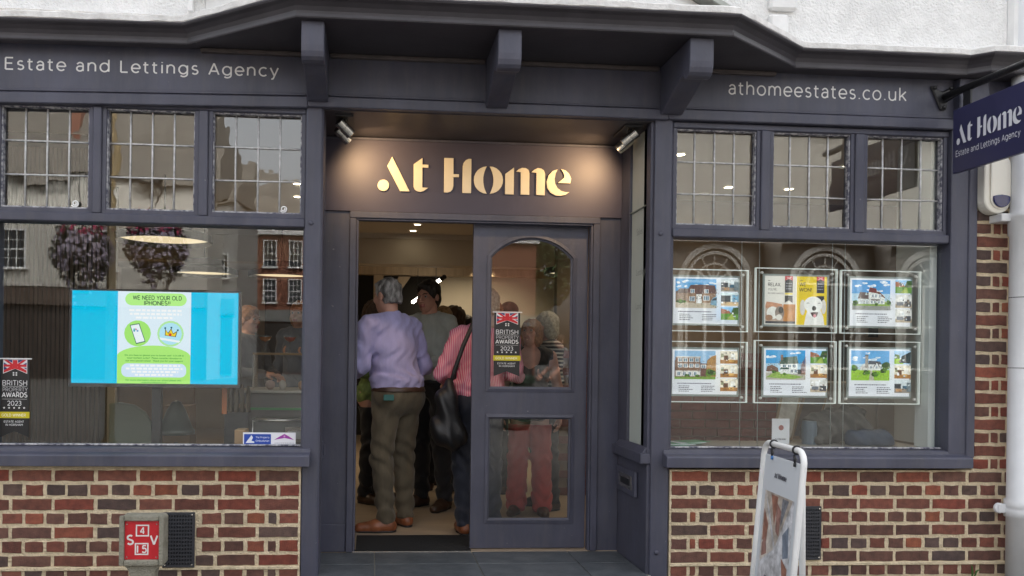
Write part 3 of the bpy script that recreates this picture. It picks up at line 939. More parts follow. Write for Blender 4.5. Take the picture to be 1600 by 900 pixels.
# densify the plan so that the edge can waver
pl2 = []
for (xa, ya), (xb, yb) in zip(plan[:-1], plan[1:]):
    n = max(1, int(math.hypot(xb - xa, yb - ya) / 0.07))
    for k in range(n):
        pl2.append((xa + (xb - xa) * k / n, ya + (yb - ya) * k / n))
pl2.append(plan[-1])
sweep(b, pl2, ledge)
o = b.build('ledge', WHITE_LEDGE, t)
rn = random.Random(3)
jit = {}
for v in o.data.vertices:
    x = v.co.x + 0.7
    k = round(x / 0.02)
    if k not in jit:
        jit[k] = rn.uniform(-0.004, 0.004)
    v.co.z += jit[k]
    if x < -0.4:
        v.co.z -= 0.012 * min(1.0, (-0.4 - x) / 0.6) + max(0, (-1.0 - x)) * 0.012
b = MB()
b.prism([(-0.90, -0.069), (-0.35, -0.42), (1.50, -0.42), (1.93, -0.069), (1.93, 0.15), (-0.90, 0.15)], 'z', 2.99, 3.10)
b.build('bay_base', WHITE_P, t, bevel=0.004)
SILLG = mat('grey_lead_sill', (0.40, 0.42, 0.38), 0.6, var=0.1, vscale=10)
b = MB()
b.prism([(-0.95, -0.11), (-0.37, -0.475), (1.545, -0.475), (1.95, -0.145), (1.95, 0.1), (-0.95, 0.1)], 'z', 3.1005, 3.14)
b.build('bay_sill', SILLG, t, bevel=0.005)
b = MB()
b.prism([(-0.90, -0.069), (-0.35, -0.42), (1.50, -0.42), (1.93, -0.069), (1.93, 0.15), (-0.90, 0.15)], 'z', 3.1405, 5.2)
b.build('bay', WHITE_P, t)
for k in range(8):
    for dz, w in ((0.0, 0.11),):
        MB().box(2.18, 2.29 + (0.05 if k % 2 else 0.0), -0.106, -0.065, 3.00 + k * 0.155, 3.00 + k * 0.155 + 0.13).build('quoin', WHITE_P, t, bevel=0.012)
MB().box(-0.985, -0.955, -0.1, -0.06, 3.0, 5.2).build('corner_trim', WHITE_P, t, bevel=0.004)

# walls of the neighbouring premises either side, beyond the picture
structure(MB().box(4.201, 5.4, 0.02, 0.3, -0.2, 2.558).box(-3.6, -2.0955, 0.02, 0.3, 0.601, 2.545).box(-3.6, -3.001, 0.02, 0.3, -0.2, 0.60).build('neighbouring_wall', RENDER_W), 'white roughcast walls of the premises either side', 'wall')
# ================================================================ ENTRANCE: sign panel, frame, door, returns
LET = {'A': [[(0.07, 0.035), (0.069, 0.024), (0.064, 0.014), (0.056, 0.006), (0.047, 0.001), (0.036, -0.001), (0.025, 0.0), (0.015, 0.005), (0.007, 0.013), (0.002, 0.022), (0.0, 0.033), (0.002, 0.044), (0.007, 0.054), (0.014, 0.062), (0.024, 0.067), (0.035, 0.069), (0.046, 0.068), (0.056, 0.063), (0.063, 0.056), (0.069, 0.046)], [(0.088, 0.212), (0.197, 0.001), (0.139, 0.0), (0.058, 0.153)]],
 't': [[(0.274, 0.21), (0.274, 0.169), (0.311, 0.169), (0.311, 0.15), (0.274, 0.15), (0.275, 0.028), (0.311, 0.027), (0.284, 0.006), (0.262, 0.0), (0.243, 0.004), (0.228, 0.014), (0.221, 0.033), (0.22, 0.169)]],
 'H': [[(0.408, 0.214), (0.465, 0.214), (0.466, 0.116), (0.5, 0.116), (0.5, 0.097), (0.466, 0.097), (0.466, 0.043), (0.461, 0.022), (0.448, 0.007), (0.431, 0.001), (0.409, 0.001)], [(0.576, 0.213), (0.576, 0.001), (0.522, 0.001), (0.523, 0.166), (0.528, 0.188), (0.542, 0.205), (0.56, 0.213)]],
 'o': [[(0.672, 0.17), (0.651, 0.166), (0.632, 0.158), (0.615, 0.144), (0.603, 0.126), (0.595, 0.106), (0.593, 0.084), (0.596, 0.062), (0.604, 0.042), (0.617, 0.025), (0.634, 0.012), (0.653, 0.003), (0.674, 0.001), (0.666, 0.017), (0.659, 0.034), (0.655, 0.051), (0.652, 0.068), (0.651, 0.085), (0.651, 0.101), (0.654, 0.118), (0.658, 0.135), (0.664, 0.152)], [(0.691, 0.17), (0.712, 0.168), (0.732, 0.16), (0.749, 0.147), (0.763, 0.13), (0.771, 0.11), (0.774, 0.088), (0.772, 0.066), (0.764, 0.046), (0.751, 0.028), (0.734, 0.014), (0.714, 0.005), (0.693, 0.001), (0.701, 0.018), (0.707, 0.036), (0.712, 0.053), (0.714, 0.07), (0.715, 0.086), (0.714, 0.103), (0.711, 0.12), (0.706, 0.137), (0.699, 0.154)]],
 'm': [[(0.842, 0.168), (0.842, 0.0), (0.788, 0.001), (0.788, 0.127)], [(0.855, 0.143), (0.871, 0.159), (0.894, 0.168), (0.916, 0.167), (0.933, 0.157), (0.939, 0.137), (0.94, 0.001), (0.886, 0.001), (0.885, 0.141)], [(0.951, 0.142), (0.968, 0.158), (0.991, 0.17), (1.013, 0.167), (1.03, 0.156), (1.038, 0.136), (1.037, 0.001), (0.983, 0.002), (0.983, 0.139)]],
 'e': [[(1.118, 0.166), (1.084, 0.154), (1.059, 0.126), (1.048, 0.085), (1.052, 0.05), (1.072, 0.019), (1.104, 0.002), (1.136, 0.0), (1.168, 0.008), (1.193, 0.026), (1.167, 0.025), (1.14, 0.032), (1.117, 0.049), (1.103, 0.074), (1.098, 0.105), (1.104, 0.138)], [(1.136, 0.168), (1.166, 0.161), (1.189, 0.141), (1.203, 0.11), (1.198, 0.08), (1.119, 0.08), (1.157, 0.113), (1.159, 0.129), (1.151, 0.149)]]}

def logo(mb, fn, k, mi=0):
    """flat 'At Home' lettering: fn(u, v) -> point"""
    for ps in LET.values():
        for p in ps:
            mb.poly([fn(u * k, v * k) for u, v in p], mi)

t = thing('shop_sign', 'plum sign panel with raised cream At Home lettering over the doorway', 'sign', (0.63, 0.55, 2.09))
MB().box(-0.302, 1.5545, 0.548, 0.575, 2.088, 2.5395).build('panel', PAINT_FLAT, t)
MB().box(-0.302, 1.5545, 0.535, 0.547, 2.522, 2.536).build('cover_strip', PAINT, t, bevel=0.002)
for ch, ps in LET.items():
    b = MB()
    for p in ps:
        b.prism([(0.025 + u, 2.213 + v) for u, v in p], 'y', 0.538, 0.5475)
    o = b.build('letter', CREAM_TXT, t, bevel=0.0012)

t = thing('porch_lining', 'slate blue boarded lining of the recessed entrance porch', 'porch', (0.63, 0.3, 0))
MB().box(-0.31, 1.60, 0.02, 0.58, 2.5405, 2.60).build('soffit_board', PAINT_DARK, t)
MB().box(-0.362, -0.300, 0.1805, 0.60, -0.05, 2.5395).build('left_return', PAINT, t)
MB().box(-0.298, -0.27, 0.16, 0.1795, -0.0, 2.5395).build('stop_bead', PAINT, t)
b = MB()
b.box(1.556, 1.62, 0.020, 0.60, -0.05, 0.613)
b.box(1.556, 1.62, 0.020, 0.088, 0.6135, 2.5395).box(1.556, 1.62, 0.392, 0.60, 0.6135, 2.5395)
b.build('right_return', PAINT, t, bevel=0.003)
t = thing('porch_side_window', 'narrow frosted side window in the right porch return', 'window', (1.56, 0.24, 0.62))
MB().box(1.515, 1.62, 0.01, 0.56, 0.615, 0.672).add([(1.53, 0.03, 0.6725), (1.56, 0.03, 0.712), (1.56, 0.545, 0.712), (1.53, 0.545, 0.6725), (1.56, 0.03, 0.6725), (1.56, 0.545, 0.6725)],
    [(0, 1, 2, 3), (0, 4, 1), (3, 2, 5), (1, 4, 5, 2)]).build('sill', PAINT, t, bevel=0.004)
MB().box(1.572, 1.578, 0.0885, 0.3915, 0.675, 2.535).build('pane', FROST, t)
FAINT = mat('faint_grey_print', (0.30, 0.34, 0.32), 0.5)
b = MB()
for s, zz in (('Sales', 1.94), ('Lettings', 1.70), ('Land', 1.50)):
    text(b, s, 0.10, None, zz, 0.04, fn=lambda u, v: (1.5715, 0.40 - u, v), mi=0)
b.build('print', FAINT, t)
MB().box(1.558, 1.571, 0.0885, 0.3915, 2.085, 2.09).build('film_seam', FAINT, t)
t = thing('letter_plate', 'small slate letter plate on the right porch return below the sill', 'letterbox', (1.55, 0.34, 0.47))
b = MB().box(1.535, 1.5555, 0.165, 0.525, 0.395, 0.548)
b.build('surround', PAINT, t, bevel=0.006)
MB().box(1.5325, 1.5345, 0.225, 0.465, 0.43, 0.513).build('flap', STEEL, t, bevel=0.002)
MB().box(1.531, 1.532, 0.26, 0.43, 0.452, 0.49).build('slot', BLACK, t)
tag(MB().box(-0.300, -0.270, 0.32, 0.36, 0.60, 0.70).box(-0.270, -0.262, 0.325, 0.355, 0.615, 0.685).build('latch_plate', PAINT, None, bevel=0.004), 'small painted latch block on the left side of the porch', 'latch')

t = thing('door_frame', 'slate blue door frame with side panels around the sliding door', 'door frame', (0.63, 0.55, 0))
b = MB()
b.box(-0.298, -0.142, 0.562, 0.60, 0.0, 2.086)
b.build('side_panel', PAINT, t)
MB().box(-0.298, -0.145, 0.552, 0.561, 0.0, 0.17).build('plinth_board', PAINT, t, bevel=0.004)
MB().box(1.422, 1.554, 0.562, 0.60, 0.0, 2.086).build('side_panel', PAINT, t)
b = MB().box(-0.141, -0.100, 0.545, 0.61, 0.0, 2.045).box(-0.0995, -0.086, 0.553, 0.61, 0.0, 2.033)
b.box(1.364, 1.378, 0.553, 0.61, 0.0, 2.033).box(1.3785, 1.42, 0.545, 0.61, 0.0, 2.045)
b.box(-0.141, 1.42, 0.545, 0.61, 2.0455, 2.087).box(-0.0995, 1.378, 0.553, 0.61, 2.0335, 2.0453)
b.build('architrave', PAINT, t, bevel=0.0035)
MB().box(-0.10, 0.63, 0.548, 0.6, -0.002, 0.004).build('threshold', STEEL, t, bevel=0.001)

t = thing('sliding_door', 'half open slate blue door with arched upper pane and lower pane', 'door', (1.0, 0.62, 0))
x0, x1, y0, y1 = 0.631, 1.362, 0.615, 0.655
b = MB()
b.box(x0, 0.738, y0, y1, 0.006, 2.05).box(1.266, x1, y0, y1, 0.006, 2.05)
b.box(0.738, 1.266, y0, y1, 0.006, 0.180).box(0.738, 1.266, y0, y1, 0.828, 1.008)
cxx, half, spring, rise = 1.002, 0.264, 1.835, 0.125
Rr = (half * half + rise * rise) / (2 * rise)
ang = math.asin(half / Rr)
arc = [(cxx + Rr * math.sin(-ang + 2 * ang * i / 20), spring + rise - Rr + Rr * math.cos(-ang + 2 * ang * i / 20)) for i in range(21)]
for i in range(20):
    (xa, za), (xb, zb) = arc[i], arc[i + 1]
    b.prism([(xa, za), (xb, zb), (xb, 2.05), (xa, 2.05)], 'y', y0, y1)
b.build('leaf', PAINT, t, recalc=False)
def ring_bead(pts, w, ya, yb):
    m = MB()
    n = len(pts)
    c = (sum(p[0] for p in pts) / n, sum(p[1] for p in pts) / n)
    inn = []
    for i in range(n):
        p0, p1, p2 = Vector(pts[i - 1]), Vector(pts[i]), Vector(pts[(i + 1) % n])
        d1, d2 = (p1 - p0).normalized(), (p2 - p1).normalized()
        n1, n2 = Vector((-d1.y, d1.x)), Vector((-d2.y, d2.x))
        k = (n1 + n2)
        k = k / max(0.3, k.dot(n1))
        inn.append(p1 + k * w)
    vs = [(p[0], ya, p[1]) for p in pts] + [(p[0], ya + 0.004, p[1]) for p in inn] + [(p[0], yb, p[1]) for p in pts] + [(p[0], yb, p[1]) for p in inn]
    fs = []
    for i in range(n):
        j = (i + 1) % n
        fs += [(i, j, n + j, n + i), (i, 2 * n + i, 2 * n + j, j), (n + i, n + j, 3 * n + j, 3 * n + i)]
    return m.add(vs, fs)
low = [(0.738, 0.180), (1.266, 0.180), (1.266, 0.828), (0.738, 0.828)]
upp = [(0.738, 1.008), (1.266, 1.008)] + [(x, z) for x, z in reversed(arc)]
for q in (low, upp):
    ring_bead(q, -0.020, y0 - 0.009, y0 + 0.001).build('bead', PAINT, t, bevel=0.001)
    ring_bead(q, 0.012, y0 + 0.010, y0 + 0.024).build('bead', PAINT, t)
    MB().prism([(x, z) for x, z in q], 'y', y0 + 0.018, y0 + 0.024).build('pane', PLATE, t)

# ================================================================ SPOTLIGHTS over the sign
WARMC = (1.0, 0.64, 0.31)
GLOW = emis('lamp_glow', (1.0, 0.72, 0.42), 12)
for nm, xb, sgn, lab in (('l', -0.165, 1, 'twin steel spotlights at the left top corner of the porch'), ('r', 1.475, -1, 'twin steel spotlights at the right top corner of the porch')):
    t = thing('spotlight', lab, 'spotlight', (xb, 0.22, 2.54), group='spotlights lighting the sign')
    MB().box(xb - 0.05, xb + 0.05, 0.08, 0.32, 2.528, 2.5403).build('mount', BLACK, t, bevel=0.002)
    for yo in (0.14, 0.29):
        xo = xb + sgn * (0.0 if yo < 0.2 else -0.015)
        d = Vector((sgn * 0.62, 0.42, -0.52)).normalized()
        c = Vector((xo, yo, 2.482))
        MB().tube([c + Vector((0, 0, 0.055)), c], 0.006, 6).tube([c + Vector((0.012 * sgn, 0, 0.06)), c + Vector((0.012 * sgn, 0, 0))], 0.004, 6).build('arm', BLACK, t, smooth=True)
        MB().lathe([(0.024, -0.05), (0.030, -0.046), (0.030, -0.012), (0.027, -0.010), (0.027, -0.006), (0.031, -0.004), (0.031, 0.050), (0.028, 0.052), (0.025, 0.042)], c, 20, axis=d).build('head', STEEL, t, smooth=False)
        o = MB().lathe([(0.001, 0.043), (0.0245, 0.043)], c, 16, axis=d, cap=False).build('lens', GLOW, t, recalc=False)
    c = Vector((xb + sgn * 0.0, 0.20, 2.47))
    aim_spot('spot_lamp', c + Vector((sgn * 0.05, 0.03, -0.03)), (xb + sgn * 0.28, 0.55, 2.28), 4.6, WARMC, R(130), 1.0, 0.02, parent=t)

# ================================================================ HANGING SIGN
t = thing('hanging_sign', 'navy projecting sign with At Home lettering on a black iron bracket', 'sign', (3.269, -0.5, 2.6))
xs = 3.269
MB().box(xs - 0.012, xs + 0.012, -1.02, -0.102, 2.271, 2.631).build('board', NAVY, t, bevel=0.003)
SIGNW = mat('sign_white', (0.70, 0.71, 0.76), 0.4)
b = MB()
# printed on the street-left face; reads from the wall outwards (towards -y)
logo(b, lambda u, v: (xs - 0.0132, -0.135 - u * 0.385, 2.425 + v * 0.52), 1.0)
b.build('logo_print', SIGNW, t, recalc=False)
b = MB()
stext(b, 'Estate and Lettings Agency', 0, 0.46, 0, 0.031, lambda u, v, k: (xs - 0.0132 - k, -0.130 - u, 2.362 + v), weight=.12, track=.16)
b.build('tagline', SIGNW, t, recalc=False)
b = MB()
b.tube([(xs, 0.0, 2.735), (xs, -1.1, 2.712)], 0.020, 12)
b.build('arm', IRON, t, smooth=True)
b = MB()
b.prism([(xs - 0.085, 2.80), (xs - 0.015, 2.765), (xs + 0.055, 2.80), (xs + 0.022, 2.72), (xs + 0.012, 2.66), (xs - 0.022, 2.66), (xs - 0.05, 2.72)], 'y', -0.018, -0.001)
b.build('wall_plate', IRON, t, bevel=0.006)
for (bx, bz) in ((xs - 0.062, 2.785), (xs + 0.036, 2.785), (xs - 0.004, 2.675)):
    MB().lathe([(0.012, 0), (0.011, 0.008), (0.004, 0.012)], (bx, -0.018, bz), 8, axis=(0, -1, 0)).build('bolt', IRON, t, smooth=True)
MB().box(xs - 0.006, xs + 0.006, -0.23, -0.17, 2.63, 2.72).build('hanger', IRON, t, bevel=0.002)
MB().box(xs - 0.006, xs + 0.006, -0.90, -0.84, 2.63, 2.70).build('hanger', IRON, t, bevel=0.002)
MB().add([(xs - 0.008, -0.02, 2.70), (xs + 0.008, -0.02, 2.70), (xs + 0.008, -0.12, 2.715), (xs - 0.008, -0.12, 2.715), (xs - 0.008, -0.02, 2.74), (xs + 0.008, -0.02, 2.74), (xs + 0.008, -0.12, 2.73), (xs - 0.008, -0.12, 2.73)],
    [(0, 1, 2, 3), (7, 6, 5, 4), (0, 4, 5, 1), (1, 5, 6, 2), (2, 6, 7, 3), (3, 7, 4, 0)]).build('gusset', IRON, t)

# ================================================================ ALARM BOX
t = thing('alarm_box', 'cream burglar alarm box with blue lens on the brick pier', 'alarm', (3.55, 0, 2.2))
def capsule(cx, z0, z1, w, n=12):
    r = w / 2
    pts = [(cx + r * math.cos(math.pi + math.pi * i / n), z0 + r + r * math.sin(math.pi + math.pi * i / n)) for i in range(n + 1)]
    pts += [(cx + r * math.cos(math.pi * i / n), z1 - r + r * math.sin(math.pi * i / n)) for i in range(n + 1)]
    return pts
MB().prism(capsule(3.555, 2.062, 2.40, 0.165), 'y', -0.075, 0.0).build('case', CREAMPL, t, bevel=0.012, seg=3)
MB().prism(capsule(3.565, 2.085, 2.395, 0.122), 'y', -0.086, -0.074).build('cover', CREAMPL, t, bevel=0.006, seg=2)
pts = [(3.514, 2.158), (3.53, 2.163), (3.565, 2.168), (3.60, 2.163), (3.616, 2.158)] + [(3.565 + 0.051 * math.cos(a), 2.145 + 0.051 * math.sin(a)) for a in [R(5 - 190 * i / 14) for i in range(15)]]
MB().prism(pts, 'y', -0.096, -0.084).build('lens', BLUELENS, t, bevel=0.005, seg=2)

# ================================================================ DRAINPIPE
t = thing('drainpipe', 'white painted drainpipe with collars against the pier at the right edge', 'drainpipe', (3.72, -0.1, -0.1))
px = 3.692
b = MB()
b.lathe([(0.068, -0.13), (0.068, 0.33), (0.079, 0.335), (0.080, 0.375), (0.076, 0.385), (0.079, 0.39), (0.080, 0.43), (0.068, 0.437), (0.068, 1.93), (0.076, 1.94), (0.078, 2.03), (0.083, 2.035), (0.083, 2.06), (0.068, 2.07), (0.068, 3.6)], (px, -0.10, 0), 28)
b.build('pipe', PIPEW, t, smooth=True)
MB().box(3.575, 3.66, -0.09, -0.06, 0.355, 0.405).lathe([(0.03, 0), (0.03, 0.02)], (3.588, -0.06, 0.38), 14, axis=(0, -1, 0)).build('bracket', PIPEW, t, bevel=0.004)
MB().lathe([(0.010, 0), (0.009, 0.006)], (3.588, -0.081, 0.38), 8, axis=(0, -1, 0)).build('bolt', BLACK, t)
MB().box(3.56, 3.66, -0.1, 0.0, 2.015, 2.06).build('bracket', PIPEW, t, bevel=0.004)
for zz in (1.18, 1.58):
    MB().lathe([(0.0684, 0), (0.0686, 0.002), (0.0684, 0.004)], (px, -0.10, zz), 24, cap=False).build('joint', BLACK, t, recalc=False)
tag(MB().tube([(3.47, -0.02, -0.05), (3.465, -0.03, 0.0), (3.45, -0.045, 0.04), (3.44, -0.05, 0.05)], [0.004, 0.006, 0.004, 0.001], 5).tube([(3.475, -0.02, -0.05), (3.49, -0.03, 0.01), (3.51, -0.04, 0.025)], [0.004, 0.005, 0.001], 5).build('weed', mat('weed_green', (0.06, 0.14, 0.03), 0.7)), 'small green weed at the foot of the pier beside the drainpipe', 'weed')

# ================================================================ AIR VENTS
def vent(x0, x1, z0, z1, label):
    t = thing('air_vent', label, 'vent', (0.5 * (x0 + x1), 0, z0), group='air vents in the brick walls')
    MB().box(x0 + 0.004, x1 - 0.004, -0.001, 0.004, z0 + 0.004, z1 - 0.004).build('backing', HOLE, t)
    b = MB()
    m = 0.011
    nx, nz = 10, 14
    w, h = (x1 - x0 - 2 * m), (z1 - z0 - 2 * m)
    for i in range(nx + 1):
        xx = x0 + m + w * i / nx
        b.box(xx - 0.0034, xx + 0.0034, -0.0125, -0.002, z0 + m, z1 - m)
    for j in range(nz + 1):
        zz = z0 + m + h * j / nz
        b.box(x0 + m, x1 - m, -0.0121, -0.002, zz - 0.0046, zz + 0.0046)
    b.build('grille', VENTM, t)
    MB().box(x0, x1, -0.013, -0.001, z0, z0 + m).box(x0, x1, -0.013, -0.001, z1 - m, z1).box(x0, x0 + m, -0.013, -0.001, z0 + m, z1 - m).box(x1 - m, x1, -0.013, -0.001, z0 + m, z1 - m).build('rim', VENTM, t, bevel=0.003)
    for sx in (x0 + 0.014, x1 - 0.014):
        for sz in (z0 + 0.014, z1 - 0.014):
            MB().lathe([(0.006, 0), (0.005, 0.003), (0.001, 0.004)], (sx, -0.0125, sz), 10, axis=(0, -1, 0)).build('screw', STEEL, t)
vent(-1.098, -0.930, 0.056, 0.352, 'black square holed air vent behind the red hydrant marker')
vent(2.405, 2.567, 0.075, 0.380, 'black square holed air vent behind the white pavement sign')

# ================================================================ HYDRANT MARKER POST
t = thing('valve_marker_post', 'concrete post with a red S V 4 15 plate on the pavement', 'marker post', (-1.113, -0.35, -0.13))
def rrect(x0, x1, z0, z1, r, n=5):
    out = []
    for cx, cz, a0 in ((x1 - r, z1 - r, 0), (x0 + r, z1 - r, 90), (x0 + r, z0 + r, 180), (x1 - r, z0 + r, 270)):
        for i in range(n + 1):
            a = R(a0 + 90 * i / n)
            out.append((cx + r * math.cos(a), cz + r * math.sin(a)))
    return out
head = [(-1.172, -0.14), (-1.172, 0.10), (-1.178, 0.128), (-1.195, 0.148), (-1.215, 0.155), (-1.219, 0.165), (-1.219, 0.385), (-1.214, 0.397), (-1.203, 0.402),
        (-1.022, 0.402), (-1.011, 0.397), (-1.006, 0.385), (-1.006, 0.165), (-1.010, 0.155), (-1.030, 0.148), (-1.046, 0.128), (-1.052, 0.10), (-1.052, -0.14)]
MB().prism(head, 'y', -0.350, -0.27).build('post', CONC, t, bevel=0.008, seg=2)
ring = MB()
for a in ((-1.2195, -1.196, 0.157, 0.403), (-1.029, -1.0055, 0.157, 0.403), (-1.1955, -1.0295, 0.377, 0.403), (-1.1955, -1.0295, 0.157, 0.186)):
    ring.box(a[0], a[1], -0.372, -0.349, a[2], a[3])
ring.build('frame', CONC, t, bevel=0.007, seg=2)
pl = MB().box(-1.1952, -1.0298, -0.358, -0.3505, 0.1865, 0.3765).build('plate', REDPL, t, bevel=0.001)
yy = -0.3588
ENW = mat('enamel_white', (0.8, 0.78, 0.75), 0.4)
def frame_rect(mb, x0, x1, z0, z1, w, y):
    for a in ((x0, x1, z0, z0 + w), (x0, x1, z1 - w, z1), (x0, x0 + w, z0 + w, z1 - w), (x1 - w, x1, z0 + w, z1 - w)):
        mb.poly([(a[0], y, a[2]), (a[1], y, a[2]), (a[1], y, a[3]), (a[0], y, a[3])])
E3 = lambda u, v, k: (u, yy - k, v)
b = MB()
frame_rect(b, -1.142, -1.078, 0.300, 0.358, 0.0065, yy)
stext(b, '4', -1.121, -1.099, 0.313, 0.032, E3, weight=.19)
b.build('number_box', ENW, t, recalc=False)
b = MB()
frame_rect(b, -1.146, -1.080, 0.209, 0.268, 0.0065, yy)
b.poly([E3(u, v, .00005) for u, v in ((-1.136, .221), (-1.129, .221), (-1.129, .255), (-1.136, .255))])
stext(b, '5', -1.111, -1.089, 0.221, 0.034, E3, weight=.19)
b.build('number_box', ENW, t, recalc=False)
for ch_, ua, ub, vv, hh in (('S', -1.184, -1.152, 0.262, 0.043), ('V', -1.071, -1.037, 0.260, 0.044)):
    b = MB()
    stext(b, ch_, ua, ub, vv, hh, E3, weight=.2)
    b.build('letter', ENW, t, recalc=False)
for sx in (-1.184, -1.042):
    for sz in (0.199, 0.360):
        MB().lathe([(0.004, 0), (0.003, 0.002)], (sx, -0.358, sz), 8, axis=(0, -1, 0)).build('screw', STEEL, t)

# ================================================================ PAVEMENT A-BOARD
A0, A1 = Vector((1.899, -0.675, 0)), Vector((1.853, -1.125, 0))      # feet line of the front leaf, left to right
t = thing('pavement_sign', 'white tubular pavement sign with hanging At Home poster before the right window', 'pavement sign', (1.97, -0.8, -0.13))
d = (A1 - A0).normalized()
Wd = (A1 - A0).length
nn = Vector((d.y, -d.x, 0))            # the facing direction
if nn.x > 0:
    nn = -nn
LEAN = 0.075
H_ = 0.945
def ab(u, h, off=0.0):                 # point on the leaning front leaf
    s = (1 - h / H_) * LEAN
    p = A0 + d * u + nn * (s + off)
    return Vector((p.x, p.y, -0.13 + h))
rad = 0.06
path = [ab(0, 0), ab(0, 0.5), ab(0, H_ - rad)]
for i in range(1, 7):
    a = R(90 * i / 6)
    path.append(ab(rad - rad * math.cos(a), H_ - rad + rad * math.sin(a)))
for i in range(0, 7):
    a = R(90 * i / 6)
    path.append(ab(Wd - rad + rad * math.sin(a), H_ - rad + rad * math.cos(a)))
path += [ab(Wd, 0.5), ab(Wd, 0)]
TUBEW = mat('white_tube', (0.8, 0.8, 0.79), 0.3, var=0.03, vscale=8)
MB().tube(path, 0.0135, 14).build('front_frame', TUBEW, t, smooth=True)
path2 = []
for p, (u, h) in zip((0, 1), ((0.02, 0), (0.02, H_ - 0.12))):
    pass
def abk(u, h):
    s = -(1 - h / H_) * 0.012 - 0.034
    p = A0 + d * u + nn * s
    return Vector((p.x, p.y, -0.13 + h))
pb = [abk(0.02, 0), abk(0.02, H_ - 0.17)]
for i in range(1, 7):
    a = R(90 * i / 6)
    pb.append(abk(0.02 + rad - rad * math.cos(a), H_ - 0.17 + rad * math.sin(a)))
for i in range(0, 7):
    a = R(90 * i / 6)
    pb.append(abk(Wd - 0.11 - rad + rad * math.sin(a), H_ - 0.17 + rad * math.cos(a)))
pb.append(abk(Wd - 0.11, 0))
MB().tube(pb, 0.014, 12).build('rear_frame', TUBEW, t, smooth=True)
PANELG = mat('pale_acrylic_panel', (0.74, 0.78, 0.82), 0.25)
def quad(mb, u0, u1, h0, h1, off, mi=0):
    mb.poly([ab(u0, h0, off), ab(u1, h0, off), ab(u1, h1, off), ab(u0, h1, off)], mi)
b = MB()
pu0, pu1 = 0.028, Wd - 0.026
b.add([ab(pu0, 0.06, -0.004), ab(pu1, 0.06, -0.004), ab(pu1, H_ - 0.055, -0.004), ab(pu0, H_ - 0.055, -0.004), ab(pu0, 0.06, 0.002), ab(pu1, 0.06, 0.002), ab(pu1, H_ - 0.055, 0.002), ab(pu0, H_ - 0.055, 0.002)],
      [(0, 1, 2, 3), (7, 6, 5, 4), (0, 4, 5, 1), (1, 5, 6, 2), (2, 6, 7, 3), (3, 7, 4, 0)])
b.build('panel', PANELG, t)
cols = [(0.66, 0.67, 0.70), (0.36, 0.17, 0.12), (0.50, 0.44, 0.38), (0.24, 0.25, 0.28), (0.62, 0.57, 0.51), (0.58, 0.58, 0.60), (0.22, 0.26, 0.33), (0.34, 0.19, 0.16)]
pm = [mat('poster_tone_%d' % i, c, 0.4, var=0.35, vscale=22) for i, c in enumerate(cols)]
b = MB()
W2 = pu1 - pu0
def UV(u, h, o=0.0026):
    return ab(pu0 + W2 * u, 0.06 + (H_ - 0.115) * h, o)
def pq(pts, mi, o):
    b.poly([UV(u, h, o) for u, h in pts], mi)
pq([(0.09, 0.0), (0.93, 0.0), (0.93, 0.80), (0.09, 0.80)], 5, 0.0026)
pq([(0.09, 0.80), (0.50, 0.80), (0.50, 0.58), (0.09, 0.80)][:3], 4, 0.0032)
pq([(0.11, 0.79), (0.48, 0.50), (0.11, 0.40)], 4, 0.0034)
pq([(0.15, 0.80), (0.90, 0.80), (0.52, 0.52)], 2, 0.0036)
pq([(0.93, 0.79), (0.56, 0.50), (0.93, 0.22)], 0, 0.0034)
pq([(0.30, 0.79), (0.50, 0.79), (0.45, 0.62)], 1, 0.0040)
pq([(0.62, 0.79), (0.80, 0.79), (0.62, 0.63)], 3, 0.0040)
pq([(0.48, 0.76), (0.62, 0.72), (0.60, 0.58), (0.50, 0.60)], 7, 0.0044)
pq([(0.13, 0.70), (0.28, 0.62), (0.26, 0.52), (0.14, 0.52)], 1, 0.0040)
pq([(0.14, 0.50), (0.24, 0.55), (0.30, 0.46), (0.16, 0.43)], 7, 0.0044)
pq([(0.70, 0.60), (0.85, 0.66), (0.90, 0.50), (0.76, 0.48)], 6, 0.0040)
pq([(0.72, 0.48), (0.90, 0.44), (0.90, 0.34), (0.78, 0.38)], 1, 0.0042)
pq([(0.12, 0.36), (0.52, 0.49), (0.92, 0.20), (0.92, 0.0), (0.10, 0.0)], 5, 0.0038)
pq([(0.10, 0.385), (0.52, 0.505), (0.52, 0.485), (0.12, 0.36)], 0, 0.0041)
b.build('poster', pm, t, recalc=False)
b = MB()
DARKT = mat('dark_print', (0.05, 0.05, 0.07), 0.5)
logo(b, lambda u, v: UV(0.33 + u / W2, 0.885 + v / (H_ - 0.115), 0.0050), W2 * 0.36 / 1.228)
b.build('logo_print', DARKT, t, recalc=False)
for word, ua, ub, vv, hh in (('Estates', 0.30, 0.72, 0.30, 0.038), ('& Lettings', 0.28, 0.74, 0.245, 0.036), ('athomeestates.co.uk', 0.28, 0.76, 0.20, 0.012)):
    b = MB()
    stext(b, word, ua, ub, vv, hh, lambda u, v, k: UV(u, v, 0.0050 + k), weight=.13)
    b.build('lettering', DARKT, t, recalc=False)
b = MB()
logo(b, lambda u, v: UV(0.36 + u / W2, 0.055 + v / (H_ - 0.115), 0.0050), W2 * 0.30 / 1.228)
b.build('logo_print', DARKT, t, recalc=False)
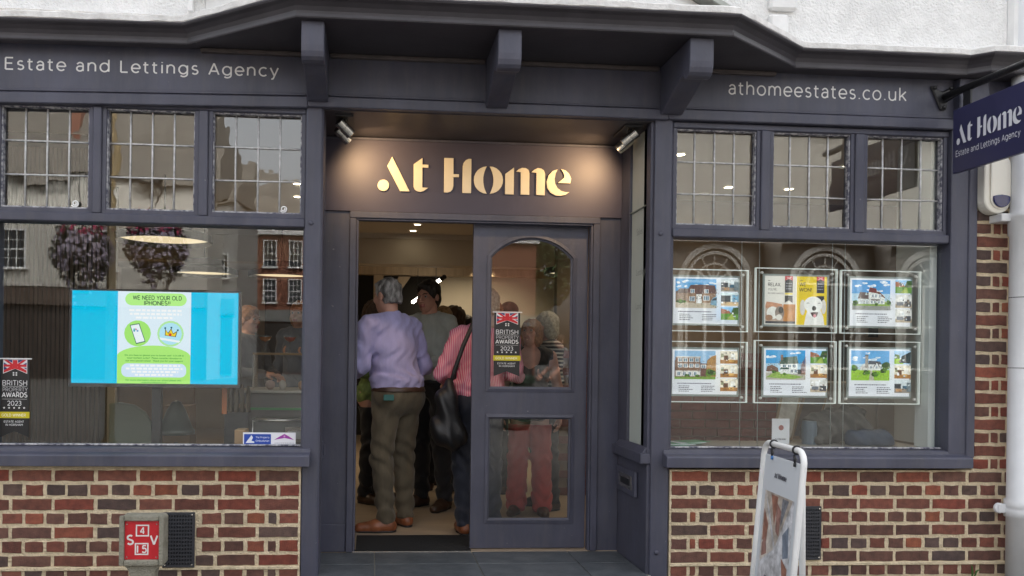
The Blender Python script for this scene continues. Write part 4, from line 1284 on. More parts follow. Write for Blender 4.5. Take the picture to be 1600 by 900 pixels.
for uu in (0.11, Wd - 0.085):
    b = MB()
    c = ab(uu, H_, 0)
    b.tube([c + Vector((0.022 * math.cos(a) * d.x, 0.022 * math.cos(a) * d.y, 0.022 * math.sin(a) - 0.004)) if False else c + nn * 0.018 * math.cos(a) + Vector((0, 0, 0.018 * math.sin(a))) for a in [2 * math.pi * i / 12 for i in range(12)]], 0.004, 6, closed=True)
    c2 = ab(uu + 0.008, H_ - 0.04, 0.006)
    b.tube([ab(uu, H_ - 0.02, 0.01), c2, ab(uu + 0.008, H_ - 0.055, 0.008)], [0.004, 0.008, 0.004], 6)
    b.build('strap', BLACK, t, smooth=True)
    MB().tube([ab(uu + 0.010, H_ - 0.055, 0.008), ab(uu + 0.011, H_ - 0.072, 0.008)], 0.006, 8).build('clip', mat('blue_clip', (0.05, 0.18, 0.45), 0.4) if uu < 0.2 else BLACK, t, smooth=True)
# ================================================================ FLAT PRINT
class Print:
    """A flat print: coloured shapes in (u, v) of a rectangle, each a hair in front of the one below."""
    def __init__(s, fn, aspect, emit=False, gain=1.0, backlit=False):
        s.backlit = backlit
        s.fn, s.asp, s.emit, s.gain = fn, aspect, emit, gain
        s.mb, s.mats, s.k = MB(), [], 0
    def mi(s, c, var=0.0, vs=30):
        key = ('e' if s.emit else 'b' if s.backlit else 'p') + c + ('_%d_%d' % (int(var * 100), vs) if var else '')
        if s.emit:
            m = emis('screen_' + key, lin(c), s.gain)
        else:
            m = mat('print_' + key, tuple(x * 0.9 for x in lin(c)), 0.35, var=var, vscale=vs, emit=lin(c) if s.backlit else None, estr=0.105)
        if m not in s.mats:
            s.mats.append(m)
        return s.mats.index(m)
    def poly(s, pts, c, var=0.0, vs=30):
        s.k += 1
        s.mb.poly([s.fn(u, v, s.k * 0.00012) for u, v in pts], s.mi(c, var, vs))
    def rect(s, u0, v0, u1, v1, c, var=0.0, vs=30):
        s.poly([(u0, v0), (u1, v0), (u1, v1), (u0, v1)], c, var, vs)
    def ell(s, u, v, ru, c, rv=None, n=18, var=0.0, vs=30):
        rv = rv if rv else ru * s.asp
        s.poly([(u + ru * math.cos(2 * math.pi * i / n), v + rv * math.sin(2 * math.pi * i / n)) for i in range(n)], c, var, vs)
    def rrect(s, u0, v0, u1, v1, r, c):
        rv = r * s.asp
        pts = []
        for cu, cv, a0 in ((u1 - r, v1 - rv, 0), (u0 + r, v1 - rv, 90), (u0 + r, v0 + rv, 180), (u1 - r, v0 + rv, 270)):
            for i in range(6):
                a = R(a0 + 18 * i)
                pts.append((cu + r * math.cos(a), cv + rv * math.sin(a)))
        s.poly(pts, c)
    def text(s, t, u0, u1, v, cap, c, bold=0.0, spacing=1.0):
        s.k += 1
        k0 = s.k * 0.00012
        if all(ch in GLYPH for ch in t):
            stext(s.mb, t, u0, u1, v, cap, lambda a, b, k: s.fn(a, b, k0 + k), weight=.125 + bold * 1.6, track=.13, mi=s.mi(c))
        else:
            text(s.mb, t, u0, u1, v, cap, fn=lambda a, b: s.fn(a, b, k0), bold=bold, spacing=spacing, mi=s.mi(c))
    def bars(s, u0, u1, v, h, c, seed=0):      # lines of print too small to read: strings of short dashes
        r = random.Random(seed)
        u = u0
        s.k += 1
        k = s.k * 0.00012
        m = s.mi(c)
        while u < u1:
            w = min(u1 - u, r.uniform(0.012, 0.035))
            s.mb.poly([s.fn(u, v, k), s.fn(u + w, v, k), s.fn(u + w, v + h, k), s.fn(u, v + h, k)], m)
            u += w + 0.008
    def build(s, name, parent):
        return s.mb.build(name, s.mats, parent, recalc=False)

def on_rect(x0, x1, z0, z1, y):
    return lambda u, v, k: (x0 + (x1 - x0) * u, y - k, z0 + (z1 - z0) * v)

# ================================================================ TV SCREEN in the left window
t = thing('display_screen', 'wide wall screen in the left window showing a turquoise and green appeal', 'screen', (-1.24, 0.35, 1.02))
sx0, sx1, sz0, sz1 = -1.710, -0.772, 1.026, 1.556
TVF = mat('screen_bezel', (0.05, 0.05, 0.055), 0.35)
b = MB()
b.box(sx0 - 0.014, sx0, 0.343, 0.39, sz0 - 0.022, sz1 + 0.010).box(sx1, sx1 + 0.014, 0.343, 0.39, sz0 - 0.022, sz1 + 0.010).box(sx0, sx1, 0.343, 0.39, sz0 - 0.022, sz0).box(sx0, sx1, 0.343, 0.39, sz1, sz1 + 0.010)
b.build('bezel', TVF, t, bevel=0.002)
MB().box(sx0, sx1, 0.353, 0.40, sz0, sz1).build('back', BLACK, t)
MB().box(-1.27, -1.22, 0.40, 0.45, -0.0, 1.4).box(-1.5, -1.0, 0.38, 0.62, 0.0, 0.02).build('stand', BLACK, t)
G = 0.235
P = Print(on_rect(sx0, sx1, sz0, sz1, 0.3525), (sx1 - sx0) / (sz1 - sz0), True, G)
P.rect(0, 0, 1, 1, '00c3ee')
P.rect(0.272, 0, 0.712, 1, 'e4f4ff')
P.rrect(0.315, 0.848, 0.685, 0.985, 0.04, 'b6f58a')
P.text('WE NEED YOUR OLD', 0.362, 0.655, 0.912, 0.043, '063a3a', bold=0.03)
P.text('IPHONES!!', 0.428, 0.587, 0.855, 0.043, '063a3a', bold=0.03)
for i, (a, b_) in enumerate(((0.34, 0.66), (0.345, 0.655), (0.38, 0.60))):
    P.bars(a, b_, 0.785 - i * 0.040, 0.022, 'ffffff', i)
P.ell(0.392, 0.545, 0.080, 'a9ec76')
P.ell(0.590, 0.545, 0.080, 'b9efa6')
P.ell(0.590, 0.545, 0.068, 'b7e9fb')
P.poly([(0.345, 0.635), (0.402, 0.655), (0.440, 0.455), (0.384, 0.428)], '3c6b63')
P.poly([(0.350, 0.628), (0.399, 0.645), (0.435, 0.462), (0.386, 0.440)], 'f2fbff')
for i, c in enumerate(('5fc4cf', 'd58fb0', '7aa8d8', '3aa7bd')):
    P.ell(0.372 + 0.010 * (i % 3), 0.588 - 0.016 * (i // 2), 0.006, c)
P.poly([(0.524, 0.505), (0.652, 0.468), (0.640, 0.448), (0.530, 0.48)], 'f5fbff')
P.poly([(0.556, 0.525), (0.558, 0.600), (0.575, 0.555), (0.594, 0.606), (0.606, 0.550), (0.632, 0.578), (0.622, 0.510)], '4a4a18')
P.poly([(0.560, 0.529), (0.562, 0.585), (0.576, 0.545), (0.593, 0.592), (0.606, 0.540), (0.626, 0.565), (0.618, 0.516)], 'f4d431')
P.ell(0.588, 0.535, 0.009, 'd33b26')
for u, v in ((0.558, 0.606), (0.595, 0.612), (0.634, 0.585)):
    P.ell(u, v, 0.006, '2c5e73')
P.poly([(0.272, 0.0), (0.712, 0.0), (0.712, 0.315)] + [(0.492 + 0.222 * math.cos(R(a)), 0.29 + 0.125 * math.sin(R(a))) for a in range(10, 171, 10)] + [(0.272, 0.315)], 'b2f07c')
P.text('Do you have an iphone you no longer use?  Is it still in', 0.318, 0.672, 0.300, 0.018, '1d8a3c', bold=0.015)
P.text('good working order?  Please consider donating to', 0.330, 0.660, 0.270, 0.018, '1d8a3c', bold=0.015)
P.text('our very special school.  Thank you for your support', 0.322, 0.668, 0.240, 0.018, '1d8a3c', bold=0.015)
P.rrect(0.298, 0.070, 0.688, 0.218, 0.035, 'd9ecff')
for i, (a, b_) in enumerate(((0.35, 0.65), (0.325, 0.665), (0.36, 0.64), (0.38, 0.61))):
    P.bars(a, b_, 0.186 - i * 0.034, 0.020, 'ffffff', 10 + i)
P.text('For more information about our school please visit:', 0.325, 0.660, 0.030, 0.018, '14a04a', bold=0.015)
P.text('www.athomeestates.co.uk', 0.42, 0.57, 0.006, 0.016, '14a04a', bold=0.015)
P.build('picture', t)

# ================================================================ AWARD BANNERS stuck on the glass
def award(x0, x1, z0, z1, y, label):
    t = thing('award_sticker', label, 'sticker', (0.5 * (x0 + x1), y, z0), group='award banners stuck on the glass')
    asp = (x1 - x0) / (z1 - z0)
    P = Print(on_rect(x0, x1, z0, z1, y), asp)
    fl = 0.80
    body = [(0, 0.0), (0.5, 0.075), (1, 0.0), (1, 0.985), (0, 0.985)]
    MB().prism([(x0 + (x1 - x0) * u, z0 + (z1 - z0) * v) for u, v in body], 'y', y, y + 0.0012).build('vinyl', mat('print_black', (0.012, 0.012, 0.013), 0.4), t)
    MB().box(x0 - 0.012, x1 + 0.012, y - 0.004, y + 0.001, z1 - 0.006, z1).build('rail', WHITE_P, t)
    def flag(pts, c):
        P.poly(pts, c)
    lo = 0.79
    ch = lambda u: lo + (0.075 - abs(u - 0.5) * 0.15)      # chevron lower edge
    def strip(u0, v0, u1, v1, w, c):
        n = 7
        # clip diagonal strokes to the chevron-shaped flag
        top = []
        for i in range(n):
            ua = u0 + (u1 - u0) * i / n
            ub = u0 + (u1 - u0) * (i + 1) / n
            va = v0 + (v1 - v0) * i / n
            vb = v0 + (v1 - v0) * (i + 1) / n
            q = [(ua, min(0.98, va + w)), (ub, min(0.98, vb + w)), (ub, max(ch(ub), vb - w)), (ua, max(ch(ua), va - w))]
            if q[0][1] > q[3][1] and q[1][1] > q[2][1]:
                P.poly([q[3], q[2], q[1], q[0]], c)
    P.poly([(0.08, ch(0.08)), (0.5, ch(0.5)), (0.92, ch(0.92)), (0.92, 0.982), (0.08, 0.982)], 'f2f2f4')
    P.poly([(0.11, ch(0.08) + 0.03), (0.11, 0.90), (0.25, 0.86)], '24407e')
    for m in (lambda u: u, lambda u: 1 - u):
        P.poly([(m(0.10), 0.945), (m(0.10), 0.915), (m(0.24), 0.915)], '24407e')
        P.poly([(m(0.20), 0.978), (m(0.40), 0.978), (m(0.40), 0.940)], '24407e')
        P.poly([(m(0.10), 0.880), (m(0.10), 0.855), (m(0.20), 0.880)], '24407e')
        P.poly([(m(0.10), ch(0.08) + 0.012), (m(0.10), ch(0.08) + 0.042), (m(0.38), 0.902), (m(0.46), ch(0.46) + 0.006)], 'd8232f')
        P.poly([(m(0.10), 0.978), (m(0.22), 0.978), (m(0.46), 0.915), (m(0.36), 0.912)], 'd8232f')
    P.rect(0.10, 0.890, 0.90, 0.918, 'd8232f')
    P.poly([(0.42, ch(0.42) + 0.004), (0.5, ch(0.5) + 0.002), (0.58, ch(0.58) + 0.004), (0.58, 0.975), (0.42, 0.975)], 'd8232f')
    for du in (-0.075, 0.025):
        for dv in (0.0, 0.026):
            P.rect(0.5 + du, 0.778 + dv, 0.5 + du + 0.05, 0.778 + dv + 0.018, 'f0f0f0')
    P.text('BRITISH', 0.07, 0.93, 0.655, 0.062, 'e8e8ea', bold=0.0)
    P.rect(0.07, 0.640, 0.93, 0.644, 'd8d8d8')
    P.text('PROPERTY', 0.08, 0.95, 0.580, 0.046, 'c9c9cc', bold=-0.005)
    P.text('AWARDS', 0.06, 0.94, 0.508, 0.056, 'f4f4f4', bold=0.028)
    P.rect(0.07, 0.480, 0.93, 0.484, 'd8d8d8')
    P.text('2023', 0.25, 0.74, 0.402, 0.056, 'e8e8ea', bold=0.01)
    for i in range(5):
        c = (0.14 + 0.175 * i, 0.372)
        P.poly([(c[0] + (0.045 if j % 2 == 0 else 0.02) * math.sin(math.pi * j / 5), c[1] + (0.045 if j % 2 == 0 else 0.02) * asp * math.cos(math.pi * j / 5)) for j in range(10)], 'f4f4f4')
    P.rect(-0.03, 0.242, 1.03, 0.322, 'd9c91e')
    P.text('GOLD WINNER', 0.06, 0.90, 0.264, 0.032, 'fbf7d8', bold=0.03)
    P.text('ESTATE AGENT', 0.14, 0.84, 0.186, 0.024, 'e8e8ea', bold=0.02)
    P.text('IN HORSHAM', 0.20, 0.80, 0.146, 0.024, 'e8e8ea', bold=0.02)
    P.build('print', t)
award(-1.970, -1.822, 0.743, 1.166, 0.0555, 'black British Property Awards banner in the bottom corner of the left display window')
award(0.770, 0.935, 1.085, 1.492, 0.6320, 'black British Property Awards banner on the upper pane of the door')

t = thing('membership_sticker', 'white sticker with blue ombudsman mark and purple roof in the left window corner', 'sticker', (-0.55, 0.056, 0.70))
P = Print(on_rect(-0.692, -0.407, 0.702, 0.776, 0.0555), 285 / 74)
MB().box(-0.692, -0.407, 0.0556, 0.0572, 0.702, 0.776).build('vinyl', PAPER, t)
P.rect(0.01, 0.03, 0.54, 0.97, 'f4f6fa')
P.rrect(0.02, 0.12, 0.53, 0.88, 0.012, '1b49b0')
P.poly([(0.05, 0.22), (0.16, 0.80), (0.19, 0.62), (0.16, 0.38), (0.215, 0.34), (0.215, 0.22)], 'eef2fa')
P.text('The Property', 0.24, 0.50, 0.58, 0.12, 'e8eefa', bold=0.02)
P.text('Ombudsman', 0.24, 0.50, 0.32, 0.13, 'e8eefa', bold=0.02)
P.poly([(0.59, 0.46), (0.70, 0.72), (0.785, 0.90), (0.87, 0.72), (0.97, 0.46), (0.785, 0.60)], 'a63aa8')
P.ell(0.785, 0.72, 0.018, 'd9a5dc')
P.bars(0.60, 0.97, 0.20, 0.05, 'b9bcc4', 4)
P.build('print', t)

# ================================================================ PROPERTY CARDS in hanging acrylic holders
def clouds(P, u0, v0, u1, v1, seed, n=7):
    r = random.Random(seed)
    for i in range(n):
        u = r.uniform(u0 + .02, u1 - .05)
        v = r.uniform(v0 + 0.35 * (v1 - v0), v1 - .03)
        w = r.uniform(0.02, 0.055)
        for j in range(4):
            uu, vv = u + r.uniform(-w, w), v + r.uniform(-.012, .012)
            ru = min(w * r.uniform(.4, .8), uu - u0, u1 - uu)
            if ru > 0.006:
                P.ell(uu, min(vv, v1 - 0.02), ru, ['ffffff', 'eaf2fa', 'd4e6f5'][j % 3], rv=min(0.03, ru * 0.7), n=12)

def thumb(P, u0, v0, u1, v1, kind, seed):
    r = random.Random(seed)
    w, h = u1 - u0, v1 - v0
    q = lambda a, b: (u0 + w * a, v0 + h * b)
    def rc(a, b, c, d, col, var=0.4):
        P.poly([q(a, b), q(c, b), q(c, d), q(a, d)], col, var, 40)
    if kind == 'garden':
        rc(0, 0, 1, 1, '8fc2ea')
        rc(0, 0, 1, .5, '5f8f35')
        P.poly([q(.0, .5), q(.0, .9), q(.45, .75), q(.6, .5)], 'a2664a', .3, 40)
        P.poly([q(.55, .45), q(.7, .95), q(1, .98), q(1, .45)], '3a5a22', .4, 40)
        P.poly([q(.3, 0), q(.6, .45), q(.7, .45), q(.8, 0)], '9bb04e', .3, 40)
    elif kind == 'hedge':
        rc(0, 0, 1, 1, 'a9cdea')
        rc(0, 0, .55, .45, '9fc53c')
        P.poly([q(.3, .1), q(.45, .6), q(1, .95), q(1, .05)], '2e3a3c', .4, 40)
        P.poly([q(0, .4), q(.05, .75), q(.3, .7), q(.35, .4)], '56762a', .4, 40)
    elif kind == 'kitchen':
        rc(0, 0, 1, 1, 'cfd8da')
        rc(0, .0, 1, .35, '8d8478')
        rc(0, .35, .4, .7, '3f4347')
        rc(.5, .3, .75, .55, '3a5f73')
        rc(.75, .1, 1, .8, '6f7d82')
        rc(.1, .1, .45, .3, 'b98f66')
    elif kind == 'warm':
        rc(0, 0, 1, 1, 'e6ddc8')
        rc(0, 0, 1, .3, 'a8763f')
        rc(.2, .3, .45, .65, '6b4a34')
        rc(.6, .35, .85, .8, 'f3efe2')
        rc(.5, .15, .8, .33, 'd2a45e')
        rc(.05, .5, .2, .8, '8a8d6e')
    elif kind == 'lounge':
        rc(0, 0, 1, 1, 'd9d8d2')
        rc(0, 0, 1, .28, 'b7a78f')
        rc(.08, .18, .5, .45, '6d737b')
        rc(.55, .1, .95, .5, '40444b')
        rc(.3, .5, .55, .85, 'f4f5f3')
    else:
        rc(0, 0, 1, 1, 'd6e6ea')
        rc(0, 0, 1, .3, 'cfb591')
        rc(0, .3, .55, .8, '4a4d50')
        rc(.65, .3, 1, .85, '7fb0cc')
        P.poly([q(.1, 0), q(.5, .25), q(.9, .2), q(.9, 0)], 'd8b98d', .2, 40)
    for i in range(9):
        a, b_ = r.uniform(0, .85), r.uniform(.08, .85)
        rc(a, b_, a + r.uniform(.04, .14), b_ + r.uniform(.04, .14), r.choice(['ffffff', '2f3436', '9c8f80', 'c9d4d8', '6a5648']), .2)

def main_photo(P, kind):
    u0, v0, u1, v1 = 0.03, 0.335, 0.665, 0.965
    q = lambda a, b: (u0 + (u1 - u0) * a, v0 + (v1 - v0) * b)
    def pl(pts, c, var=0.34, vs=90):
        P.poly([q(a, b) for a, b in pts], c, var, vs)
    def rc(a, b, c, d, col, var=0.28):
        pl([(a, b), (c, b), (c, d), (a, d)], col, var)
    def win(a, b, w, h, n=2):
        rc(a - .01, b - .012, a + w + .01, b + h + .012, 'f2f2f0', 0)
        for i in range(n):
            rc(a + w * i / n + .004, b, a + w * (i + 1) / n - .004, b + h, '59788c', .4)
    def bush(a, b, r_, c='3f6424', n=6, seed=1):
        rr = random.Random(seed + int(a * 100))
        for i in range(n):
            aa, bb = a + rr.uniform(-r_, r_) * .7, b + rr.uniform(-r_, r_) * .5
            k = r_ * rr.uniform(.4, .7)
            aa = min(max(aa, k), 1 - k)
            uu, vv = q(aa, max(bb, .1))
            P.ell(uu, vv, k * (u1 - u0), [c, '557f2c', '2f4d1c'][i % 3], rv=k * (v1 - v0), n=11, var=.35, vs=120)
    sky = {'a': '5aa8e0', 'b': '4c9fe0', 'c': '9cc4e8', 'd': '3fa3df', 'e': '6db4ec'}[kind]
    rc(0, .3, 1, 1, sky, .1)
    rc(0, .3, 1, .55, 'b5d8ef', .1)
    clouds(P, *q(0, .45), *q(1, 1), seed=ord(kind), n=9 if kind in 'ab' else 6)
    if kind == 'a':
        rc(0, 0, 1, .22, 'cbbba6', .12)
        pl([(0, .2), (0, .55), (.12, .62), (.3, .62), (.3, .2)], '8f7460')
        pl([(.0, .5), (.1, .66), (.36, .66), (.36, .5)], '5e4a44')
        rc(.28, .18, .98, .55, '9b7a60')
        pl([(.26, .52), (.36, .78), (.60, .80), (.95, .78), (1, .55), (1, .5)], '6b4c45')
        for a in (.36, .70):
            pl([(a - .03, .5), (a - .03, .62), (a + .05, .73), (a + .13, .62), (a + .13, .5)], '70483f')
            win(a + .01, .52, .08, .11)
        pl([(.47, .46), (.56, .58), (.67, .46)], '5a3f3a')
        rc(.50, .16, .64, .47, 'e8e6e0')
        rc(.545, .16, .60, .36, 'f8f8f6')
        rc(.51, .3, .53, .4, '39444a')
        rc(.615, .3, .635, .4, '39444a')
        win(.34, .24, .12, .14, 3)
        win(.68, .27, .13, .14, 3)
        pl([(.84, .12), (.86, .26), (.91, .36), (1, .40), (1, .08)], '7fa3b8')
        pl([(.88, .26), (.92, .33), (1, .36), (1, .27)], '2d3e4a')
        bush(.08, .24, .09)
        bush(.2, .22, .05)
    elif kind == 'b':
        rc(0, 0, 1, .22, '9a9a98', .15)
        rc(.02, .14, .98, .27, '8fb04a', .2)
        pl([(.15, .2), (.15, .42), (.40, .42), (.42, .2)], 'd5dbd8')
        pl([(.14, .38), (.2, .60), (.42, .58), (.46, .36)], '5b4b49')
        rc(.19, .2, .42, .34, 'eef1ef')
        for i in range(3):
            rc(.2 + .075 * i, .2, .262 + .075 * i, .32, 'c2cbd0')
        pl([(.42, .2), (.42, .62), (.46, .75), (.60, .70), (.84, .48), (.84, .2)], 'e4e6e2')
        pl([(.42, .60), (.45, .76), (.62, .72), (.64, .56)], '7c3b3a')
        pl([(.60, .60), (.70, .62), (.86, .42), (.84, .40)], '6c4038')
        rc(.48, .30, .72, .36, '4c3b34')
        for a in (.48, .56, .66, .74):
            win(a, .22, .05, .09)
        for a in (.50, .58, .68):
            win(a, .42, .05, .10)
        pl([(.32, .5), (.35, .60), (.39, .5)], 'b0bcbc')
        bush(.05, .24, .09, '4e7a2c')
        bush(.93, .26, .08, '44702a')
        bush(.62, .19, .05)
    elif kind == 'c':
        rc(0, 0, 1, .10, '7fa443', .2)
        rc(.02, .08, .62, .78, '8c6a55')
        pl([(.0, .08), (0, .66), (.06, .70), (.06, .08)], '77594a')
        rc(.04, .76, .64, .80, 'd8d4cc')
        for v in (.62, .42):
            for a in (.09, .22, .36, .50):
                win(a, v, .085, .11)
        rc(.02, .10, .62, .30, 'd4d2cc')
        for a in (.06, .2, .33, .46):
            win(a, .13, .07, .12)
        rc(.62, .1, .78, .56, '6f4f46')
        win(.65, .4, .1, .1)
        pl([(.76, .1), (.78, .66), (.88, .80), (1, .86), (1, .1)], 'a98150')
        bush(.90, .22, .13, '5d8430', 9)
        bush(.3, .14, .06)
        bush(.55, .12, .05)
    elif kind == 'd':
        rc(0, 0, 1, .24, 'b9b3a6', .12)
        pl([(0, .08), (.25, .28), (.95, .10), (.7, .02)], '94b551')
        pl([(.0, .28), (.03, .45), (.15, .5), (.30, .40), (.32, .26)], '7a5a4c')
        rc(.36, .20, .80, .55, 'eef0ee')
        pl([(.33, .52), (.40, .75), (.78, .80), (.82, .55)], '3d5a4c')
        rc(.37, .66, .43, .84, '7a5a48')
        pl([(.34, .35), (.38, .42), (.58, .42), (.58, .35)], '37584e')
        for a in (.42, .55, .67):
            win(a, .42, .08, .09)
        for a in (.62, .72):
            win(a, .25, .06, .09)
        rc(.8, .2, .9, .35, '4a5254')
        pl([(.88, .18), (.88, .5), (1, .8), (1, .18)], '8a4f3a')
        bush(.2, .27, .06)
        bush(.47, .20, .05, '6d8f3f')
    else:
        rc(0, 0, 1, .36, '9cc93a', .2)
        pl([(.5, .36), (.54, .36), (.60, .0), (.46, 0)], 'c3bcae')
        pl([(.22, .34), (.25, .48), (.33, .56), (.44, .58), (.44, .34)], 'd7d6d2')
        rc(.36, .42, .44, .85, 'a9a198')
        rc(.355, .82, .445, .86, '7e7872')
        pl([(.43, .52), (.46, .66), (.74, .64), (.82, .50)], '575b64')
        rc(.44, .34, .80, .54, 'e6e6e4')
        pl([(.58, .42), (.66, .62), (.74, .42)], 'dedede')
        pl([(.57, .44), (.66, .65), (.75, .44), (.73, .44), (.66, .6), (.59, .44)], '4c4038')
        for a in (.48, .63, .75):
            win(a, .40, .05, .08)
        bush(.06, .42, .12, '3b5f2a', 8)
        bush(.92, .48, .13, '3a6230', 9)
        bush(.38, .27, .09, '4f7d26', 7)
        bush(.64, .20, .11, '6fa52f', 8)
        bush(.80, .32, .09, '4f7d26', 7)

def holder(x0, x1, z0, z1, label, kind, thumbs):
    yp = 0.15
    t = thing('property_card', label, 'property card', (0.5 * (x0 + x1), yp, z0), group='property cards hanging in the right window')
    MB().box(x0, x1, yp - 0.004, yp - 0.001, z0, z1).build('acrylic_front', ACRYLIC, t)
    e = MB()
    w = 0.0042
    e.box(x0 - w, x0, yp - 0.008, yp + 0.012, z0 - w, z1 + w).box(x1, x1 + w, yp - 0.008, yp + 0.012, z0 - w, z1 + w)
    e.box(x0, x1, yp - 0.008, yp + 0.012, z0 - w, z0).box(x0, x1, yp - 0.008, yp + 0.012, z1, z1 + w)
    e.build('acrylic_edge', EDGE, t)
    mx = 0.043
    mz = 0.030
    m0, m1, n0, n1 = x0 + mx, x1 - mx, z0 + mz, z1 - mz
    MB().box(m0, m1, yp + 0.004, yp + 0.008, n0, n1).build('backing', mat('grey_backing', (0.36, 0.39, 0.37), 0.5), t)
    p0, p1, q0, q1 = m0 + 0.013, m1 - 0.013, n0 + 0.012, n1 - 0.012
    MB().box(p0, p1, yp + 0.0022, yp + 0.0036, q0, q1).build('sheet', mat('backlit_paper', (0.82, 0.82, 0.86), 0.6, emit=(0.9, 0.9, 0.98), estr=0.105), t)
    for sx in (m0 - 0.012, m1 + 0.012):
        for sz in (n0 - 0.004, n1 + 0.004):
            MB().lathe([(0.008, 0), (0.008, 0.010), (0.006, 0.013), (0.001, 0.014)], (sx, yp - 0.004, sz), 12, axis=(0, -1, 0)).build('standoff', mat('satin_standoff', (0.75, 0.73, 0.68), 0.3, metal=0.3), t, smooth=False)
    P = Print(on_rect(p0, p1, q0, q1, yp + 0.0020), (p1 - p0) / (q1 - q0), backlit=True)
    if kind == 'dog':
        P.rect(0, 0, 0.5, 1, 'ece6de', .05, 10)
        P.text('RELAX,', 0.05, 0.26, 0.79, 0.065, '2c2a2a', bold=0.03)
        P.text("YOU'RE", 0.05, 0.19, 0.70, 0.045, '4a4644')
        P.text('IN SAFE HANDS', 0.05, 0.30, 0.625, 0.036, '4a4644')
        P.bars(0.05, 0.09, 0.895, 0.012, '5a5654', 2)
        # photo of a spotted puppy on a cushion with a pale wooden box
        P.rect(0.01, 0.02, 0.49, 0.40, 'b9a090', .25, 20)
        P.poly([(0.01, 0.40), (0.03, 0.47), (0.16, 0.45), (0.28, 0.42), (0.28, 0.34), (0.01, 0.34)], 'c98e6e', .2, 30)
        P.poly([(0.30, 0.02), (0.30, 0.42), (0.49, 0.42), (0.49, 0.02)], 'c78345', .2, 20)
        P.ell(0.13, 0.24, 0.10, 'f0ece6', rv=0.13, var=.1)
        P.ell(0.24, 0.24, 0.075, '8c7d74', rv=0.14, var=.3)
        P.ell(0.26, 0.30, 0.04, '2d2b2d', rv=0.07)
        P.ell(0.23, 0.15, 0.05, 'e9e2da', rv=0.06)
        P.ell(0.07, 0.14, 0.06, 'a4795e', rv=0.06, var=.2)
        P.rect(0.01, 0.02, 0.49, 0.07, '3c3e48', .3, 30)
        P.rect(0.51, 0, 1, 1, 'f2d018', .06, 6)
        P.text('WE', 0.555, 0.66, 0.80, 0.07, '3a3420', bold=0.02)
        P.text('WON!', 0.555, 0.755, 0.69, 0.07, '3a3420', bold=0.02)
        P.bars(0.555, 0.61, 0.91, 0.012, '6a5a18', 3)
        for a in (0.32, 0.83):
            P.rect(a, 0.66, a + 0.125, 1.0, '34343c', .1)
            P.poly([(a, 0.45), (a + 0.0625, 0.50), (a + 0.125, 0.45), (a + 0.125, 0.60), (a, 0.60)], '2b2b31')
            P.rect(a, 0.62, a + 0.125, 0.65, 'e8d032')
            P.poly([(a, 0.91), (a + 0.0625, 0.94), (a + 0.125, 0.91), (a + 0.125, 1.0), (a, 1.0)], 'd1333a')
            P.poly([(a + 0.01, 0.985), (a + 0.04, 0.985), (a + 0.115, 0.93), (a + 0.085, 0.935)], 'eeb9bb')
            P.poly([(a + 0.115, 0.985), (a + 0.085, 0.985), (a + 0.01, 0.93), (a + 0.04, 0.935)], 'eeb9bb')
            for k in range(3):
                P.bars(a + 0.015, a + 0.11, 0.84 - k * 0.055, 0.02, '9a9aa4', 6 + k)
        # laughing white dog
        P.poly([(0.63, 0.0), (0.66, 0.20), (0.70, 0.36), (0.88, 0.36), (0.94, 0.18), (0.96, 0.0)], 'ece9e4', .08, 40)
        P.ell(0.605, 0.36, 0.045, 'dcd6cf', rv=0.16, var=.08)
        P.ell(0.945, 0.38, 0.04, 'dcd6cf', rv=0.15, var=.08)
        P.ell(0.775, 0.42, 0.15, 'f4f1ec', rv=0.17, var=.06)
        P.ell(0.775, 0.30, 0.10, 'f7f5f1', rv=0.13, var=.06)
        for a in (0.69, 0.87):
            P.poly([(a - 0.03, 0.44), (a, 0.465), (a + 0.03, 0.445), (a, 0.448)], '4a4442')
        P.ell(0.79, 0.345, 0.035, '2a2726', rv=0.05)
        P.poly([(0.73, 0.255), (0.79, 0.27), (0.86, 0.265), (0.835, 0.18), (0.80, 0.15), (0.76, 0.18)], '4a2a2c')
        P.ell(0.80, 0.19, 0.025, 'd98a96', rv=0.035)
    else:
        main_photo(P, kind)
        rg = random.Random(ord(kind) * 3)
        for i in range(230):                 # fine foliage, brick and gravel flecks of the photograph
            a, b_ = rg.random(), rg.random()
            uu, vv = 0.035 + a * 0.62, 0.34 + b_ * 0.40
            pal = ['4a6a30', '86a85a', '2f3d24', 'a8a090', '6d5c4e'] if b_ < 0.35 else ['5d4a40', '8d7763', 'c9c4ba', '3c3a3a', '7f6a58']
            if kind in 'be' and b_ > .7:
                continue
            w, h_ = rg.uniform(.004, .014), rg.uniform(.005, .016)
            P.poly([(uu, vv), (uu + w, vv + rg.uniform(-.004, .004)), (uu + w * .8, vv + h_), (uu + w * .1, vv + h_ * .9)], rg.choice(pal), .3, 60)
        for i, k in enumerate(thumbs):
            thumb(P, 0.695, 0.69 - i * 0.305, 0.965, 0.965 - i * 0.305, k, i * 7 + ord(kind))
        P.bars(0.035, 0.55, 0.235, 0.022, '5d5d68', ord(kind))
        for i in range(4):
            P.bars(0.055, random.uniform(0.18, 0.28), 0.18 - i * 0.038, 0.016, '3d3d46', i + 20 + ord(kind))
            P.bars(0.40, random.uniform(0.55, 0.64), 0.18 - i * 0.038, 0.016, '3d3d46', i + 40 + ord(kind))
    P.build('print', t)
    return t
C0, C1, C2, C3, C4, C5 = 1.690, 2.188, 2.240, 2.730, 2.762, 3.248
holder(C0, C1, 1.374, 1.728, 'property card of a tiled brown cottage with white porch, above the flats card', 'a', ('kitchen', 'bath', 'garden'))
holder(C2, C3, 1.376, 1.745, 'award card with a laughing white dog on yellow saying We Won', 'dog', ())
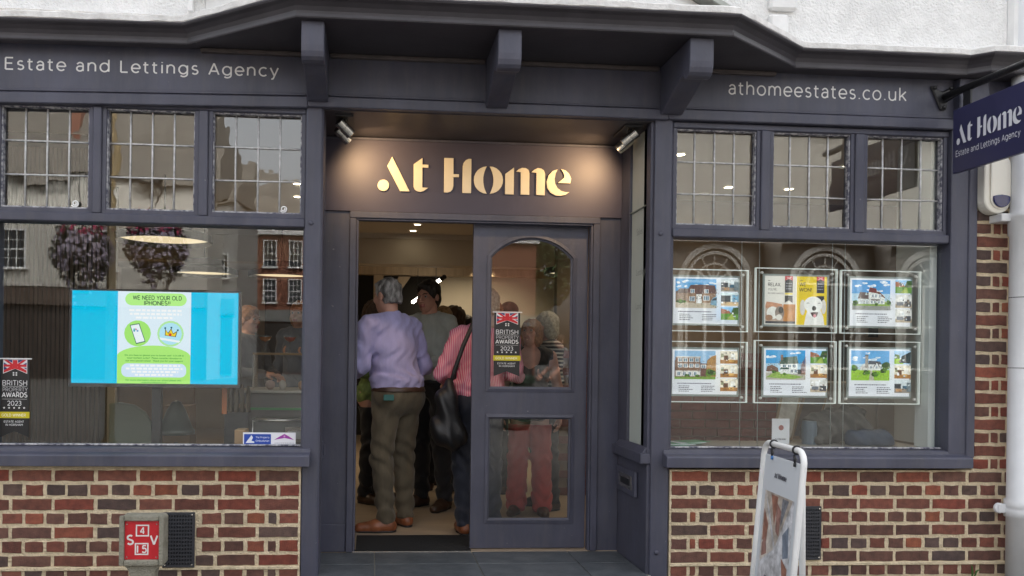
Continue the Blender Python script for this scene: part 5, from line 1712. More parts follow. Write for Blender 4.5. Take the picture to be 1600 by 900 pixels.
holder(C4, C5, 1.376, 1.742, 'property card of a white gabled house under deep blue sky with a red roof', 'b', ('garden', 'lounge', 'lounge'))
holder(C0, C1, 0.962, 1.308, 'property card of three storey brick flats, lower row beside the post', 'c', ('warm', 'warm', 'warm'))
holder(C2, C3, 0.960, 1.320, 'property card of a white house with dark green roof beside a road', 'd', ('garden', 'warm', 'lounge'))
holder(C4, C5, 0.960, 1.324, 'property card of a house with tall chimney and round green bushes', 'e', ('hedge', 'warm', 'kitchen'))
WIRE = mat('steel_wire', (0.5, 0.52, 0.5), 0.4, metal=0.4)
for i, (x, lab) in enumerate(((2.155, 'display cable left of the dog card'), (2.262, 'display cable at the left edge of the dog card'), (2.708, 'display cable at the right edge of the dog card'), (2.786, 'display cable at the left edge of the chimney house card'))):
    tag(MB().tube([(x, 0.155, 0.70), (x, 0.155, 2.0)], 0.0022, 6).build('hanging_cable', WIRE, None, smooth=True), 'thin steel ' + lab, 'cable', group='cables carrying the property cards')
# ================================================================ PEOPLE: smooth bodies grown from blended limbs
def smin(a, b, k):
    h = np.clip(0.5 + 0.5 * (b - a) / k, 0, 1)
    return b * (1 - h) + a * h - k * h * (1 - h)

class Field:
    def __init__(s, lo, hi, h):
        s.lo, s.h = np.array(lo, float), h
        n = np.ceil((np.array(hi) - s.lo) / h).astype(int) + 1
        s.ax = [s.lo[i] + h * np.arange(n[i]) for i in range(3)]
        s.F = np.full(n, 0.3, np.float32)
    def sl(s, lo, hi, pad):
        r = []
        for i in range(3):
            a = int(max(0, np.floor((lo[i] - pad - s.lo[i]) / s.h)))
            b = int(min(s.F.shape[i], np.ceil((hi[i] + pad - s.lo[i]) / s.h) + 1))
            r.append(slice(a, max(a, b)))
        return tuple(r)
    def grid(s, q):
        return np.meshgrid(s.ax[0][q[0]], s.ax[1][q[1]], s.ax[2][q[2]], indexing='ij')
    def put(s, d, q, k, sub=False):
        if sub:
            s.F[q] = -smin(-s.F[q], d, k)
        else:
            s.F[q] = smin(s.F[q], d, k)
    def cone(s, a, b, ra, rb, k=0.03, sub=False):
        a, b = np.array(a, float), np.array(b, float)
        m = max(ra, rb)
        q = s.sl(np.minimum(a, b) - m, np.maximum(a, b) + m, k + 0.04)
        if 0 in s.F[q].shape:
            return
        X, Y, Z = s.grid(q)
        d = b - a
        t = np.clip(((X - a[0]) * d[0] + (Y - a[1]) * d[1] + (Z - a[2]) * d[2]) / max(1e-9, d @ d), 0, 1)
        D = np.sqrt((X - a[0] - t * d[0]) ** 2 + (Y - a[1] - t * d[1]) ** 2 + (Z - a[2] - t * d[2]) ** 2) - (ra + (rb - ra) * t)
        s.put(D.astype(np.float32), q, k, sub)
    def ell(s, c, r, k=0.03, sub=False, rot=None):
        c, r = np.array(c, float), np.array(r, float)
        m = r.max()
        q = s.sl(c - m, c + m, k + 0.04)
        if 0 in s.F[q].shape:
            return
        X, Y, Z = s.grid(q)
        x, y, z = X - c[0], Y - c[1], Z - c[2]
        if rot is not None:
            x, y, z = (rot[0][0] * x + rot[1][0] * y + rot[2][0] * z, rot[0][1] * x + rot[1][1] * y + rot[2][1] * z, rot[0][2] * x + rot[1][2] * y + rot[2][2] * z)
        k0 = np.sqrt((x / r[0]) ** 2 + (y / r[1]) ** 2 + (z / r[2]) ** 2)
        k1 = np.sqrt((x / r[0] ** 2) ** 2 + (y / r[1] ** 2) ** 2 + (z / r[2] ** 2) ** 2)
        D = k0 * (k0 - 1) / np.maximum(k1, 1e-6)
        s.put(D.astype(np.float32), q, k, sub)
    def ring(s, c, rx, ry, r, k=0.015, tilt=0.0):
        c = np.array(c, float)
        m = max(rx, ry) + r
        q = s.sl(c - m, c + m, k + 0.03)
        X, Y, Z = s.grid(q)
        x, y = X - c[0], Y - c[1]
        z = Z - c[2] - tilt * y
        a = np.arctan2(y / ry, x / rx)
        D = np.sqrt((x - rx * np.cos(a)) ** 2 + (y - ry * np.sin(a)) ** 2 + z ** 2) - r
        s.put(D.astype(np.float32), q, k)
    def cut(s, fn):                      # keep where fn < 0
        X, Y, Z = s.grid((slice(None),) * 3)
        s.F = np.maximum(s.F, fn(X, Y, Z)).astype(np.float32)
    def ripple(s, fn):
        X, Y, Z = s.grid((slice(None),) * 3)
        s.F = (s.F + fn(X, Y, Z)).astype(np.float32)
    def mesh(s):
        F = s.F.copy()
        F[0], F[-1] = np.maximum(F[0], .01), np.maximum(F[-1], .01)
        F[:, 0], F[:, -1] = np.maximum(F[:, 0], .01), np.maximum(F[:, -1], .01)
        F[:, :, 0], F[:, :, -1] = np.maximum(F[:, :, 0], .01), np.maximum(F[:, :, -1], .01)
        I = F < 0
        nx, ny, nz = [n - 1 for n in F.shape]
        def C(A, o):
            return A[o[0]:o[0] + nx, o[1]:o[1] + ny, o[2]:o[2] + nz]
        cs = [(a, b, c) for a in (0, 1) for b in (0, 1) for c in (0, 1)]
        cnt = sum(C(I, o).astype(np.int8) for o in cs)
        act = np.argwhere((cnt > 0) & (cnt < 8))
        if len(act) == 0:
            return np.zeros((0, 3)), np.zeros((0, 4), int)
        idx = np.full((nx, ny, nz), -1, np.int64)
        idx[act[:, 0], act[:, 1], act[:, 2]] = np.arange(len(act))
        acc = np.zeros((len(act), 3))
        num = np.zeros(len(act))
        for o in cs:
            for ax in range(3):
                if o[ax] == 1:
                    continue
                o2 = list(o)
                o2[ax] = 1
                fa = F[act[:, 0] + o[0], act[:, 1] + o[1], act[:, 2] + o[2]]
                fb = F[act[:, 0] + o2[0], act[:, 1] + o2[1], act[:, 2] + o2[2]]
                x = (fa < 0) != (fb < 0)
                t = np.where(x, fa / np.where(x, fa - fb, 1), 0)
                p = np.tile(np.array(o, float), (len(act), 1))
                p[:, ax] += t
                acc[x] += p[x]
                num[x] += 1
        V = (act + acc / num[:, None]) * s.h + s.lo
        Q = []
        for ax in range(3):
            b, c = [(1, 2), (2, 0), (0, 1)][ax]
            A = np.take(I, range(0, I.shape[ax] - 1), ax)
            B = np.take(I, range(1, I.shape[ax]), ax)
            for e, flip in ((A & ~B, False), (~A & B, True)):
                P = np.argwhere(e)
                P = P[(P[:, b] > 0) & (P[:, c] > 0) & (P[:, b] < I.shape[b] - 1) & (P[:, c] < I.shape[c] - 1)]
                if not len(P):
                    continue
                def at(db, dc):
                    R_ = P.copy()
                    R_[:, b] += db
                    R_[:, c] += dc
                    return idx[R_[:, 0], R_[:, 1], R_[:, 2]]
                q = np.stack([at(-1, -1), at(0, -1), at(0, 0), at(-1, 0)], 1)
                Q.append(q[:, ::-1] if flip else q)
        return V, np.concatenate(Q)

def np_mesh(name, parts, mats, parent):
    """parts: list of (V, Q, material index)"""
    vs, fs, mi = [], [], []
    o = 0
    for V, Q, m in parts:
        vs.append(V)
        fs.append(Q + o)
        mi.append(np.full(len(Q), m))
        o += len(V)
    V, Q, mi = np.concatenate(vs), np.concatenate(fs), np.concatenate(mi)
    me = bpy.data.meshes.new(name)
    me.vertices.add(len(V))
    me.vertices.foreach_set('co', V.astype(np.float32).ravel())
    me.loops.add(len(Q) * 4)
    me.loops.foreach_set('vertex_index', Q.astype(np.int32).ravel())
    me.polygons.add(len(Q))
    me.polygons.foreach_set('loop_start', np.arange(0, len(Q) * 4, 4, dtype=np.int32))
    me.polygons.foreach_set('loop_total', np.full(len(Q), 4, dtype=np.int32))
    me.polygons.foreach_set('material_index', mi.astype(np.int32))
    me.polygons.foreach_set('use_smooth', np.ones(len(Q), dtype=bool))
    for m in (mats if isinstance(mats, (list, tuple)) else [mats]):
        me.materials.append(m)
    me.update()
    me.validate()
    ob = bpy.data.objects.new(name, me)
    COL.objects.link(ob)
    ob.parent = parent
    return ob

def stripe_mat(name, c1, c2, scale, rot=(0, 0, 0), width=0.5, rough=0.85, axis='X'):
    m = bpy.data.materials.new(name)
    m.use_nodes = True
    nd, lk = m.node_tree.nodes, m.node_tree.links
    b = nd['Principled BSDF']
    b.inputs['Roughness'].default_value = rough
    tc = nd.new('ShaderNodeTexCoord')
    mp = nd.new('ShaderNodeMapping')
    mp.inputs['Rotation'].default_value = rot
    w = nd.new('ShaderNodeTexWave')
    w.bands_direction = axis
    w.inputs['Scale'].default_value = scale
    w.inputs['Distortion'].default_value = 0.6
    w.inputs['Detail Scale'].default_value = 0.6
    cr = nd.new('ShaderNodeValToRGB')
    cr.color_ramp.elements[0].position = max(0, width - .08)
    cr.color_ramp.elements[1].position = min(1, width + .08)
    cr.color_ramp.elements[0].color = (*c1, 1)
    cr.color_ramp.elements[1].color = (*c2, 1)
    lk.new(tc.outputs['Object'], mp.inputs[0])
    lk.new(mp.outputs[0], w.inputs['Vector'])
    lk.new(w.outputs['Fac'], cr.inputs[0])
    lk.new(cr.outputs[0], b.inputs['Base Color'])
    return m

def rotz(a):
    c, s_ = math.cos(a), math.sin(a)
    return np.array([[c, -s_, 0], [s_, c, 0], [0, 0, 1]])
def rotx(a):
    c, s_ = math.cos(a), math.sin(a)
    return np.array([[1, 0, 0], [0, c, -s_], [0, s_, c]])
def roty(a):
    c, s_ = math.cos(a), math.sin(a)
    return np.array([[c, 0, s_], [0, 1, 0], [-s_, 0, c]])

def hand_mesh(w, d, n, side, curl=0.6, s=1.0):
    d = d / np.linalg.norm(d)
    n = n - d * (n @ d)
    n = n / np.linalg.norm(n)
    a = np.cross(d, n) * side
    f = Field(w - 0.17, w + 0.21, 0.0055)
    f.cone(w - d * 0.03, w + d * 0.02, .026, .026, .015)
    f.cone(w + d * .03 - a * .018, w + d * .075 - a * .024, .017, .015, .012)
    f.cone(w + d * .03 + a * .016, w + d * .078 + a * .022, .018, .015, .012)
    f.cone(w + d * .03, w + d * .08, .019, .015, .012)
    for i, (o, L) in enumerate(((.031, .075), (.011, .084), (-.010, .080), (-.029, .062))):
        b0 = w + d * .085 + a * o
        c1 = curl * (0.5 + .07 * i)
        d1 = d * math.cos(c1) + n * math.sin(c1)
        c2 = curl * (1.35 + .1 * i)
        d2 = d * math.cos(c2) + n * math.sin(c2)
        b1 = b0 + d1 * L * .52
        f.cone(b0 - d * .01, b1, .0098, .0088, .004)
        f.cone(b1, b1 + d2 * L * .48, .0088, .0072, .004)
    t0 = w + d * .025 + a * .026
    t1 = t0 + (d * .6 + a * .65 + n * .35) * .04
    f.cone(t0, t1, .014, .011, .012)
    f.cone(t1, t1 + (d * .85 + a * .1 + n * .5) * .032, .011, .008, .006)
    return f.mesh()

SKIN = mat('skin_fair', (0.50, 0.27, 0.20), 0.55, var=0.10, vscale=14, bump=0.08, bscale=200)
SKIN_D = mat('skin_brown', (0.22, 0.105, 0.065), 0.55, var=0.10, vscale=14)
EYEW = mat('eye_white', (0.42, 0.38, 0.35), 0.3)
EYED = mat('eye_dark', (0.02, 0.014, 0.01), 0.2)
LIP = mat('lip', (0.38, 0.13, 0.12), 0.5)

def person(label, loc, face, H=1.75, hair='short', hair_mat=None, skin=None, shirt=None, sleeve='long', trouser=None, shoe=None,
           belt=None, pose=None, head=(0, 0, 0), lean=(0, 0), width=1.0, depth=1.0, hem=0.985, tuck=True, collar=True, female=False,
           wide_leg=0.0, details=True, res=0.0095, base=0.0, neck_open=0.0, mouth=0.0, long_hair=0.30):
    J = {'shL': (.178, .0, 1.415), 'shR': (-.178, .0, 1.415), 'elL': (.245, .045, 1.13), 'elR': (-.245, .045, 1.13), 'wrL': (.26, -.05, .89), 'wrR': (-.26, -.05, .89),
         'hiL': (.088, 0, .93), 'hiR': (-.088, 0, .93), 'knL': (.105, -.015, .50), 'knR': (-.105, -.015, .50), 'anL': (.115, .025, .085), 'anR': (-.115, .025, .085),
         'toL': (.15, -.145, .03), 'toR': (-.15, -.145, .03)}
    if pose:
        J.update(pose)
    J = {k: np.array(v, float) for k, v in J.items()}
    lx, ly = lean
    def L(p):                            # lean everything above the hips
        p = np.array(p, float)
        t = max(0, p[2] - .95) / .5
        return p + np.array([lx * t, ly * t, -0.06 * (lx * lx + ly * ly) * t])
    for k in ('shL', 'shR', 'elL', 'elR', 'wrL', 'wrR'):
        J[k] = L(J[k])
    for k in ('shL', 'shR'):
        J[k][0] = (J[k][0] - lx * (J[k][2] - .95) / .5) * width + lx * (J[k][2] - .95) / .5
    hipw = width * (1.06 if female else 1.0)
    skin = skin or SKIN
    t = thing('person', label, 'person', (loc[0], loc[1], base), rz=face)
    sc = H / 1.75
    def torso(f, g):
        f.ell(L((0, .0, 1.285)), (.158 * width + g, .108 * depth + g, .19 + g), .05)
        f.cone(J['shL'] * .82 + L((0, .01, 1.43)) * .18, J['shR'] * .82 + L((0, .01, 1.43)) * .18, .062 + g, .062 + g, .05)
        f.cone(L((0.07, .012, 1.44)), L((-.07, .012, 1.44)), .058 + g, .058 + g, .05)
        f.ell(L((0, -.012, 1.10)), (.146 * width + g, .112 * depth + g, .17 + g), .05)
        f.ell((0, .008, .955), (.163 * hipw + g, .118 * depth + g, .125 + g), .05)
        if female:
            f.ell(L((.07, -.085, 1.27)), (.065, .06, .065), .04)
            f.ell(L((-.07, -.085, 1.27)), (.065, .06, .065), .04)
    def arm(f, sd, g, t1=1.0, k=.03, upto=2):
        s_, e, w = J['sh' + sd], J['el' + sd], J['wr' + sd]
        f.cone(s_, e, .056 + g, .044 + g, k)
        if upto > 1:
            f.cone(e, e + (w - e) * t1, .043 + g, .031 + (.029 - .031) * t1 + g * .9, k)
    def legs(f, g, gb):
        for sd in 'LR':
            h, k_, a = J['hi' + sd], J['kn' + sd], J['an' + sd]
            f.cone(h, k_, .087 * (0.5 + 0.5 * width) + g, .058 + g + gb * .5, .035)
            f.cone(k_, a, .056 + g + gb * .5, .040 + g + gb, .03)
            m = k_ * .7 + a * .3 + np.array([0, .018, 0])
            f.ell(m, (.05 + g, .052 + g, .11), .03)
        f.ell((.07, .055, .92), (.085 + g, .075 + g, .095 + g), .04)
        f.ell((-.07, .055, .92), (.085 + g, .075 + g, .095 + g), .04)
    pts = np.array(list(J.values()) + [L((0, 0, 1.5))])
    lo = pts.min(0) - np.array([.14, .18, 0.0])
    hi = pts.max(0) + np.array([.14, .18, .08])
    lo[2] = -0.01
    hi[2] = L((0, 0, 1.5))[2] + .07
    hi[2] = max(hi[2], pts[:, 2].max() + .12)
    # ------ body
    f = Field(lo, hi, res * 1.25)
    torso(f, 0)
    arm(f, 'L', 0)
    arm(f, 'R', 0)
    legs(f, 0, 0)
    hc = L((0, -.012, 1.628))
    nb = L((0, .018, 1.43))
    Rh = rotz(head[0]) @ rotx(head[1]) @ roty(head[2])
    f.cone(nb, nb * .4 + hc * .6, .060, .055, .03)
    for sd in 'LR':
        f.cone(J['an' + sd] + np.array([0, 0, -.02]), J['to' + sd], .034, .018, .03)
    parts = [(*f.mesh(), 0)]
    hd = Field((-.15, -.17, -.25), (.15, .17, .16), .0055)
    hd.ell((0, .018, .032), (.075, .094, .086), .02)
    hd.ell((0, -.022, -.040), (.058, .068, .074), .035)
    hd.ell((0, -.050, -.092), (.030, .026, .022), .03)
    hd.cone((0, -.085, .012), (0, -.108, -.026), .008, .0125, .014)
    hd.ell((0.014, -.092, -.030), (.009, .010, .007), .008)
    hd.ell((-.014, -.092, -.030), (.009, .010, .007), .008)
    hd.ell((0, -.074, .026), (.050, .016, .010), .02)
    hd.ell((.040, -.062, -.022), (.022, .022, .018), .025)
    hd.ell((-.040, -.062, -.022), (.022, .022, .018), .025)
    hd.ell((.031, -.094, .006), (.015, .012, .009), .01, sub=True)
    hd.ell((-.031, -.094, .006), (.015, .012, .009), .01, sub=True)
    hd.ell((0, -.086, -.058), (.024, .010, .006), .01)
    hd.ell((0, -.084, -.070), (.021, .010, .007), .01)
    if mouth:
        hd.ell((0, -.092, -.066), (.018, .022, .012 * mouth), .006, sub=True)
    for sx in (-1, 1):
        hd.ell((sx * .077, .014, -.004), (.010, .020, .031), .010)
        hd.ell((sx * .087, .010, .0), (.006, .010, .017), .006, sub=True)
    hd.cone((0, .026, -.07), (0, .034, -.155), .055, .052, .03)
    V, Q = hd.mesh()
    ctr = V[Q].mean(1)
    lipm = (np.abs(ctr[:, 0]) < .024) & (ctr[:, 1] < -.083) & (ctr[:, 2] < -.052) & (ctr[:, 2] > -.076)
    V2 = V @ Rh.T + hc
    parts.append((V2, Q[~lipm], 0))
    if lipm.any():
        parts.append((V2, Q[lipm], 1))
    for sd, sg in (('L', 1), ('R', -1)):
        w = J['wr' + sd]
        dv = w - J['el' + sd]
        nrm = np.array([-sg * .8, -.2, .3]) if abs(dv[2]) > .12 else np.array([-sg * .3, 0, -1.0])
        parts.append((*hand_mesh(w, dv, nrm, sg, .75), 0))
    parts = [(V * sc, Q, m) for V, Q, m in parts]
    np_mesh('body', parts, [skin, LIP], t)
    if details:
        for sx in (-1, 1):
            e = MB()
            c = Rh @ np.array([sx * .031, -.0765, .006]) + hc
            e.sphere(c * sc, .0112 * sc, 10, 0)
            c2 = Rh @ np.array([sx * .031, -.0832, .006]) + hc
            e.sphere(c2 * sc, .0070 * sc, 8, 1)
            o = e.build('eye', [EYEW, EYED], None, smooth=True)
            o.parent = t
    # ------ hair
    if hair:
        hf = Field((-.22, -.2, -.55), (.22, .24, .20), .0065)
        if hair in ('short', 'crop', 'grey'):
            g = .010 if hair == 'crop' else .018
            hf.ell((0, .022, .038), (.075 + g * .7, .092 + g, .084 + g), .02)
            hf.ell((0, .060, -.03), (.062 + g * .5, .058 + g * .6, .06), .03)
            hf.ell((0, -.055, .085), (.055, .035, .030), .02)
            hf.ell((0, -.115, -.026), (.085, .085, .100), .015, sub=True)
            hf.cut(lambda X, Y, Z: np.maximum((-.055 if hair == 'crop' else -.075) - Z, (-.012 - Z) - np.maximum(0, (Y + .01)) * 2.2))
            for sx in (-1, 1):
                hf.ell((sx * .082, .010, -.012), (.022, .020, .030), .008, sub=True)
        elif hair == 'curly':
            hf.ell((0, .025, .035), (.105, .118, .108), .02)
            hf.ell((0, .06, -.04), (.095, .08, .08), .03)
            hf.ell((0, -.120, -.05), (.068, .085, .10), .015, sub=True)
        elif hair == 'bob':
            hf.ell((0, .020, .036), (.092, .108, .098), .02)
            hf.ell((.065, .02, -.04), (.035, .062, .085), .03)
            hf.ell((-.065, .02, -.04), (.035, .062, .085), .03)
            hf.ell((0, .075, -.05), (.075, .045, .09), .03)
            hf.ell((0, -.125, -.045), (.064, .085, .105), .015, sub=True)
        elif hair == 'cap':
            hf.ell((0, .018, .045), (.090, .108, .085), .02)
            hf.ell((0, -.12, .05), (.07, .06, .012), .015)
            hf.cut(lambda X, Y, Z: .03 - Z)
        else:
            hf.ell((0, .020, .036), (.090, .106, .096), .02)
            hf.cone((0, .072, -.02), (0, .095, -long_hair), .070, .055, .04)
            for sx in (-1, 1):
                hf.cone((sx * .062, .03, .01), (sx * .085, .02, -long_hair * .95), .036, .040, .03)
            hf.ell((0, -.125, -.045), (.062, .085, .115), .015, sub=True)
            hf.ell((0, -.125, -.25), (.075, .085, .16), .015, sub=True)
        amp = .006 if hair == 'curly' else .0040
        fr = 70 if hair == 'curly' else 130
        if hair != 'cap':
            hf.ripple(lambda X, Y, Z: amp * np.sin(X * fr + 3 * np.sin(Y * 22)) * np.sin(Y * fr * .7 + 2.5 * np.sin(Z * 25 + X * 12)) + .0022 * np.sin(Z * 60 + X * 90 + 3 * np.sin(Y * 40)))
        V, Q = hf.mesh()
        hm = [(V @ Rh.T + hc) * sc]
        hp = [(hm[0], Q, 0)]
        np_mesh('hair' if hair != 'cap' else 'cap', hp, hair_mat, t)
        if details and hair != 'cap':
            for sx in (-1, 1):
                b = MB()
                b.tube([(Rh @ np.array([sx * x, y, z]) + hc) * sc for x, y, z in ((.014, -.094, .024), (.030, -.093, .031), (.047, -.080, .026))], .0032, 5)
                o = b.build('eyebrow', hair_mat, None, smooth=True)
                o.parent = t
    # ------ shirt
    if shirt:
        f = Field(lo, hi, res)
        g = .014
        torso(f, g)
        if sleeve != 'none':
            for sd in 'LR':
                arm(f, sd, .014 if sleeve == 'long' else .016, .97, .035, 2 if sleeve == 'long' else 1)
            if sleeve == 'short':
                pass
        if tuck:
            f.ell((0, -.004, 1.045), (.170 * width, .142 * depth, .075), .05)
        else:
            f.ell((0, .0, .93), (.182 * hipw, .142 * depth, .14), .05)
        f.cone(L((0, .018, 1.42)), L((0, .018, 1.468)), .082, .070, .03)
        if collar:
            f.ring(L((0, .012, 1.492)), .062, .060, .014, .012, tilt=.35)
        nz = L((0, 0, 1.50))[2]
        hz = hem
        px = random.uniform(0, 6)
        def fold(X, Y, Z):
            w1 = np.exp(-((Z - hz - .10) / .11) ** 2)
            a = .0060 * w1 * np.sin(X * 48 + 4 * np.sin(Z * 22 + px) + Y * 25)
            a += .0040 * np.sin(Z * 44 + X * 26 * np.sin(px) + 3 * np.sin(X * 14 + px) + 2 * np.sin(Y * 19)) * np.clip((np.abs(X) - .08) / .12, .25, 1)
            a += .003 * np.sin(X * 75 + Z * 30 + 2 * np.sin(Z * 31))
            return a
        f.ripple(fold)
        ncx = L((0, .012, 1.49))
        f.cut(lambda X, Y, Z: np.maximum(hz + .006 * np.sin(X * 30) - Z, np.where((np.abs(X - ncx[0]) < .1), Z - (nz + .012 + .30 * (Y - ncx[1])), -1)))
        if neck_open:
            f.ell(L((0, -.09, 1.45)), (.05 + neck_open * .05, .07, .08 + neck_open * .08), .01, sub=True)
        if sleeve == 'short':
            for sd in 'LR':
                pass
        V, Q = f.mesh()
        if sleeve == 'none':
            pass
        np_mesh('shirt', [(V * sc, Q, 0)], shirt, t)
    # ------ trousers
    if trouser:
        f = Field((lo[0], lo[1], -.01), (hi[0], hi[1], 1.06), res)
        f.ell((0, .008, .955), (.163 * hipw + .016, .118 * depth + .018, .125 + .016), .05)
        legs(f, .013, .008 + wide_leg)
        f.ripple(lambda X, Y, Z: .0085 * np.sin(Z * 52 + X * 24 + 4 * np.sin(X * 17 + Y * 13)) * np.exp(-((Z - .16) / .17) ** 2) + .0075 * np.sin(Z * 58 + Y * 40 + 2 * np.sin(X * 30)) * np.exp(-((Z - .52) / .12) ** 2)
                 + .006 * np.sin(X * 50 + Z * 34 + 2 * np.sin(Y * 25)) * np.exp(-((Z - .83) / .12) ** 2))
        wt = hem + (.02 if tuck else -.03)
        f.cut(lambda X, Y, Z: np.maximum(Z - wt, (.062 if wide_leg == 0 else .02) - Z))
        V, Q = f.mesh()
        np_mesh('trousers', [(V * sc, Q, 0)], trouser, t)
    if belt:
        f = Field((-.26, -.22, hem - .05), (.26, .22, hem + .05), .007)
        f.ell((0, .008, .955), (.163 * hipw + .024, .118 * depth + .026, .14), .05)
        f.ell((.07, .055, .92), (.085 + .019, .075 + .019, .095 + .019), .04)
        f.ell((-.07, .055, .92), (.085 + .019, .075 + .019, .095 + .019), .04)
        f.cut(lambda X, Y, Z: np.maximum(Z - (hem + .018), hem - .018 - Z))
        V, Q = f.mesh()
        np_mesh('belt', [(V * sc, Q, 0)], belt, t)
    # ------ shoes
    if shoe:
        for sd in 'LR':
            a, o_ = J['an' + sd], J['to' + sd]
            d2 = (o_ - a) * np.array([1, 1, 0])
            d2 = d2 / np.linalg.norm(d2)
            f = Field(np.minimum(a, o_) - .12, np.maximum(a, o_) + .13, .006)
            zf = a[2] - .085
            hl = np.array([a[0], a[1], zf]) - d2 * .035
            f.cone(hl + [0, 0, .040], hl + d2 * .10 + [0, 0, .042], .041, .045, .03)
            f.cone(hl + d2 * .10 + [0, 0, .036], hl + d2 * .215 + [0, 0, .028], .048, .038, .03)
            f.cone(hl + d2 * .03 + [0, 0, .05], hl + d2 * .035 + [0, 0, .135], .042, .046, .03)
            f.cut(lambda X, Y, Z: np.maximum(zf + .012 - Z, Z - (zf + .125)))
            V, Q = f.mesh()
            g2 = Field(np.minimum(a, o_) - .12, np.maximum(a, o_) + .13, .006)
            g2.cone(hl + [0, 0, .018], hl + d2 * .10 + [0, 0, .018], .038, .042, .02)
            g2.cone(hl + d2 * .10 + [0, 0, .018], hl + d2 * .207 + [0, 0, .018], .046, .037, .02)
            g2.cut(lambda X, Y, Z: np.maximum(zf + .001 - Z, Z - (zf + .016)))
            V3, Q3 = g2.mesh()
            np_mesh('shoe', [(V * sc, Q, 0), (V3 * sc, Q3, 1)], [shoe, BLACK], t)
    return t

def cloth(name, c, var=0.1, rough=0.85, bump=0.35, bs=380):
    return mat(name, c, rough, var=var + .05, vscale=9, bump=0.7, bscale=17, bdist=0.010, sheen=0.15, stretch=(1.7, 1.7, 0.55))
LILAC = cloth('lilac_oxford', (0.40, 0.375, 0.63), 0.06)
SAGE = cloth('grey_green_shirt', (0.42, 0.45, 0.42), 0.06)
OLIVE = cloth('olive_chino', (0.105, 0.085, 0.055), 0.12)
BLACKC = cloth('black_cloth', (0.012, 0.012, 0.015), 0.2)
NAVYC = cloth('navy_trousers', (0.017, 0.02, 0.034), 0.15)
CORAL = cloth('coral_trousers', (0.42, 0.06, 0.055), 0.06)
TAN = mat('tan_leather', (0.23, 0.075, 0.03), 0.38, var=0.3, vscale=18, bump=0.2, bscale=90)
DKBR = mat('dark_brown_leather', (0.05, 0.026, 0.016), 0.4, var=0.25, vscale=18)
HGREY = mat('grey_hair', (0.34, 0.33, 0.32), 0.6, alt=(0.08, 0.075, 0.07), vscale=26, altw=0.8, bump=0.6, bscale=160, stretch=(1, 1, .4))
HDARK = mat('dark_hair', (0.014, 0.011, 0.009), 0.45, var=0.4, vscale=60, bump=0.6, bscale=160)
HBROWN = mat('brown_hair', (0.075, 0.038, 0.02), 0.5, var=0.4, vscale=50, bump=0.6, bscale=160)
HBLOND = mat('blonde_hair', (0.36, 0.23, 0.11), 0.5, var=0.35, vscale=50, bump=0.6, bscale=160)
HSILV = mat('pale_hair', (0.48, 0.42, 0.32), 0.55, var=0.3, vscale=50, bump=0.6, bscale=160)
HGING = mat('ginger_hair', (0.34, 0.15, 0.06), 0.5, var=0.35, vscale=50, bump=0.6, bscale=160)
PINKS = stripe_mat('pink_striped_cotton', (0.62, 0.13, 0.24), (0.72, 0.42, 0.48), 26, (0, 0, 0), 0.55)
BWS = stripe_mat('black_white_jersey', (0.04, 0.04, 0.045), (0.55, 0.53, 0.48), 10.5, (0, 0, 0), 0.62, axis='Z')
FLORAL = mat('floral_print', (0.05, 0.09, 0.05), 0.8, alt=(0.30, 0.42, 0.12), vscale=22, altw=0.25)
GREYT = cloth('grey_tshirt', (0.13, 0.14, 0.16), 0.08)
SHORTG = cloth('grey_shorts', (0.16, 0.16, 0.16), 0.08)
CREAMC = cloth('cream_top', (0.52, 0.47, 0.40), 0.08)
BLUEC = cloth('dusty_blue_top', (0.10, 0.13, 0.19), 0.1)

# the man with his back to the door
ARMF = {'elL': (.285, .0, 1.15), 'wrL': (.20, -.22, 1.08), 'elR': (-.262, .0, 1.14), 'wrR': (-.13, -.22, 1.12)}
person('grey haired man in lilac shirt and olive trousers with his back to the door', (0.185, 1.20), R(216), 1.735, 'crop', HGREY, shirt=LILAC, trouser=OLIVE, shoe=TAN, belt=DKBR,
       pose=dict(ARMF, anL=(.10, .02, .085), toL=(.245, -.075, .03), knL=(.11, -.03, .50), anR=(-.13, -.06, .085), toR=(-.16, -.22, .03), knR=(-.105, -.06, .50)),
       head=(R(8), R(4), 0), lean=(.055, -.02), width=1.1, depth=1.18, details=False, res=.008)
person('dark haired man in grey green shirt facing left among the crowd', (0.49, 2.02), R(-42), 1.80, 'short', HDARK, shirt=SAGE, trouser=BLACKC, shoe=DKBR, belt=BLACK,
       pose={'elL': (.27, .03, 1.14), 'wrL': (.12, -.20, 1.12), 'elR': (-.26, .02, 1.14), 'wrR': (-.14, -.2, 1.10)}, head=(R(6), R(6), 0), lean=(-.02, -.02), res=.008)
person('brown haired woman in green floral top at the left door jamb', (0.035, 2.30), R(62), 1.66, 'long', HBROWN, shirt=FLORAL, trouser=BLACKC, shoe=DKBR, female=True, tuck=False, hem=.86, collar=False, width=.92, neck_open=.3,
       pose={'elR': (-.25, .03, 1.14), 'wrR': (-.12, -.2, 1.12), 'elL': (.25, .03, 1.14), 'wrL': (.12, -.2, 1.12)})
person('person in pink striped shirt and navy trousers half hidden behind the door', (0.735, 1.10), R(186), 1.665, 'short', HSILV, shirt=PINKS, trouser=NAVYC, shoe=TAN, pose=dict(ARMF, anL=(.10, .05, .085), toL=(.10, -.13, .03)), lean=(-.06, -.05), head=(0, R(14), 0), width=1.08, depth=1.15, details=False, res=.008, hem=.975)
person('long haired blonde woman in dusty blue top at the back of the crowd', (0.645, 2.9), R(170), 1.655, 'long', HBLOND, shirt=BLUEC, trouser=BLACKC, shoe=DKBR, female=True, tuck=False, hem=.86, collar=False, width=.92, details=False, long_hair=.34, res=.011)
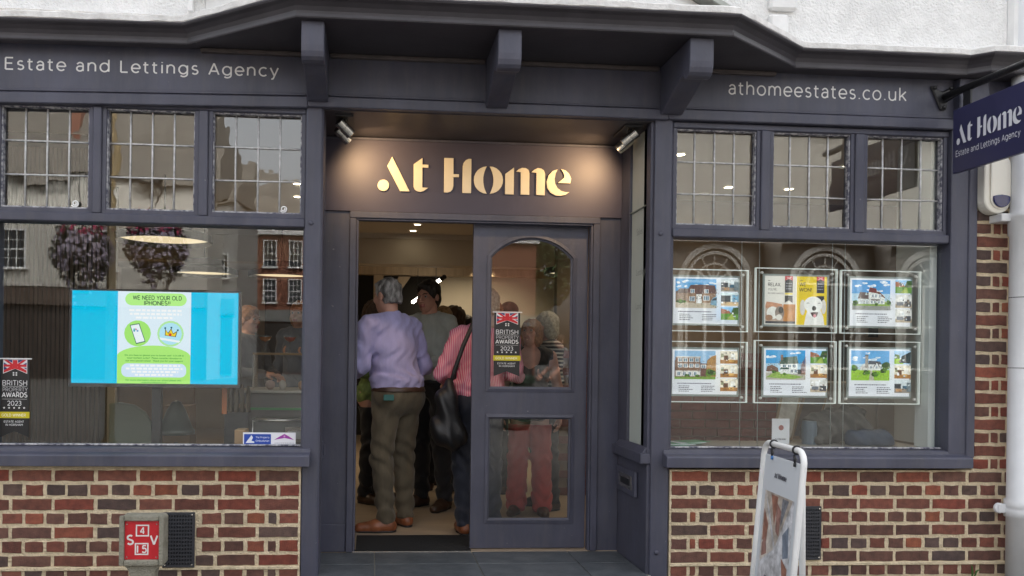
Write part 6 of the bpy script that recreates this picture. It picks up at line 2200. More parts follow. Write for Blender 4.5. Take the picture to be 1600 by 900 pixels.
person('curly brown haired person in dark top seen beyond the pink shirt', (0.765, 3.25), R(-120), 1.67, 'curly', HBROWN, shirt=BLACKC, trouser=BLACKC, shoe=DKBR, tuck=False, hem=.86, details=False, res=.011)
person('dark haired woman with brown skin in cream top looking left', (0.935, 3.65), R(-35), 1.615, 'bob', HDARK, skin=SKIN_D, shirt=CREAMC, trouser=BLACKC, shoe=DKBR, female=True, tuck=False, hem=.86, collar=False, width=.92, res=.011)
person('ginger blonde woman in dark top and coral trousers behind the door glass', (1.225, 1.75), R(-14), 1.50, 'bob', HGING, shirt=cloth('dark_brown_top', (0.03, 0.022, 0.018)), sleeve='none', trouser=CORAL, shoe=DKBR, female=True, tuck=False, hem=.84, collar=False, width=1.0, wide_leg=.03,
       head=(R(-18), R(-10), 0), mouth=1.0, neck_open=.9)
person('pale haired woman in black and white striped top at the right of the door glass', (1.40, 2.0), R(-75), 1.57, 'bob', HSILV, shirt=BWS, trouser=BLACKC, shoe=DKBR, female=True, tuck=False, hem=.85, collar=False, width=.95,
       pose={'elR': (-.25, -.05, 1.16), 'wrR': (-.10, -.18, 1.28), 'elL': (.25, -.03, 1.14), 'wrL': (.10, -.2, 1.10)})
person('man in dark flat cap facing away beyond the door glass', (1.28, 3.1), R(170), 1.72, 'cap', cloth('dark_cap', (0.04, 0.042, 0.05)), shirt=BLUEC, trouser=BLACKC, shoe=DKBR, tuck=False, hem=.86, details=False, res=.011)
person('auburn haired person facing away beside the award banner on the door glass', (1.05, 2.7), R(190), 1.70, 'curly', HGING, shirt=CREAMC, trouser=BLACKC, shoe=DKBR, tuck=False, hem=.86, details=False, res=.011)
person('ginger haired person in grey top at the bar behind the left window', (-1.03, 2.5), R(60), 1.60, 'short', HGING, shirt=GREYT, trouser=BLACKC, shoe=DKBR, tuck=False, hem=.86, res=.011,
       pose={'elL': (.25, -.04, 1.15), 'wrL': (.12, -.24, 1.12), 'elR': (-.25, -.04, 1.15), 'wrR': (-.10, -.26, 1.14)})
person('auburn haired person in dusty blue top behind the bar, right end of the left window', (-0.66, 3.2), R(-25), 1.70, 'bob', HGING, shirt=BLUEC, trouser=BLACKC, shoe=DKBR, female=True, tuck=False, hem=.86, res=.011)
person('pedestrian in grey t-shirt mirrored in the right display window', (3.62, -9.3), R(250), 1.76, 'short', HBROWN, shirt=GREYT, sleeve='short', trouser=SHORTG, shoe=DKBR, tuck=False, hem=.88, collar=False, base=-0.13,
       pose={'elL': (.24, -.16, 1.16), 'wrL': (.22, -.40, 1.0), 'elR': (-.22, -.2, 1.18), 'wrR': (-.2, -.42, 1.0)}, lean=(0, -.10), res=.011)

# shoulder bag hanging behind the pink shirt
t = thing('shoulder_bag', 'black shoulder bag hanging by its strap from the pink shirt', 'bag', (0.52, 0.93, 0.9))
f = Field((.37, .76, .50), (.68, 1.10, 1.25), .0085)
f.cone((.515, .93, .70), (.50, .925, .93), .105, .07, .04)
f.cone((.555, .93, .68), (.48, .93, .72), .09, .09, .04)
f.cone((.50, .925, .93), (.525, .93, 1.03), .06, .03, .04)
f.ripple(lambda X, Y, Z: .006 * np.sin(Z * 34 + X * 40) + .005 * np.sin(X * 70 + Z * 18))
V, Q = f.mesh()
np_mesh('bag_body', [(V - np.array([0.52, 0.93, 0.9]), Q, 0)], mat('black_leather', (0.014, 0.014, 0.016), 0.42, bump=0.3, bscale=120), t)
MB().tube([(.52, .925, 1.00), (.555, .925, 1.12), (.61, .93, 1.28), (.665, .965, 1.40), (.70, 1.03, 1.475)], [.012, .014, .015, .015, .014], 8).build('strap', BLACK, t, smooth=True)
MB().box(.505, .545, .862, .876, .93, .955).build('buckle', STEEL, t, bevel=.003)
tag(MB().box(.085, .155, .985, .998, .905, .945).build('phone_case', mat('teal_case', (0.02, 0.12, 0.11), 0.4), None, bevel=.003), 'teal phone case poking out of the olive back pocket', 'phone')
# ================================================================ SHOP LAMPS
LAMPW = emis('warm_lamp', (1.0, 0.80, 0.50), 0.22)
DOWN = emis('downlight_glow', (1.0, 0.86, 0.62), 6)
SHADE = mat('black_lamp_shade', (0.012, 0.012, 0.013), 0.5)
INT = 0.30
for i, (x, y, lab) in enumerate(((-1.647, 2.17, 'large round pendant lamp nearest the left window'), (-1.868, 4.85, 'round pendant lamp above the right half of the screen'), (-1.026, 4.95, 'round pendant lamp at the right end of the left window'), (2.17, 4.0, 'round pendant lamp seen through the arched door pane'))):
    t = thing('pendant_lamp', lab, 'lamp', (x, y, 2.08), group='round black pendant lamps')
    MB().lathe([(0.362, 0.046), (0.365, 0.0), (0.372, 0.0), (0.372, 0.060), (0.34, 0.070), (0.22, 0.10), (0.20, 0.17), (0.05, 0.19), (0.02, 0.19)], (x, y, 2.08), 36).build('shade', SHADE, t, smooth=False)
    MB().lathe([(0.001, 0.030), (0.16, 0.032), (0.30, 0.036), (0.362, 0.04)], (x, y, 2.08), 36, cap=False).build('diffuser', LAMPW, t, smooth=True, recalc=False)
    MB().tube([(x, y, 2.27), (x, y, 2.62)], 0.006, 6).build('cord', BLACK, t)
    aim_spot('pendant_light', (x, y, 2.05), (x, y, 0), 26 * INT, (1.0, 0.78, 0.52), R(150), 0.6, 0.25, parent=t)
DL = [(0.478, 4.3), (0.452, 4.75), (1.15, 4.2), (-0.624, 2.36), (-0.674, 2.92), (2.1, 1.01), (2.89, 2.0), (2.80, 2.3), (3.40, 2.0), (2.1, 2.0), (3.4, 1.2)]
DLAB = ['recessed downlight above the open doorway, upper of two', 'recessed downlight above the open doorway, lower of two',
        'recessed downlight beyond the arched door pane',
        'upper glow in the right hand leaded light of the left window', 'lower glow in the right hand leaded light of the left window',
        'downlight glow at the left edge of the leaded light beside the porch', 'downlight glow in the lower middle of the leaded light beside the porch', 'lowest downlight glow in the leaded light beside the porch',
        'downlight glow in the middle leaded light of the right window', 'downlight above the inner brick wall of the right window', 'downlight above the white cupboard in the right window']
for i, (x, y) in enumerate(DL):
    t = thing('downlight', DLAB[i], 'downlight', (x, y, 2.62), group='recessed ceiling downlights')
    MB().lathe([(0.045, 0), (0.048, -0.004), (0.040, -0.008), (0.036, -0.003)], (x, y, 2.6195), 18, cap=False).build('rim', WHITE_P, t, smooth=True)
    MB().lathe([(0.0005, -0.004), (0.034, -0.004)], (x, y, 2.6195), 16, cap=False).build('bulb', DOWN, t, recalc=False)
    if i in (0, 2, 6, 9, 10):
        aim_spot('downlight_beam', (x, y, 2.60), (x, y + 0.05, 0), 20 * INT, (1.0, 0.80, 0.55), R(110), 0.8, 0.04, parent=t)
t = thing('track_light', 'pair of white linear lamps hanging before the black partition', 'lamp', (0.82, 6.0, 2.3))
for dx, dy, dz in ((0.0, 0.0, 0.0), (-0.20, 0.5, -0.17)):
    a, b_ = Vector((0.74 + dx, 5.9 + dy, 2.09 + dz)), Vector((0.86 + dx, 5.7 + dy, 2.17 + dz))
    MB().tube([a, b_], 0.022, 8).build('tube', emis('white_tube_lamp', (1, 0.93, 0.8), 3), t)
    MB().tube([b_, b_ + (b_ - a) * 0.3], 0.03, 8).build('cap', BLACK, t)
    MB().tube([(a + b_) / 2 + Vector((0, 0, .02)), (a + b_) / 2 + Vector((0, 0, .40))], 0.004, 5).build('cord', BLACK, t)
aim_spot('track_beam', (1.5, 6.4, 2.3), (1.5, 7.9, 1.5), 40 * INT, (1.0, 0.82, 0.56), R(95), 0.9, 0.05, parent=t)

# ================================================================ LEFT ROOM
WOOD = mat('brown_slat_wood', (0.085, 0.05, 0.03), 0.6, var=0.2, vscale=5, stretch=(6, 6, 0.7))
t = thing('slatted_screen', 'brown vertical timber slats at the far left behind the left window', 'screen wall', (-1.95, 0.9, 0))
b = MB()
for i in range(30):
    xx = -2.55 + i * 0.0275
    b.box(xx, xx + 0.018, 0.90, 0.93, 0, 2.5)
b.build('slats', WOOD, t)['kind'] = 'stuff'
MB().box(-2.6, -1.70, 0.935, 0.97, 0, 2.6).build('backing', mat('slat_backing', (0.045, 0.03, 0.02), 0.8), t)
PAN = mat('grey_partition', (0.30, 0.285, 0.26), 0.8, var=0.05, vscale=3)
tag(MB().box(-2.66, -2.15, 2.6, 2.66, 0, 2.6).build('grey_partition', PAN, None), 'pale grey wall panel between the slats and the screen', 'panel')
BRW = mat('warm_brown_board', (0.26, 0.155, 0.075), 0.6, var=0.12, vscale=4)
t = thing('reception_desk', 'warm brown timber reception desk under the screen', 'desk', (-1.35, 1.3, 0))
MB().box(-1.70, -1.20, 1.20, 1.26, 0, 0.98).build('front', BRW, t, bevel=.004)
MB().box(-1.35, -1.18, 1.0, 1.198, 0, 0.86).build('cabinet', BRW, t, bevel=.004)
CHG = mat('sage_chair', (0.20, 0.23, 0.18), 0.6)
t = thing('tub_chair', 'sage green curved chair back low in the left window', 'chair', (-1.45, 0.8, 0))
b = MB()
b.prism([(-1.63, 0.45), (-1.36, 0.45), (-1.36, 0.68), (-1.37, 0.76), (-1.41, 0.83), (-1.48, 0.875), (-1.56, 0.89), (-1.63, 0.885)], 'y', 0.78, 0.82)
b.build('backrest', CHG, t, bevel=.006)
MB().box(-1.64, -1.35, 0.5, 0.775, 0.42, 0.48).build('seat', CHG, t, bevel=.02)
for sx in (-1.61, -1.38):
    for sy in (0.54, 0.79):
        MB().tube([(sx, sy, 0), (sx, sy, 0.42)], 0.012, 6).build('leg', BLACK, t)
t = thing('bell_shade', 'dark green bell shaped lamp shade below the screen', 'shade', (-1.2, 0.7, 0.7))
prof = [(0.112, 0.71), (0.112, 0.735), (0.098, 0.745), (0.055, 0.86), (0.028, 0.905), (0.004, 0.915)]
MB().lathe(prof, (-1.18, 0.62, 0.0), 24).build('shade', mat('dark_green_shade', (0.05, 0.062, 0.052), 0.35), t, smooth=True)
MB().tube([(-1.18, 0.62, 0), (-1.18, 0.62, 0.66)], 0.012, 8).build('stem', BLACK, t)
MB().lathe([(0.09, 0), (0.09, 0.015), (0.01, 0.02)], (-1.18, 0.62, 0.0), 20).build('foot', BLACK, t)
t = thing('condiment_stand', 'dark stand of bottles with orange flyer right of the screen', 'stand', (-0.80, 0.6, 0.5))
MB().box(-0.88, -0.74, 0.55, 0.68, 0, 0.85).build('pedestal', BLACK, t)
b = MB()
for i in range(9):
    bx, by = -0.86 + 0.035 * (i % 4) + .01, 0.57 + 0.03 * (i // 4)
    b.lathe([(0.014, 0), (0.014, 0.10 + .02 * (i % 3)), (0.006, 0.13 + .02 * (i % 3)), (0.006, 0.16)], (bx, by, 0.85), 8)
b.build('bottles', mat('amber_bottle', (0.06, 0.035, 0.012), 0.15), t, smooth=False)
MB().box(-0.895, -0.865, 0.545, 0.549, 0.84, 1.03).build('flyer', mat('orange_flyer', (0.5, 0.14, 0.03), 0.5), t)
t = thing('cocktail_bar', 'grey mobile bar with glass shelf and flight case at the right of the left window', 'bar', (-0.55, 1.0, 0))
GREYB = mat('grey_bar_front', (0.13, 0.125, 0.115), 0.5, var=0.08, vscale=4)
MB().box(-0.80, -0.34, 0.95, 1.35, 0.0, 0.95).build('front', GREYB, t, bevel=.004)
MB().box(-0.86, -0.34, 0.90, 1.40, 0.952, 0.972).build('counter', mat('bar_top', (0.42, 0.40, 0.34), 0.35), t, bevel=.003)
MB().box(-0.80, -0.34, 1.15, 1.34, 1.20, 1.215).build('shelf', mat('shelf_oak', (0.26, 0.17, 0.08), 0.5), t)
MB().box(-0.80, -0.79, 1.15, 1.34, 0.973, 1.199).build('shelf_side', STEEL, t)
MB().box(-0.78, -0.34, 0.935, 0.949, 0.84, 0.855).build('green_strip', mat('green_strip', (0.05, 0.28, 0.08), 0.4), t)
GLS = glass_mat('tumbler_glass', (0.9, 0.92, 0.9), 0.09)
for i, (gx, lab, c) in enumerate(((-0.73, 'coupe glass of orange drink on the bar shelf', (0.55, 0.17, 0.03)), (-0.56, 'coupe glass of red drink on the bar shelf', (0.42, 0.07, 0.05)))):
    g_ = thing('cocktail_glass', lab, 'glass', (gx, 1.24, 1.215))
    MB().lathe([(0.028, 0), (0.028, 0.003), (0.004, 0.008), (0.004, 0.07), (0.03, 0.085), (0.045, 0.11), (0.046, 0.118)], (gx, 1.24, 1.2155), 16, cap=False).build('bowl', GLS, g_, smooth=True)
    MB().lathe([(0.004, 0.076), (0.029, 0.087), (0.042, 0.107), (0.001, 0.107)], (gx, 1.24, 1.2155), 16).build('drink', mat('drink_%d' % i, c, 0.2), g_)
tag(MB().lathe([(0.03, 0), (0.036, 0.10), (0.030, 0.13), (0.018, 0.15), (0.018, 0.175), (0.001, 0.178)], (-0.44, 1.25, 1.2155), 20).build('cocktail_shaker', STEEL, None, smooth=True), 'tall steel cocktail shaker at the right end of the bar shelf', 'shaker')
rr = random.Random(4)
for i, (gx, r_, c, lab) in enumerate(((-0.66, .030, (0.42, 0.30, 0.26), 'pale pink dish on the bar counter'), (-0.58, .024, (0.5, 0.47, 0.42), 'small cream bowl on the bar counter'), (-0.45, .028, (0.45, 0.24, 0.1), 'orange fruit bowl at the right of the bar counter'))):
    tag(MB().lathe([(r_ * .5, 0), (r_, 0.02), (r_ * 1.05, 0.035), (r_ * .9, 0.05), (r_ * .4, 0.06), (.001, .062)], (gx, 0.98, 0.9725), 14).build('bar_bowl', mat('bowl_%d' % i, c, 0.4), None, smooth=True), lab, 'bowl')
t = thing('flight_case', 'grey flight case with metal edges low in the left window corner', 'case', (-0.52, 0.7, 0.6))
MB().box(-0.72, -0.36, 0.62, 0.90, 0.45, 0.80).build('shell', mat('case_panel', (0.10, 0.10, 0.095), 0.5), t)
b = MB()
for zz in (0.452, 0.798):
    b.tube([(-0.72, 0.617, zz), (-0.36, 0.617, zz)], 0.010, 6)
b.tube([(-0.72, 0.617, 0.45), (-0.72, 0.617, 0.80)], 0.010, 6)
b.build('edging', STEEL, t, smooth=True)
MB().box(-0.53, -0.40, 0.600, 0.619, 0.66, 0.76).build('latch', STEEL, t, bevel=.012)
MB().box(-0.505, -0.425, 0.595, 0.5995, 0.685, 0.735).build('latch_plate', mat('pale_metal', (0.4, 0.4, 0.38), 0.4, metal=.6), t, bevel=.002)
tag(MB().box(-0.745, -0.685, 0.10, 0.22, 0.704, 0.785).build('cardboard_box', mat('cardboard', (0.36, 0.22, 0.11), 0.8), None, bevel=.002), 'brown cardboard box behind the membership sticker', 'box')
structure(MB().box(-2.0, -0.37, 0.10, 0.19, 0.64, 0.700).box(1.69, 3.32, 0.1005, 0.50, 0.64, 0.700).build('window_board', mat('window_board', (0.30, 0.27, 0.23), 0.5), None), 'inner window boards behind the glass', 'window board')

# ================================================================ RIGHT ROOM
t = thing('inner_brick_wall', 'dark red brick wall low inside the right window', 'wall', (2.2, 2.6, 0))
MB().box(1.62, 3.62, 2.60, 2.72, 0.0, 1.33).build('backing', mat('inner_mortar', (0.22, 0.17, 0.13), 0.9), t)
INB = mat('inner_brick', (0.17, 0.06, 0.045), 0.8, var=0.35, vscale=3, bump=0.4, bscale=60)
b = MB()
for j in range(17):
    for i in range(9):
        xx = 1.62 + i * 0.225 + (0.11 if j % 2 else 0)
        b.box(xx, min(xx + 0.213, 3.619), 2.59 + rr.uniform(-.002, .002), 2.601, j * 0.075 + .005, j * 0.075 + 0.069)
bo = b.build('brick_courses', INB, t)
bo['kind'] = 'stuff'
tag(MB().box(3.621, 5.4, 2.62, 2.72, 0, 1.33).build('greige_wall', mat('greige_plaster', (0.20, 0.18, 0.155), 0.85, var=.08, vscale=2), None), 'dull grey brown wall low behind the coat heap inside the right window', 'wall')
tag(MB().box(1.62, 5.4, 2.61, 2.72, 1.331, 2.618).build('brown_plaster_wall', mat('brown_plaster', (0.24, 0.17, 0.11), 0.8, var=.1, vscale=2), None), 'brown plastered wall above the inner brick wall of the right window', 'wall')
t = thing('white_cupboard', 'white painted cupboard at the right end inside the right window', 'cupboard', (3.7, 1.2, 0))
CUP = mat('grey_white_cupboard', (0.40, 0.385, 0.355), 0.6)
MB().box(3.32, 4.20, 1.35, 1.75, 0, 1.05).build('carcass', CUP, t, bevel=.004)
MB().box(3.34, 3.74, 1.335, 1.349, 0.05, 1.0).build('door', CUP, t, bevel=.004)
MB().box(3.76, 4.18, 1.335, 1.349, 0.05, 1.0).build('door', CUP, t, bevel=.004)
tag(MB().box(3.275, 3.318, 0.10, 0.22, 0.702, 2.60).box(3.40, 3.5, 0.2205, 0.60, 0.702, 2.60).build('reveal_panel', mat('pale_reveal', (0.62, 0.65, 0.63), 0.6), None), 'pale painted window reveal at the right of the right window', 'reveal')
t = thing('curtain', 'dark folded curtain hanging right of the deep blue sky card', 'curtain', (3.2, 0.5, 1.2))
b = MB()
b.add([(3.10, .40, 1.36), (3.155, .40, 1.36), (3.155, .40, 1.74), (3.135, .40, 1.74), (3.12, .40, 1.62), (3.10, .42, 1.36), (3.155, .42, 1.36), (3.155, .42, 1.74), (3.135, .42, 1.74), (3.12, .42, 1.62)],
      [(0, 1, 2, 3, 4), (9, 8, 7, 6, 5), (0, 5, 6, 1), (1, 6, 7, 2), (2, 7, 8, 3), (3, 8, 9, 4), (4, 9, 5, 0)])
b.build('cloth', BLACKC, t)
t = thing('leaflet_card', 'white card with a round red emblem standing on the window board', 'card', (2.42, 0.3, 0.70))
MB().box(2.425, 2.535, 0.30, 0.303, 0.702, 0.855).build('card', PAPER, t)
MB().lathe([(.001, 0), (.016, 0)], (2.482, 0.2992, 0.800), 16, axis=(0, -1, 0), cap=False).build('emblem', mat('emblem_red', (0.35, 0.10, 0.08), 0.5), t, recalc=False)
b = MB()
logo(b, lambda u, v: (2.442 + u, 0.2992, 0.725 + v), 0.060)
b.build('lettering', DARKT, t, recalc=False)
def leaning(x0, x1, y, z0, h, lean, frame, inner, label, name):
    t = thing(name, label, 'picture frame', (0.5 * (x0 + x1), y, z0))
    def q(u, v, o):
        return (x0 + (x1 - x0) * u + lean * v, y + o + 0.10 * v, z0 + h * v)
    def slab(mb, u0, u1, v0, v1, o0, o1):
        mb.add([q(u0, v0, o0), q(u1, v0, o0), q(u1, v1, o0), q(u0, v1, o0), q(u0, v0, o1), q(u1, v0, o1), q(u1, v1, o1), q(u0, v1, o1)], [(0, 1, 2, 3), (7, 6, 5, 4), (0, 4, 5, 1), (1, 5, 6, 2), (2, 6, 7, 3), (3, 7, 4, 0)])
    b = MB()
    slab(b, 0, .07, 0, 1, 0, .018)
    slab(b, .93, 1, 0, 1, 0, .018)
    slab(b, .07, .93, 0, .05, 0, .018)
    slab(b, .07, .93, .95, 1, 0, .018)
    b.build('frame', frame, t)
    b = MB()
    slab(b, .07, .93, .05, .95, .008, .014)
    b.build('picture', inner, t)
    return t
CERT = mat('certificate', (0.85, 0.80, 0.70), 0.5, alt=(0.48, 0.42, 0.34), vscale=14, altw=.4)
leaning(2.53, 2.66, 0.50, 0.702, 0.34, 0.12, mat('pale_frame', (0.45, 0.33, 0.2), 0.4), CERT, 'framed certificate leaning behind the white emblem card', 'picture_frame')
leaning(2.72, 2.88, 0.62, 0.702, 0.36, 0.16, BRW, mat('frame_back', (0.16, 0.12, 0.09), 0.7), 'brown wooden frame leaning beside the coat heap', 'picture_frame')
# coat heap on navy bag
CG = mat('dark_olive_coat', (0.085, 0.077, 0.065), 0.9, var=.2, vscale=12)
f = Field((2.58, .12, .69), (3.18, .60, 1.02), .0085)
f.ell((2.80, .36, .80), (.15, .10, .10), .05)
f.ell((2.93, .36, .83), (.12, .10, .10), .05)
f.cone((2.68, .33, .74), (2.95, .35, .86), .05, .05, .04)
f.cone((2.90, .30, .88), (3.02, .30, .76), .05, .035, .04)
f.cone((2.70, .28, .72), (2.86, .27, .86), .03, .03, .03)
f.ripple(lambda X, Y, Z: .012 * np.sin(X * 42 + Z * 30 + 3 * np.sin(Y * 20)) + .008 * np.sin(Z * 60 + X * 25) + .006 * np.sin(X * 90 + Z * 70))
f.cut(lambda X, Y, Z: .703 - Z)
V, Q = f.mesh()
tag(np_mesh('coat', [(V, Q, 0)], CG, None), 'crumpled dark olive coat heaped on the window board', 'coat')
NB = mat('navy_bag', (0.022, 0.035, 0.062), 0.6, bump=.3, bscale=90)
f = Field((2.78, .10, .69), (3.22, .42, .90), .0085)
f.cone((2.90, .24, .745), (3.08, .24, .745), .05, .055, .03)
f.cone((2.92, .24, .715), (3.10, .24, .715), .05, .05, .03)
f.ripple(lambda X, Y, Z: .004 * np.sin(X * 60 + Z * 50))
f.cut(lambda X, Y, Z: .703 - Z)
V, Q = f.mesh()
tag(np_mesh('holdall', [(V, Q, 0)], NB, None), 'navy holdall beneath the crumpled coat', 'bag')
tag(MB().lathe([(.042, 0), (.044, .10), (.04, .14)], (2.66, .30, .7025), 20).build('blue_canister', mat('slate_canister', (0.09, 0.12, 0.15), 0.5), None, smooth=False), 'slate blue canister left of the coat heap', 'canister')
t = thing('leaflets', 'fanned pile of green and white leaflets on the window board beside the post', 'leaflets', (1.80, 0.24, 0.70))
for i in range(5):
    b = MB()
    a = R(-12 + 9 * i)
    cx, cy_ = 1.78 + .035 * i, .22 + .015 * i
    pts = [(cx + math.cos(a) * u - math.sin(a) * v, cy_ + math.sin(a) * u + math.cos(a) * v) for u, v in ((-.09, -.06), (.09, -.06), (.09, .06), (-.09, .06))]
    b.prism(pts, 'z', .702 + .0035 * i, .7045 + .0035 * i)
    b.build('leaflet', mat('leaflet_green', (0.10, 0.30, 0.16), 0.4) if i % 2 == 0 else PAPER, t)

# ================================================================ ACROSS THE SQUARE (mirrored in the glass)
WH = mat('cream_stucco', (0.55, 0.53, 0.48), 0.85, var=.05, vscale=.6)
RBR = mat('far_red_brick', (0.27, 0.11, 0.065), 0.85, alt=(0.21, 0.085, 0.055), vscale=2.5, altw=.6, bump=.2, bscale=40)
TILE = mat('far_roof_tile', (0.15, 0.135, 0.115), 0.85, var=.2, vscale=1.5)
DGL = mat('far_window_glass', (0.03, 0.035, 0.04), 0.12)
SHOPD = mat('dark_shopfront', (0.035, 0.028, 0.024), 0.5)
STONE = mat('pale_stone', (0.20, 0.185, 0.165), 0.85, var=.08, vscale=.8)
def far_window(t, cx, z0, w, h, y, nx=3, nz=4):
    b = MB()
    fr = .07
    b.box(cx - w / 2 - fr, cx - w / 2, y, y + .12, z0, z0 + h).box(cx + w / 2, cx + w / 2 + fr, y, y + .12, z0, z0 + h)
    b.box(cx - w / 2 - fr, cx + w / 2 + fr, y, y + .12, z0 + h, z0 + h + fr).box(cx - w / 2 - .15, cx + w / 2 + .15, y, y + .20, z0 - .12, z0)
    for i in range(1, nx):
        b.box(cx - w / 2 + w * i / nx - .018, cx - w / 2 + w * i / nx + .018, y + .01, y + .06, z0, z0 + h)
    for j in range(1, nz):
        k = .035 if j == nz // 2 else .018
        b.box(cx - w / 2, cx + w / 2, y + .01, y + .064, z0 + h * j / nz - k, z0 + h * j / nz + k)
    o = b.build('window', WHITE_P, t)
    MB().box(cx - w / 2, cx + w / 2, y + .004, y + .03, z0, z0 + h).build('pane', DGL, o)
    return o
def gable(b, x0, x1, yf, yb, ze, zr):
    b.add([(x0, yf, ze), (x1, yf, ze), (x1, yb, ze), (x0, yb, ze), (x0, (yf + yb) / 2, zr), (x1, (yf + yb) / 2, zr)], [(0, 1, 5, 4), (2, 3, 4, 5), (1, 2, 5), (3, 0, 4), (0, 3, 2, 1)])
y = -36
t = thing('white_building', 'tall cream building with sash windows mirrored in the left display window', 'building', (-13, y, -.13))
MB().box(-34, -8.0, y - 9, y, 4.3, 9.5).box(-34, -8.0, y - 9, y - .25, -.13, 4.3).build('wall', WH, t)
MB().box(-34, -8.0, y - .24, y + .05, -.13, 3.4).build('shopfront', SHOPD, t)
MB().box(-34, -8.0, y - .2, y + .3, 3.41, 4.2).build('shop_fascia', mat('far_fascia', (0.10, 0.075, 0.06), 0.6), t)
b = MB()
gable(b, -34.3, -7.8, y + .4, y - 9.4, 9.5, 14.5)
b.build('roof', TILE, t)
for cx in (-25.5, -21.3, -17.1, -12.9, -9.9):
    far_window(t, cx, 5.2, 1.15, 1.75, y)
MB().box(-15.2, -14.5, y - 3.5, y - 2.5, 11, 16).build('chimney', RBR, t)
y = -40
t = thing('grey_building', 'grey rendered building between cream and red brick mirrored in the left window', 'building', (-9.5, y, -.13))
GRB = mat('grey_stucco', (0.34, 0.34, 0.33), 0.85)
MB().box(-14, -7.2, y - 8, y, -.13, 9.2).build('wall', GRB, t)
b = MB()
gable(b, -14.2, -7.0, y + .3, y - 8.3, 9.2, 12.5)
b.build('roof', TILE, t)
far_window(t, -8.0, 5.3, .5, 1.2, y)
MB().box(-13.8, -7.4, y - .02, y + .12, .1, 3.2).build('shopfront', SHOPD, t)
MB().box(-13.9, -7.3, y, y + .3, 3.3, 4.1).build('shop_fascia', mat('slate_fascia', (0.13, 0.13, 0.14), 0.6), t)
y = -54
t = thing('red_brick_building', 'red brick building with white sash windows mirrored in the left window', 'building', (2, y, -.13))
MB().box(-12.0, 12.0, y - 10, y, -.13, 9.6).build('wall', RBR, t)
MB().box(-12.2, 12.2, y - .1, y + .35, 9.62, 9.95).build('cornice', WHITE_P, t)
b = MB()
gable(b, -12.2, 12.2, y + .3, y - 10.3, 9.96, 15.0)
b.build('roof', TILE, t)
for cx in (-10.7, -8.9, -7.15, -5.4, -3.6, -1.8, .2, 2.5, 4.8, 7.1):
    far_window(t, cx, 7.45, .80, 1.75, y)
    far_window(t, cx, 4.85, .80, 1.65, y)
MB().box(-12.0, 12.0, y + .01, y + .2, 3.5, 4.3).build('shop_fascia', mat('grey_fascia', (0.22, 0.22, 0.21), 0.6), t)
MB().box(-11.8, 11.8, y + .01, y + .1, 0, 3.4).build('shopfront', SHOPD, t)
MB().box(-3, -2.2, y - 5, y - 4, 13, 18).build('chimney', RBR, t)
y = -31
t = thing('arched_building', 'pale stone building with fan arched windows mirrored in the right window', 'building', (17, y, -.13))
MB().box(12.5, 34, y - 9, y, -.13, 6.4).build('wall', STONE, t)
MB().box(12.5, 34, y - 9, y + .06, 6.401, 12.2).build('upper_wall', mat('pale_upper_stone', (0.36, 0.345, 0.31), 0.85, var=.08, vscale=.8), t)
MB().box(12.2, 34.3, y + .0605, y + .45, 6.42, 6.8).box(12.2, 34.3, y - .1, y + .7, 12.201, 12.7).build('cornice', mat('far_stone_trim', (0.45, 0.44, 0.41), 0.7), t)
def arch_window(cx, zc, r, zb):
    b = MB()
    n = 20
    for ro, ri, yy in ((r + .35, r + .10, .22), (r, r - .14, .16), (r * .62, r * .55, .14)):
        for i in range(n):
            a0, a1 = math.pi * i / n, math.pi * (i + 1) / n
            b.prism([(cx + ri * math.cos(a0), zc + ri * math.sin(a0)), (cx + ro * math.cos(a0), zc + ro * math.sin(a0)), (cx + ro * math.cos(a1), zc + ro * math.sin(a1)), (cx + ri * math.cos(a1), zc + ri * math.sin(a1))], 'y', y, y + yy)
    for a in (30, 60, 90, 120, 150):
        c, s_ = math.cos(R(a)), math.sin(R(a))
        b.prism([(cx - s_ * .03, zc + c * .03), (cx + c * r - s_ * .03, zc + s_ * r + c * .03), (cx + c * r + s_ * .03, zc + s_ * r - c * .03), (cx + s_ * .03, zc - c * .03)], 'y', y, y + .12)
    for k in (-1, -.33, .33, 1):
        b.box(cx + k * (r - .07) - .06, cx + k * (r - .07) + .06, y, y + .15, zb, zc)
    for sx in (-1, 1):
        b.box(cx + sx * (r + .225) - .125, cx + sx * (r + .225) + .125, y, y + .21, zb, zc)
    for zz in (zb, (zb + zc) / 2, zc):
        b.box(cx - r, cx + r, y + .002, y + .13, zz - .05, zz + .05)
    o = b.build('window', mat('far_stone_trim', (0.45, 0.44, 0.41), 0.7), t)
    MB().prism([(cx - r, zb), (cx + r, zb)] + [(cx + r * math.cos(math.pi * i / 20), zc + r * math.sin(math.pi * i / 20)) for i in range(21)], 'y', y + .004, y + .05).build('pane', DGL, o)
for cx in (15.2, 20.3, 25.4):
    arch_window(cx, 4.7, 1.35, .9)
MB().box(12.5, 34, y, y + .12, -.13, .85).build('plinth', SHOPD, t)
for cx in (17.7, 22.8):
    MB().lathe([(.30, 0), (.30, 5.9), (.38, 6.1), (.38, 6.4)], (cx, y + .42, .0), 18).build('column', STONE, t, smooth=True)
y = -60
t = thing('tree_beyond_square', 'dark leafy tree beyond the square mirrored between roofs', 'tree', (14, y + 10, -.13))
MB().tube([(12, -58, -.13), (12.1, -58, 3), (12.0, -58, 6)], [.35, .28, .18], 8).build('trunk', DKBR, t)
rl = random.Random(5)
b = MB()
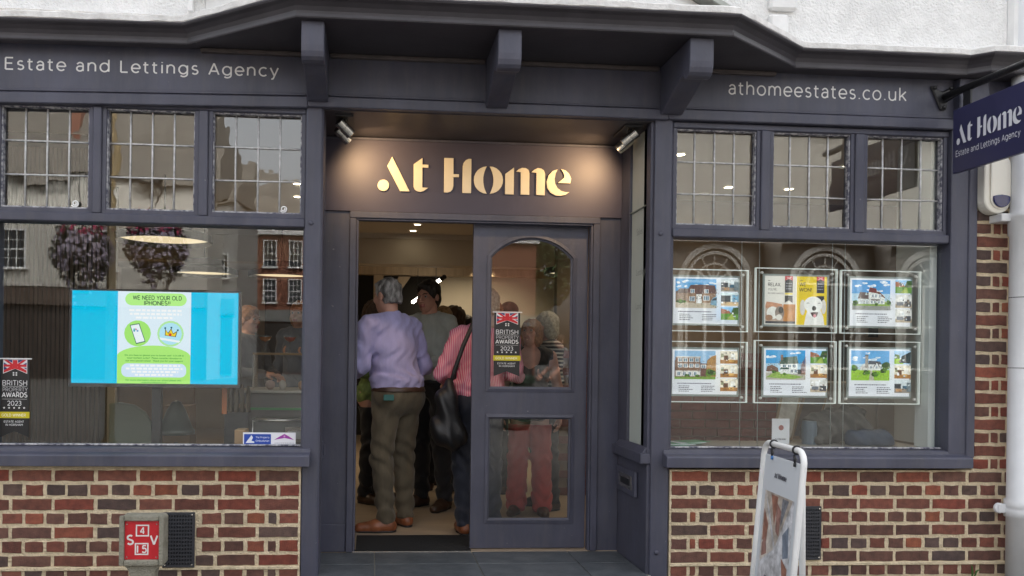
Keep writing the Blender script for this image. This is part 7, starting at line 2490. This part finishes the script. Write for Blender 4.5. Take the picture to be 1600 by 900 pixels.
for i in range(2600):
    th, ph, rr_ = rl.uniform(0, 6.28), math.acos(rl.uniform(-1, 1)), rl.uniform(.4, 1) ** .5
    c = Vector((12 + 4 * rr_ * math.sin(ph) * math.cos(th), -58 + 3.5 * rr_ * math.sin(ph) * math.sin(th), 8 + 3.4 * rr_ * math.cos(ph)))
    a = Vector((rl.gauss(0, 1), rl.gauss(0, 1), rl.gauss(0, 1))).normalized() * .28
    n_ = a.orthogonal().normalized() * .16
    b.poly([c - a, c + n_, c + a, c - n_])
b.build('crown', mat('far_leaf', (0.05, 0.085, 0.03), 0.8, var=.3, vscale=.5), t, recalc=False)['kind'] = 'stuff'

# hanging flower basket on a street column, mirrored in the left window
def basket(cx, cy_, cz, r0, seed, label):
    t = thing('flower_basket', label, 'flower basket', (cx, cy_, cz), group='hanging flower baskets on the street column')
    rl = random.Random(seed)
    MB().lathe([(.02, -.16), (.14, -.12), (.2, -.03), (.21, 0)], (cx, cy_, cz), 16).build('bowl', BLACK, t)
    lf, fp, fw_ = MB(), MB(), MB()
    for i in range(2600):
        th, rr_ = rl.uniform(0, 6.28), r0 * rl.uniform(.25, 1) ** .5
        zz = cz + .20 - (rr_ / r0) ** 2 * .30 + rl.gauss(0, .09) - abs(rl.gauss(0, .10)) * (1 + .6 * math.sin(th * 3 + seed))
        rr_ *= max(.35, min(1.0, 1.0 - (cz - .12 - zz) * 2.2)) * (1 + .12 * math.sin(th * 5))
        c = Vector((cx + rr_ * math.cos(th), cy_ + rr_ * math.sin(th), zz))
        a = Vector((rl.gauss(0, 1), rl.gauss(0, 1), rl.gauss(0, 1))).normalized() * rl.uniform(.014, .028)
        n_ = a.orthogonal().normalized() * .011
        lf.poly([c - a, c + n_, c + a, c - n_])
        if i % 3 == 0:
            out = Vector((math.cos(th), math.sin(th), .25)).normalized()
            c2 = c + out * .03
            e1 = out.orthogonal().normalized()
            e2 = out.cross(e1)
            tgt = fp if zz > cz + (.08 if seed == 1 else .03) and rl.random() < .8 else fw_
            s_ = rl.uniform(.014, .024)
            tgt.poly([c2 + (e1 * math.cos(k * 1.2566) + e2 * math.sin(k * 1.2566)) * s_ for k in range(5)])
    lf.build('foliage', mat('basket_leaf', (0.085, 0.12, 0.05), 0.7, var=.3, vscale=6), t, recalc=False)['kind'] = 'stuff'
    fp.build('pink_flowers', mat('pink_petal', (0.70, 0.06, 0.18), 0.6), t, recalc=False)['kind'] = 'stuff'
    fw_.build('lilac_flowers', mat('lilac_petal', (0.62, 0.54, 0.68), 0.6), t, recalc=False)['kind'] = 'stuff'
basket(-2.60, -3.0, 2.16, .25, 1, 'overflowing basket of pink and lilac flowers left on the street column')
basket(-1.94, -3.0, 2.22, .26, 2, 'overflowing basket of deep pink flowers right on the street column')
t = thing('street_column', 'tall ochre street column carrying the flower baskets', 'lamp post', (-2.44, -3.3, -.13))
MB().lathe([(.07, 0), (.07, .5), (.045, .55), (.04, 3.9)], (-2.44, -3.3, -.13), 14).build('shaft', mat('ochre_column', (0.22, 0.16, 0.075), 0.5), t, smooth=True)
MB().tube([(-2.60, -3.0, 2.75), (-2.44, -3.3, 2.85), (-1.94, -3.0, 2.75)], .015, 6).build('arm', BLACK, t)
MB().tube([(-2.60, -3.0, 2.75), (-2.60, -3.0, 2.2)], .004, 5).tube([(-1.94, -3.0, 2.75), (-1.94, -3.0, 2.25)], .004, 5).build('chains', BLACK, t)
t = thing('litter_bin', 'dark green street litter bin mirrored in the right window', 'bin', (2.9, -9.2, -.13))
MB().lathe([(.20, 0), (.26, .05), (.28, .85), (.33, .88), (.33, .98), (.26, 1.02)], (2.70, -9.3, -.13), 20).build('body', mat('bin_green', (0.02, 0.045, 0.025), 0.4), t, smooth=False)
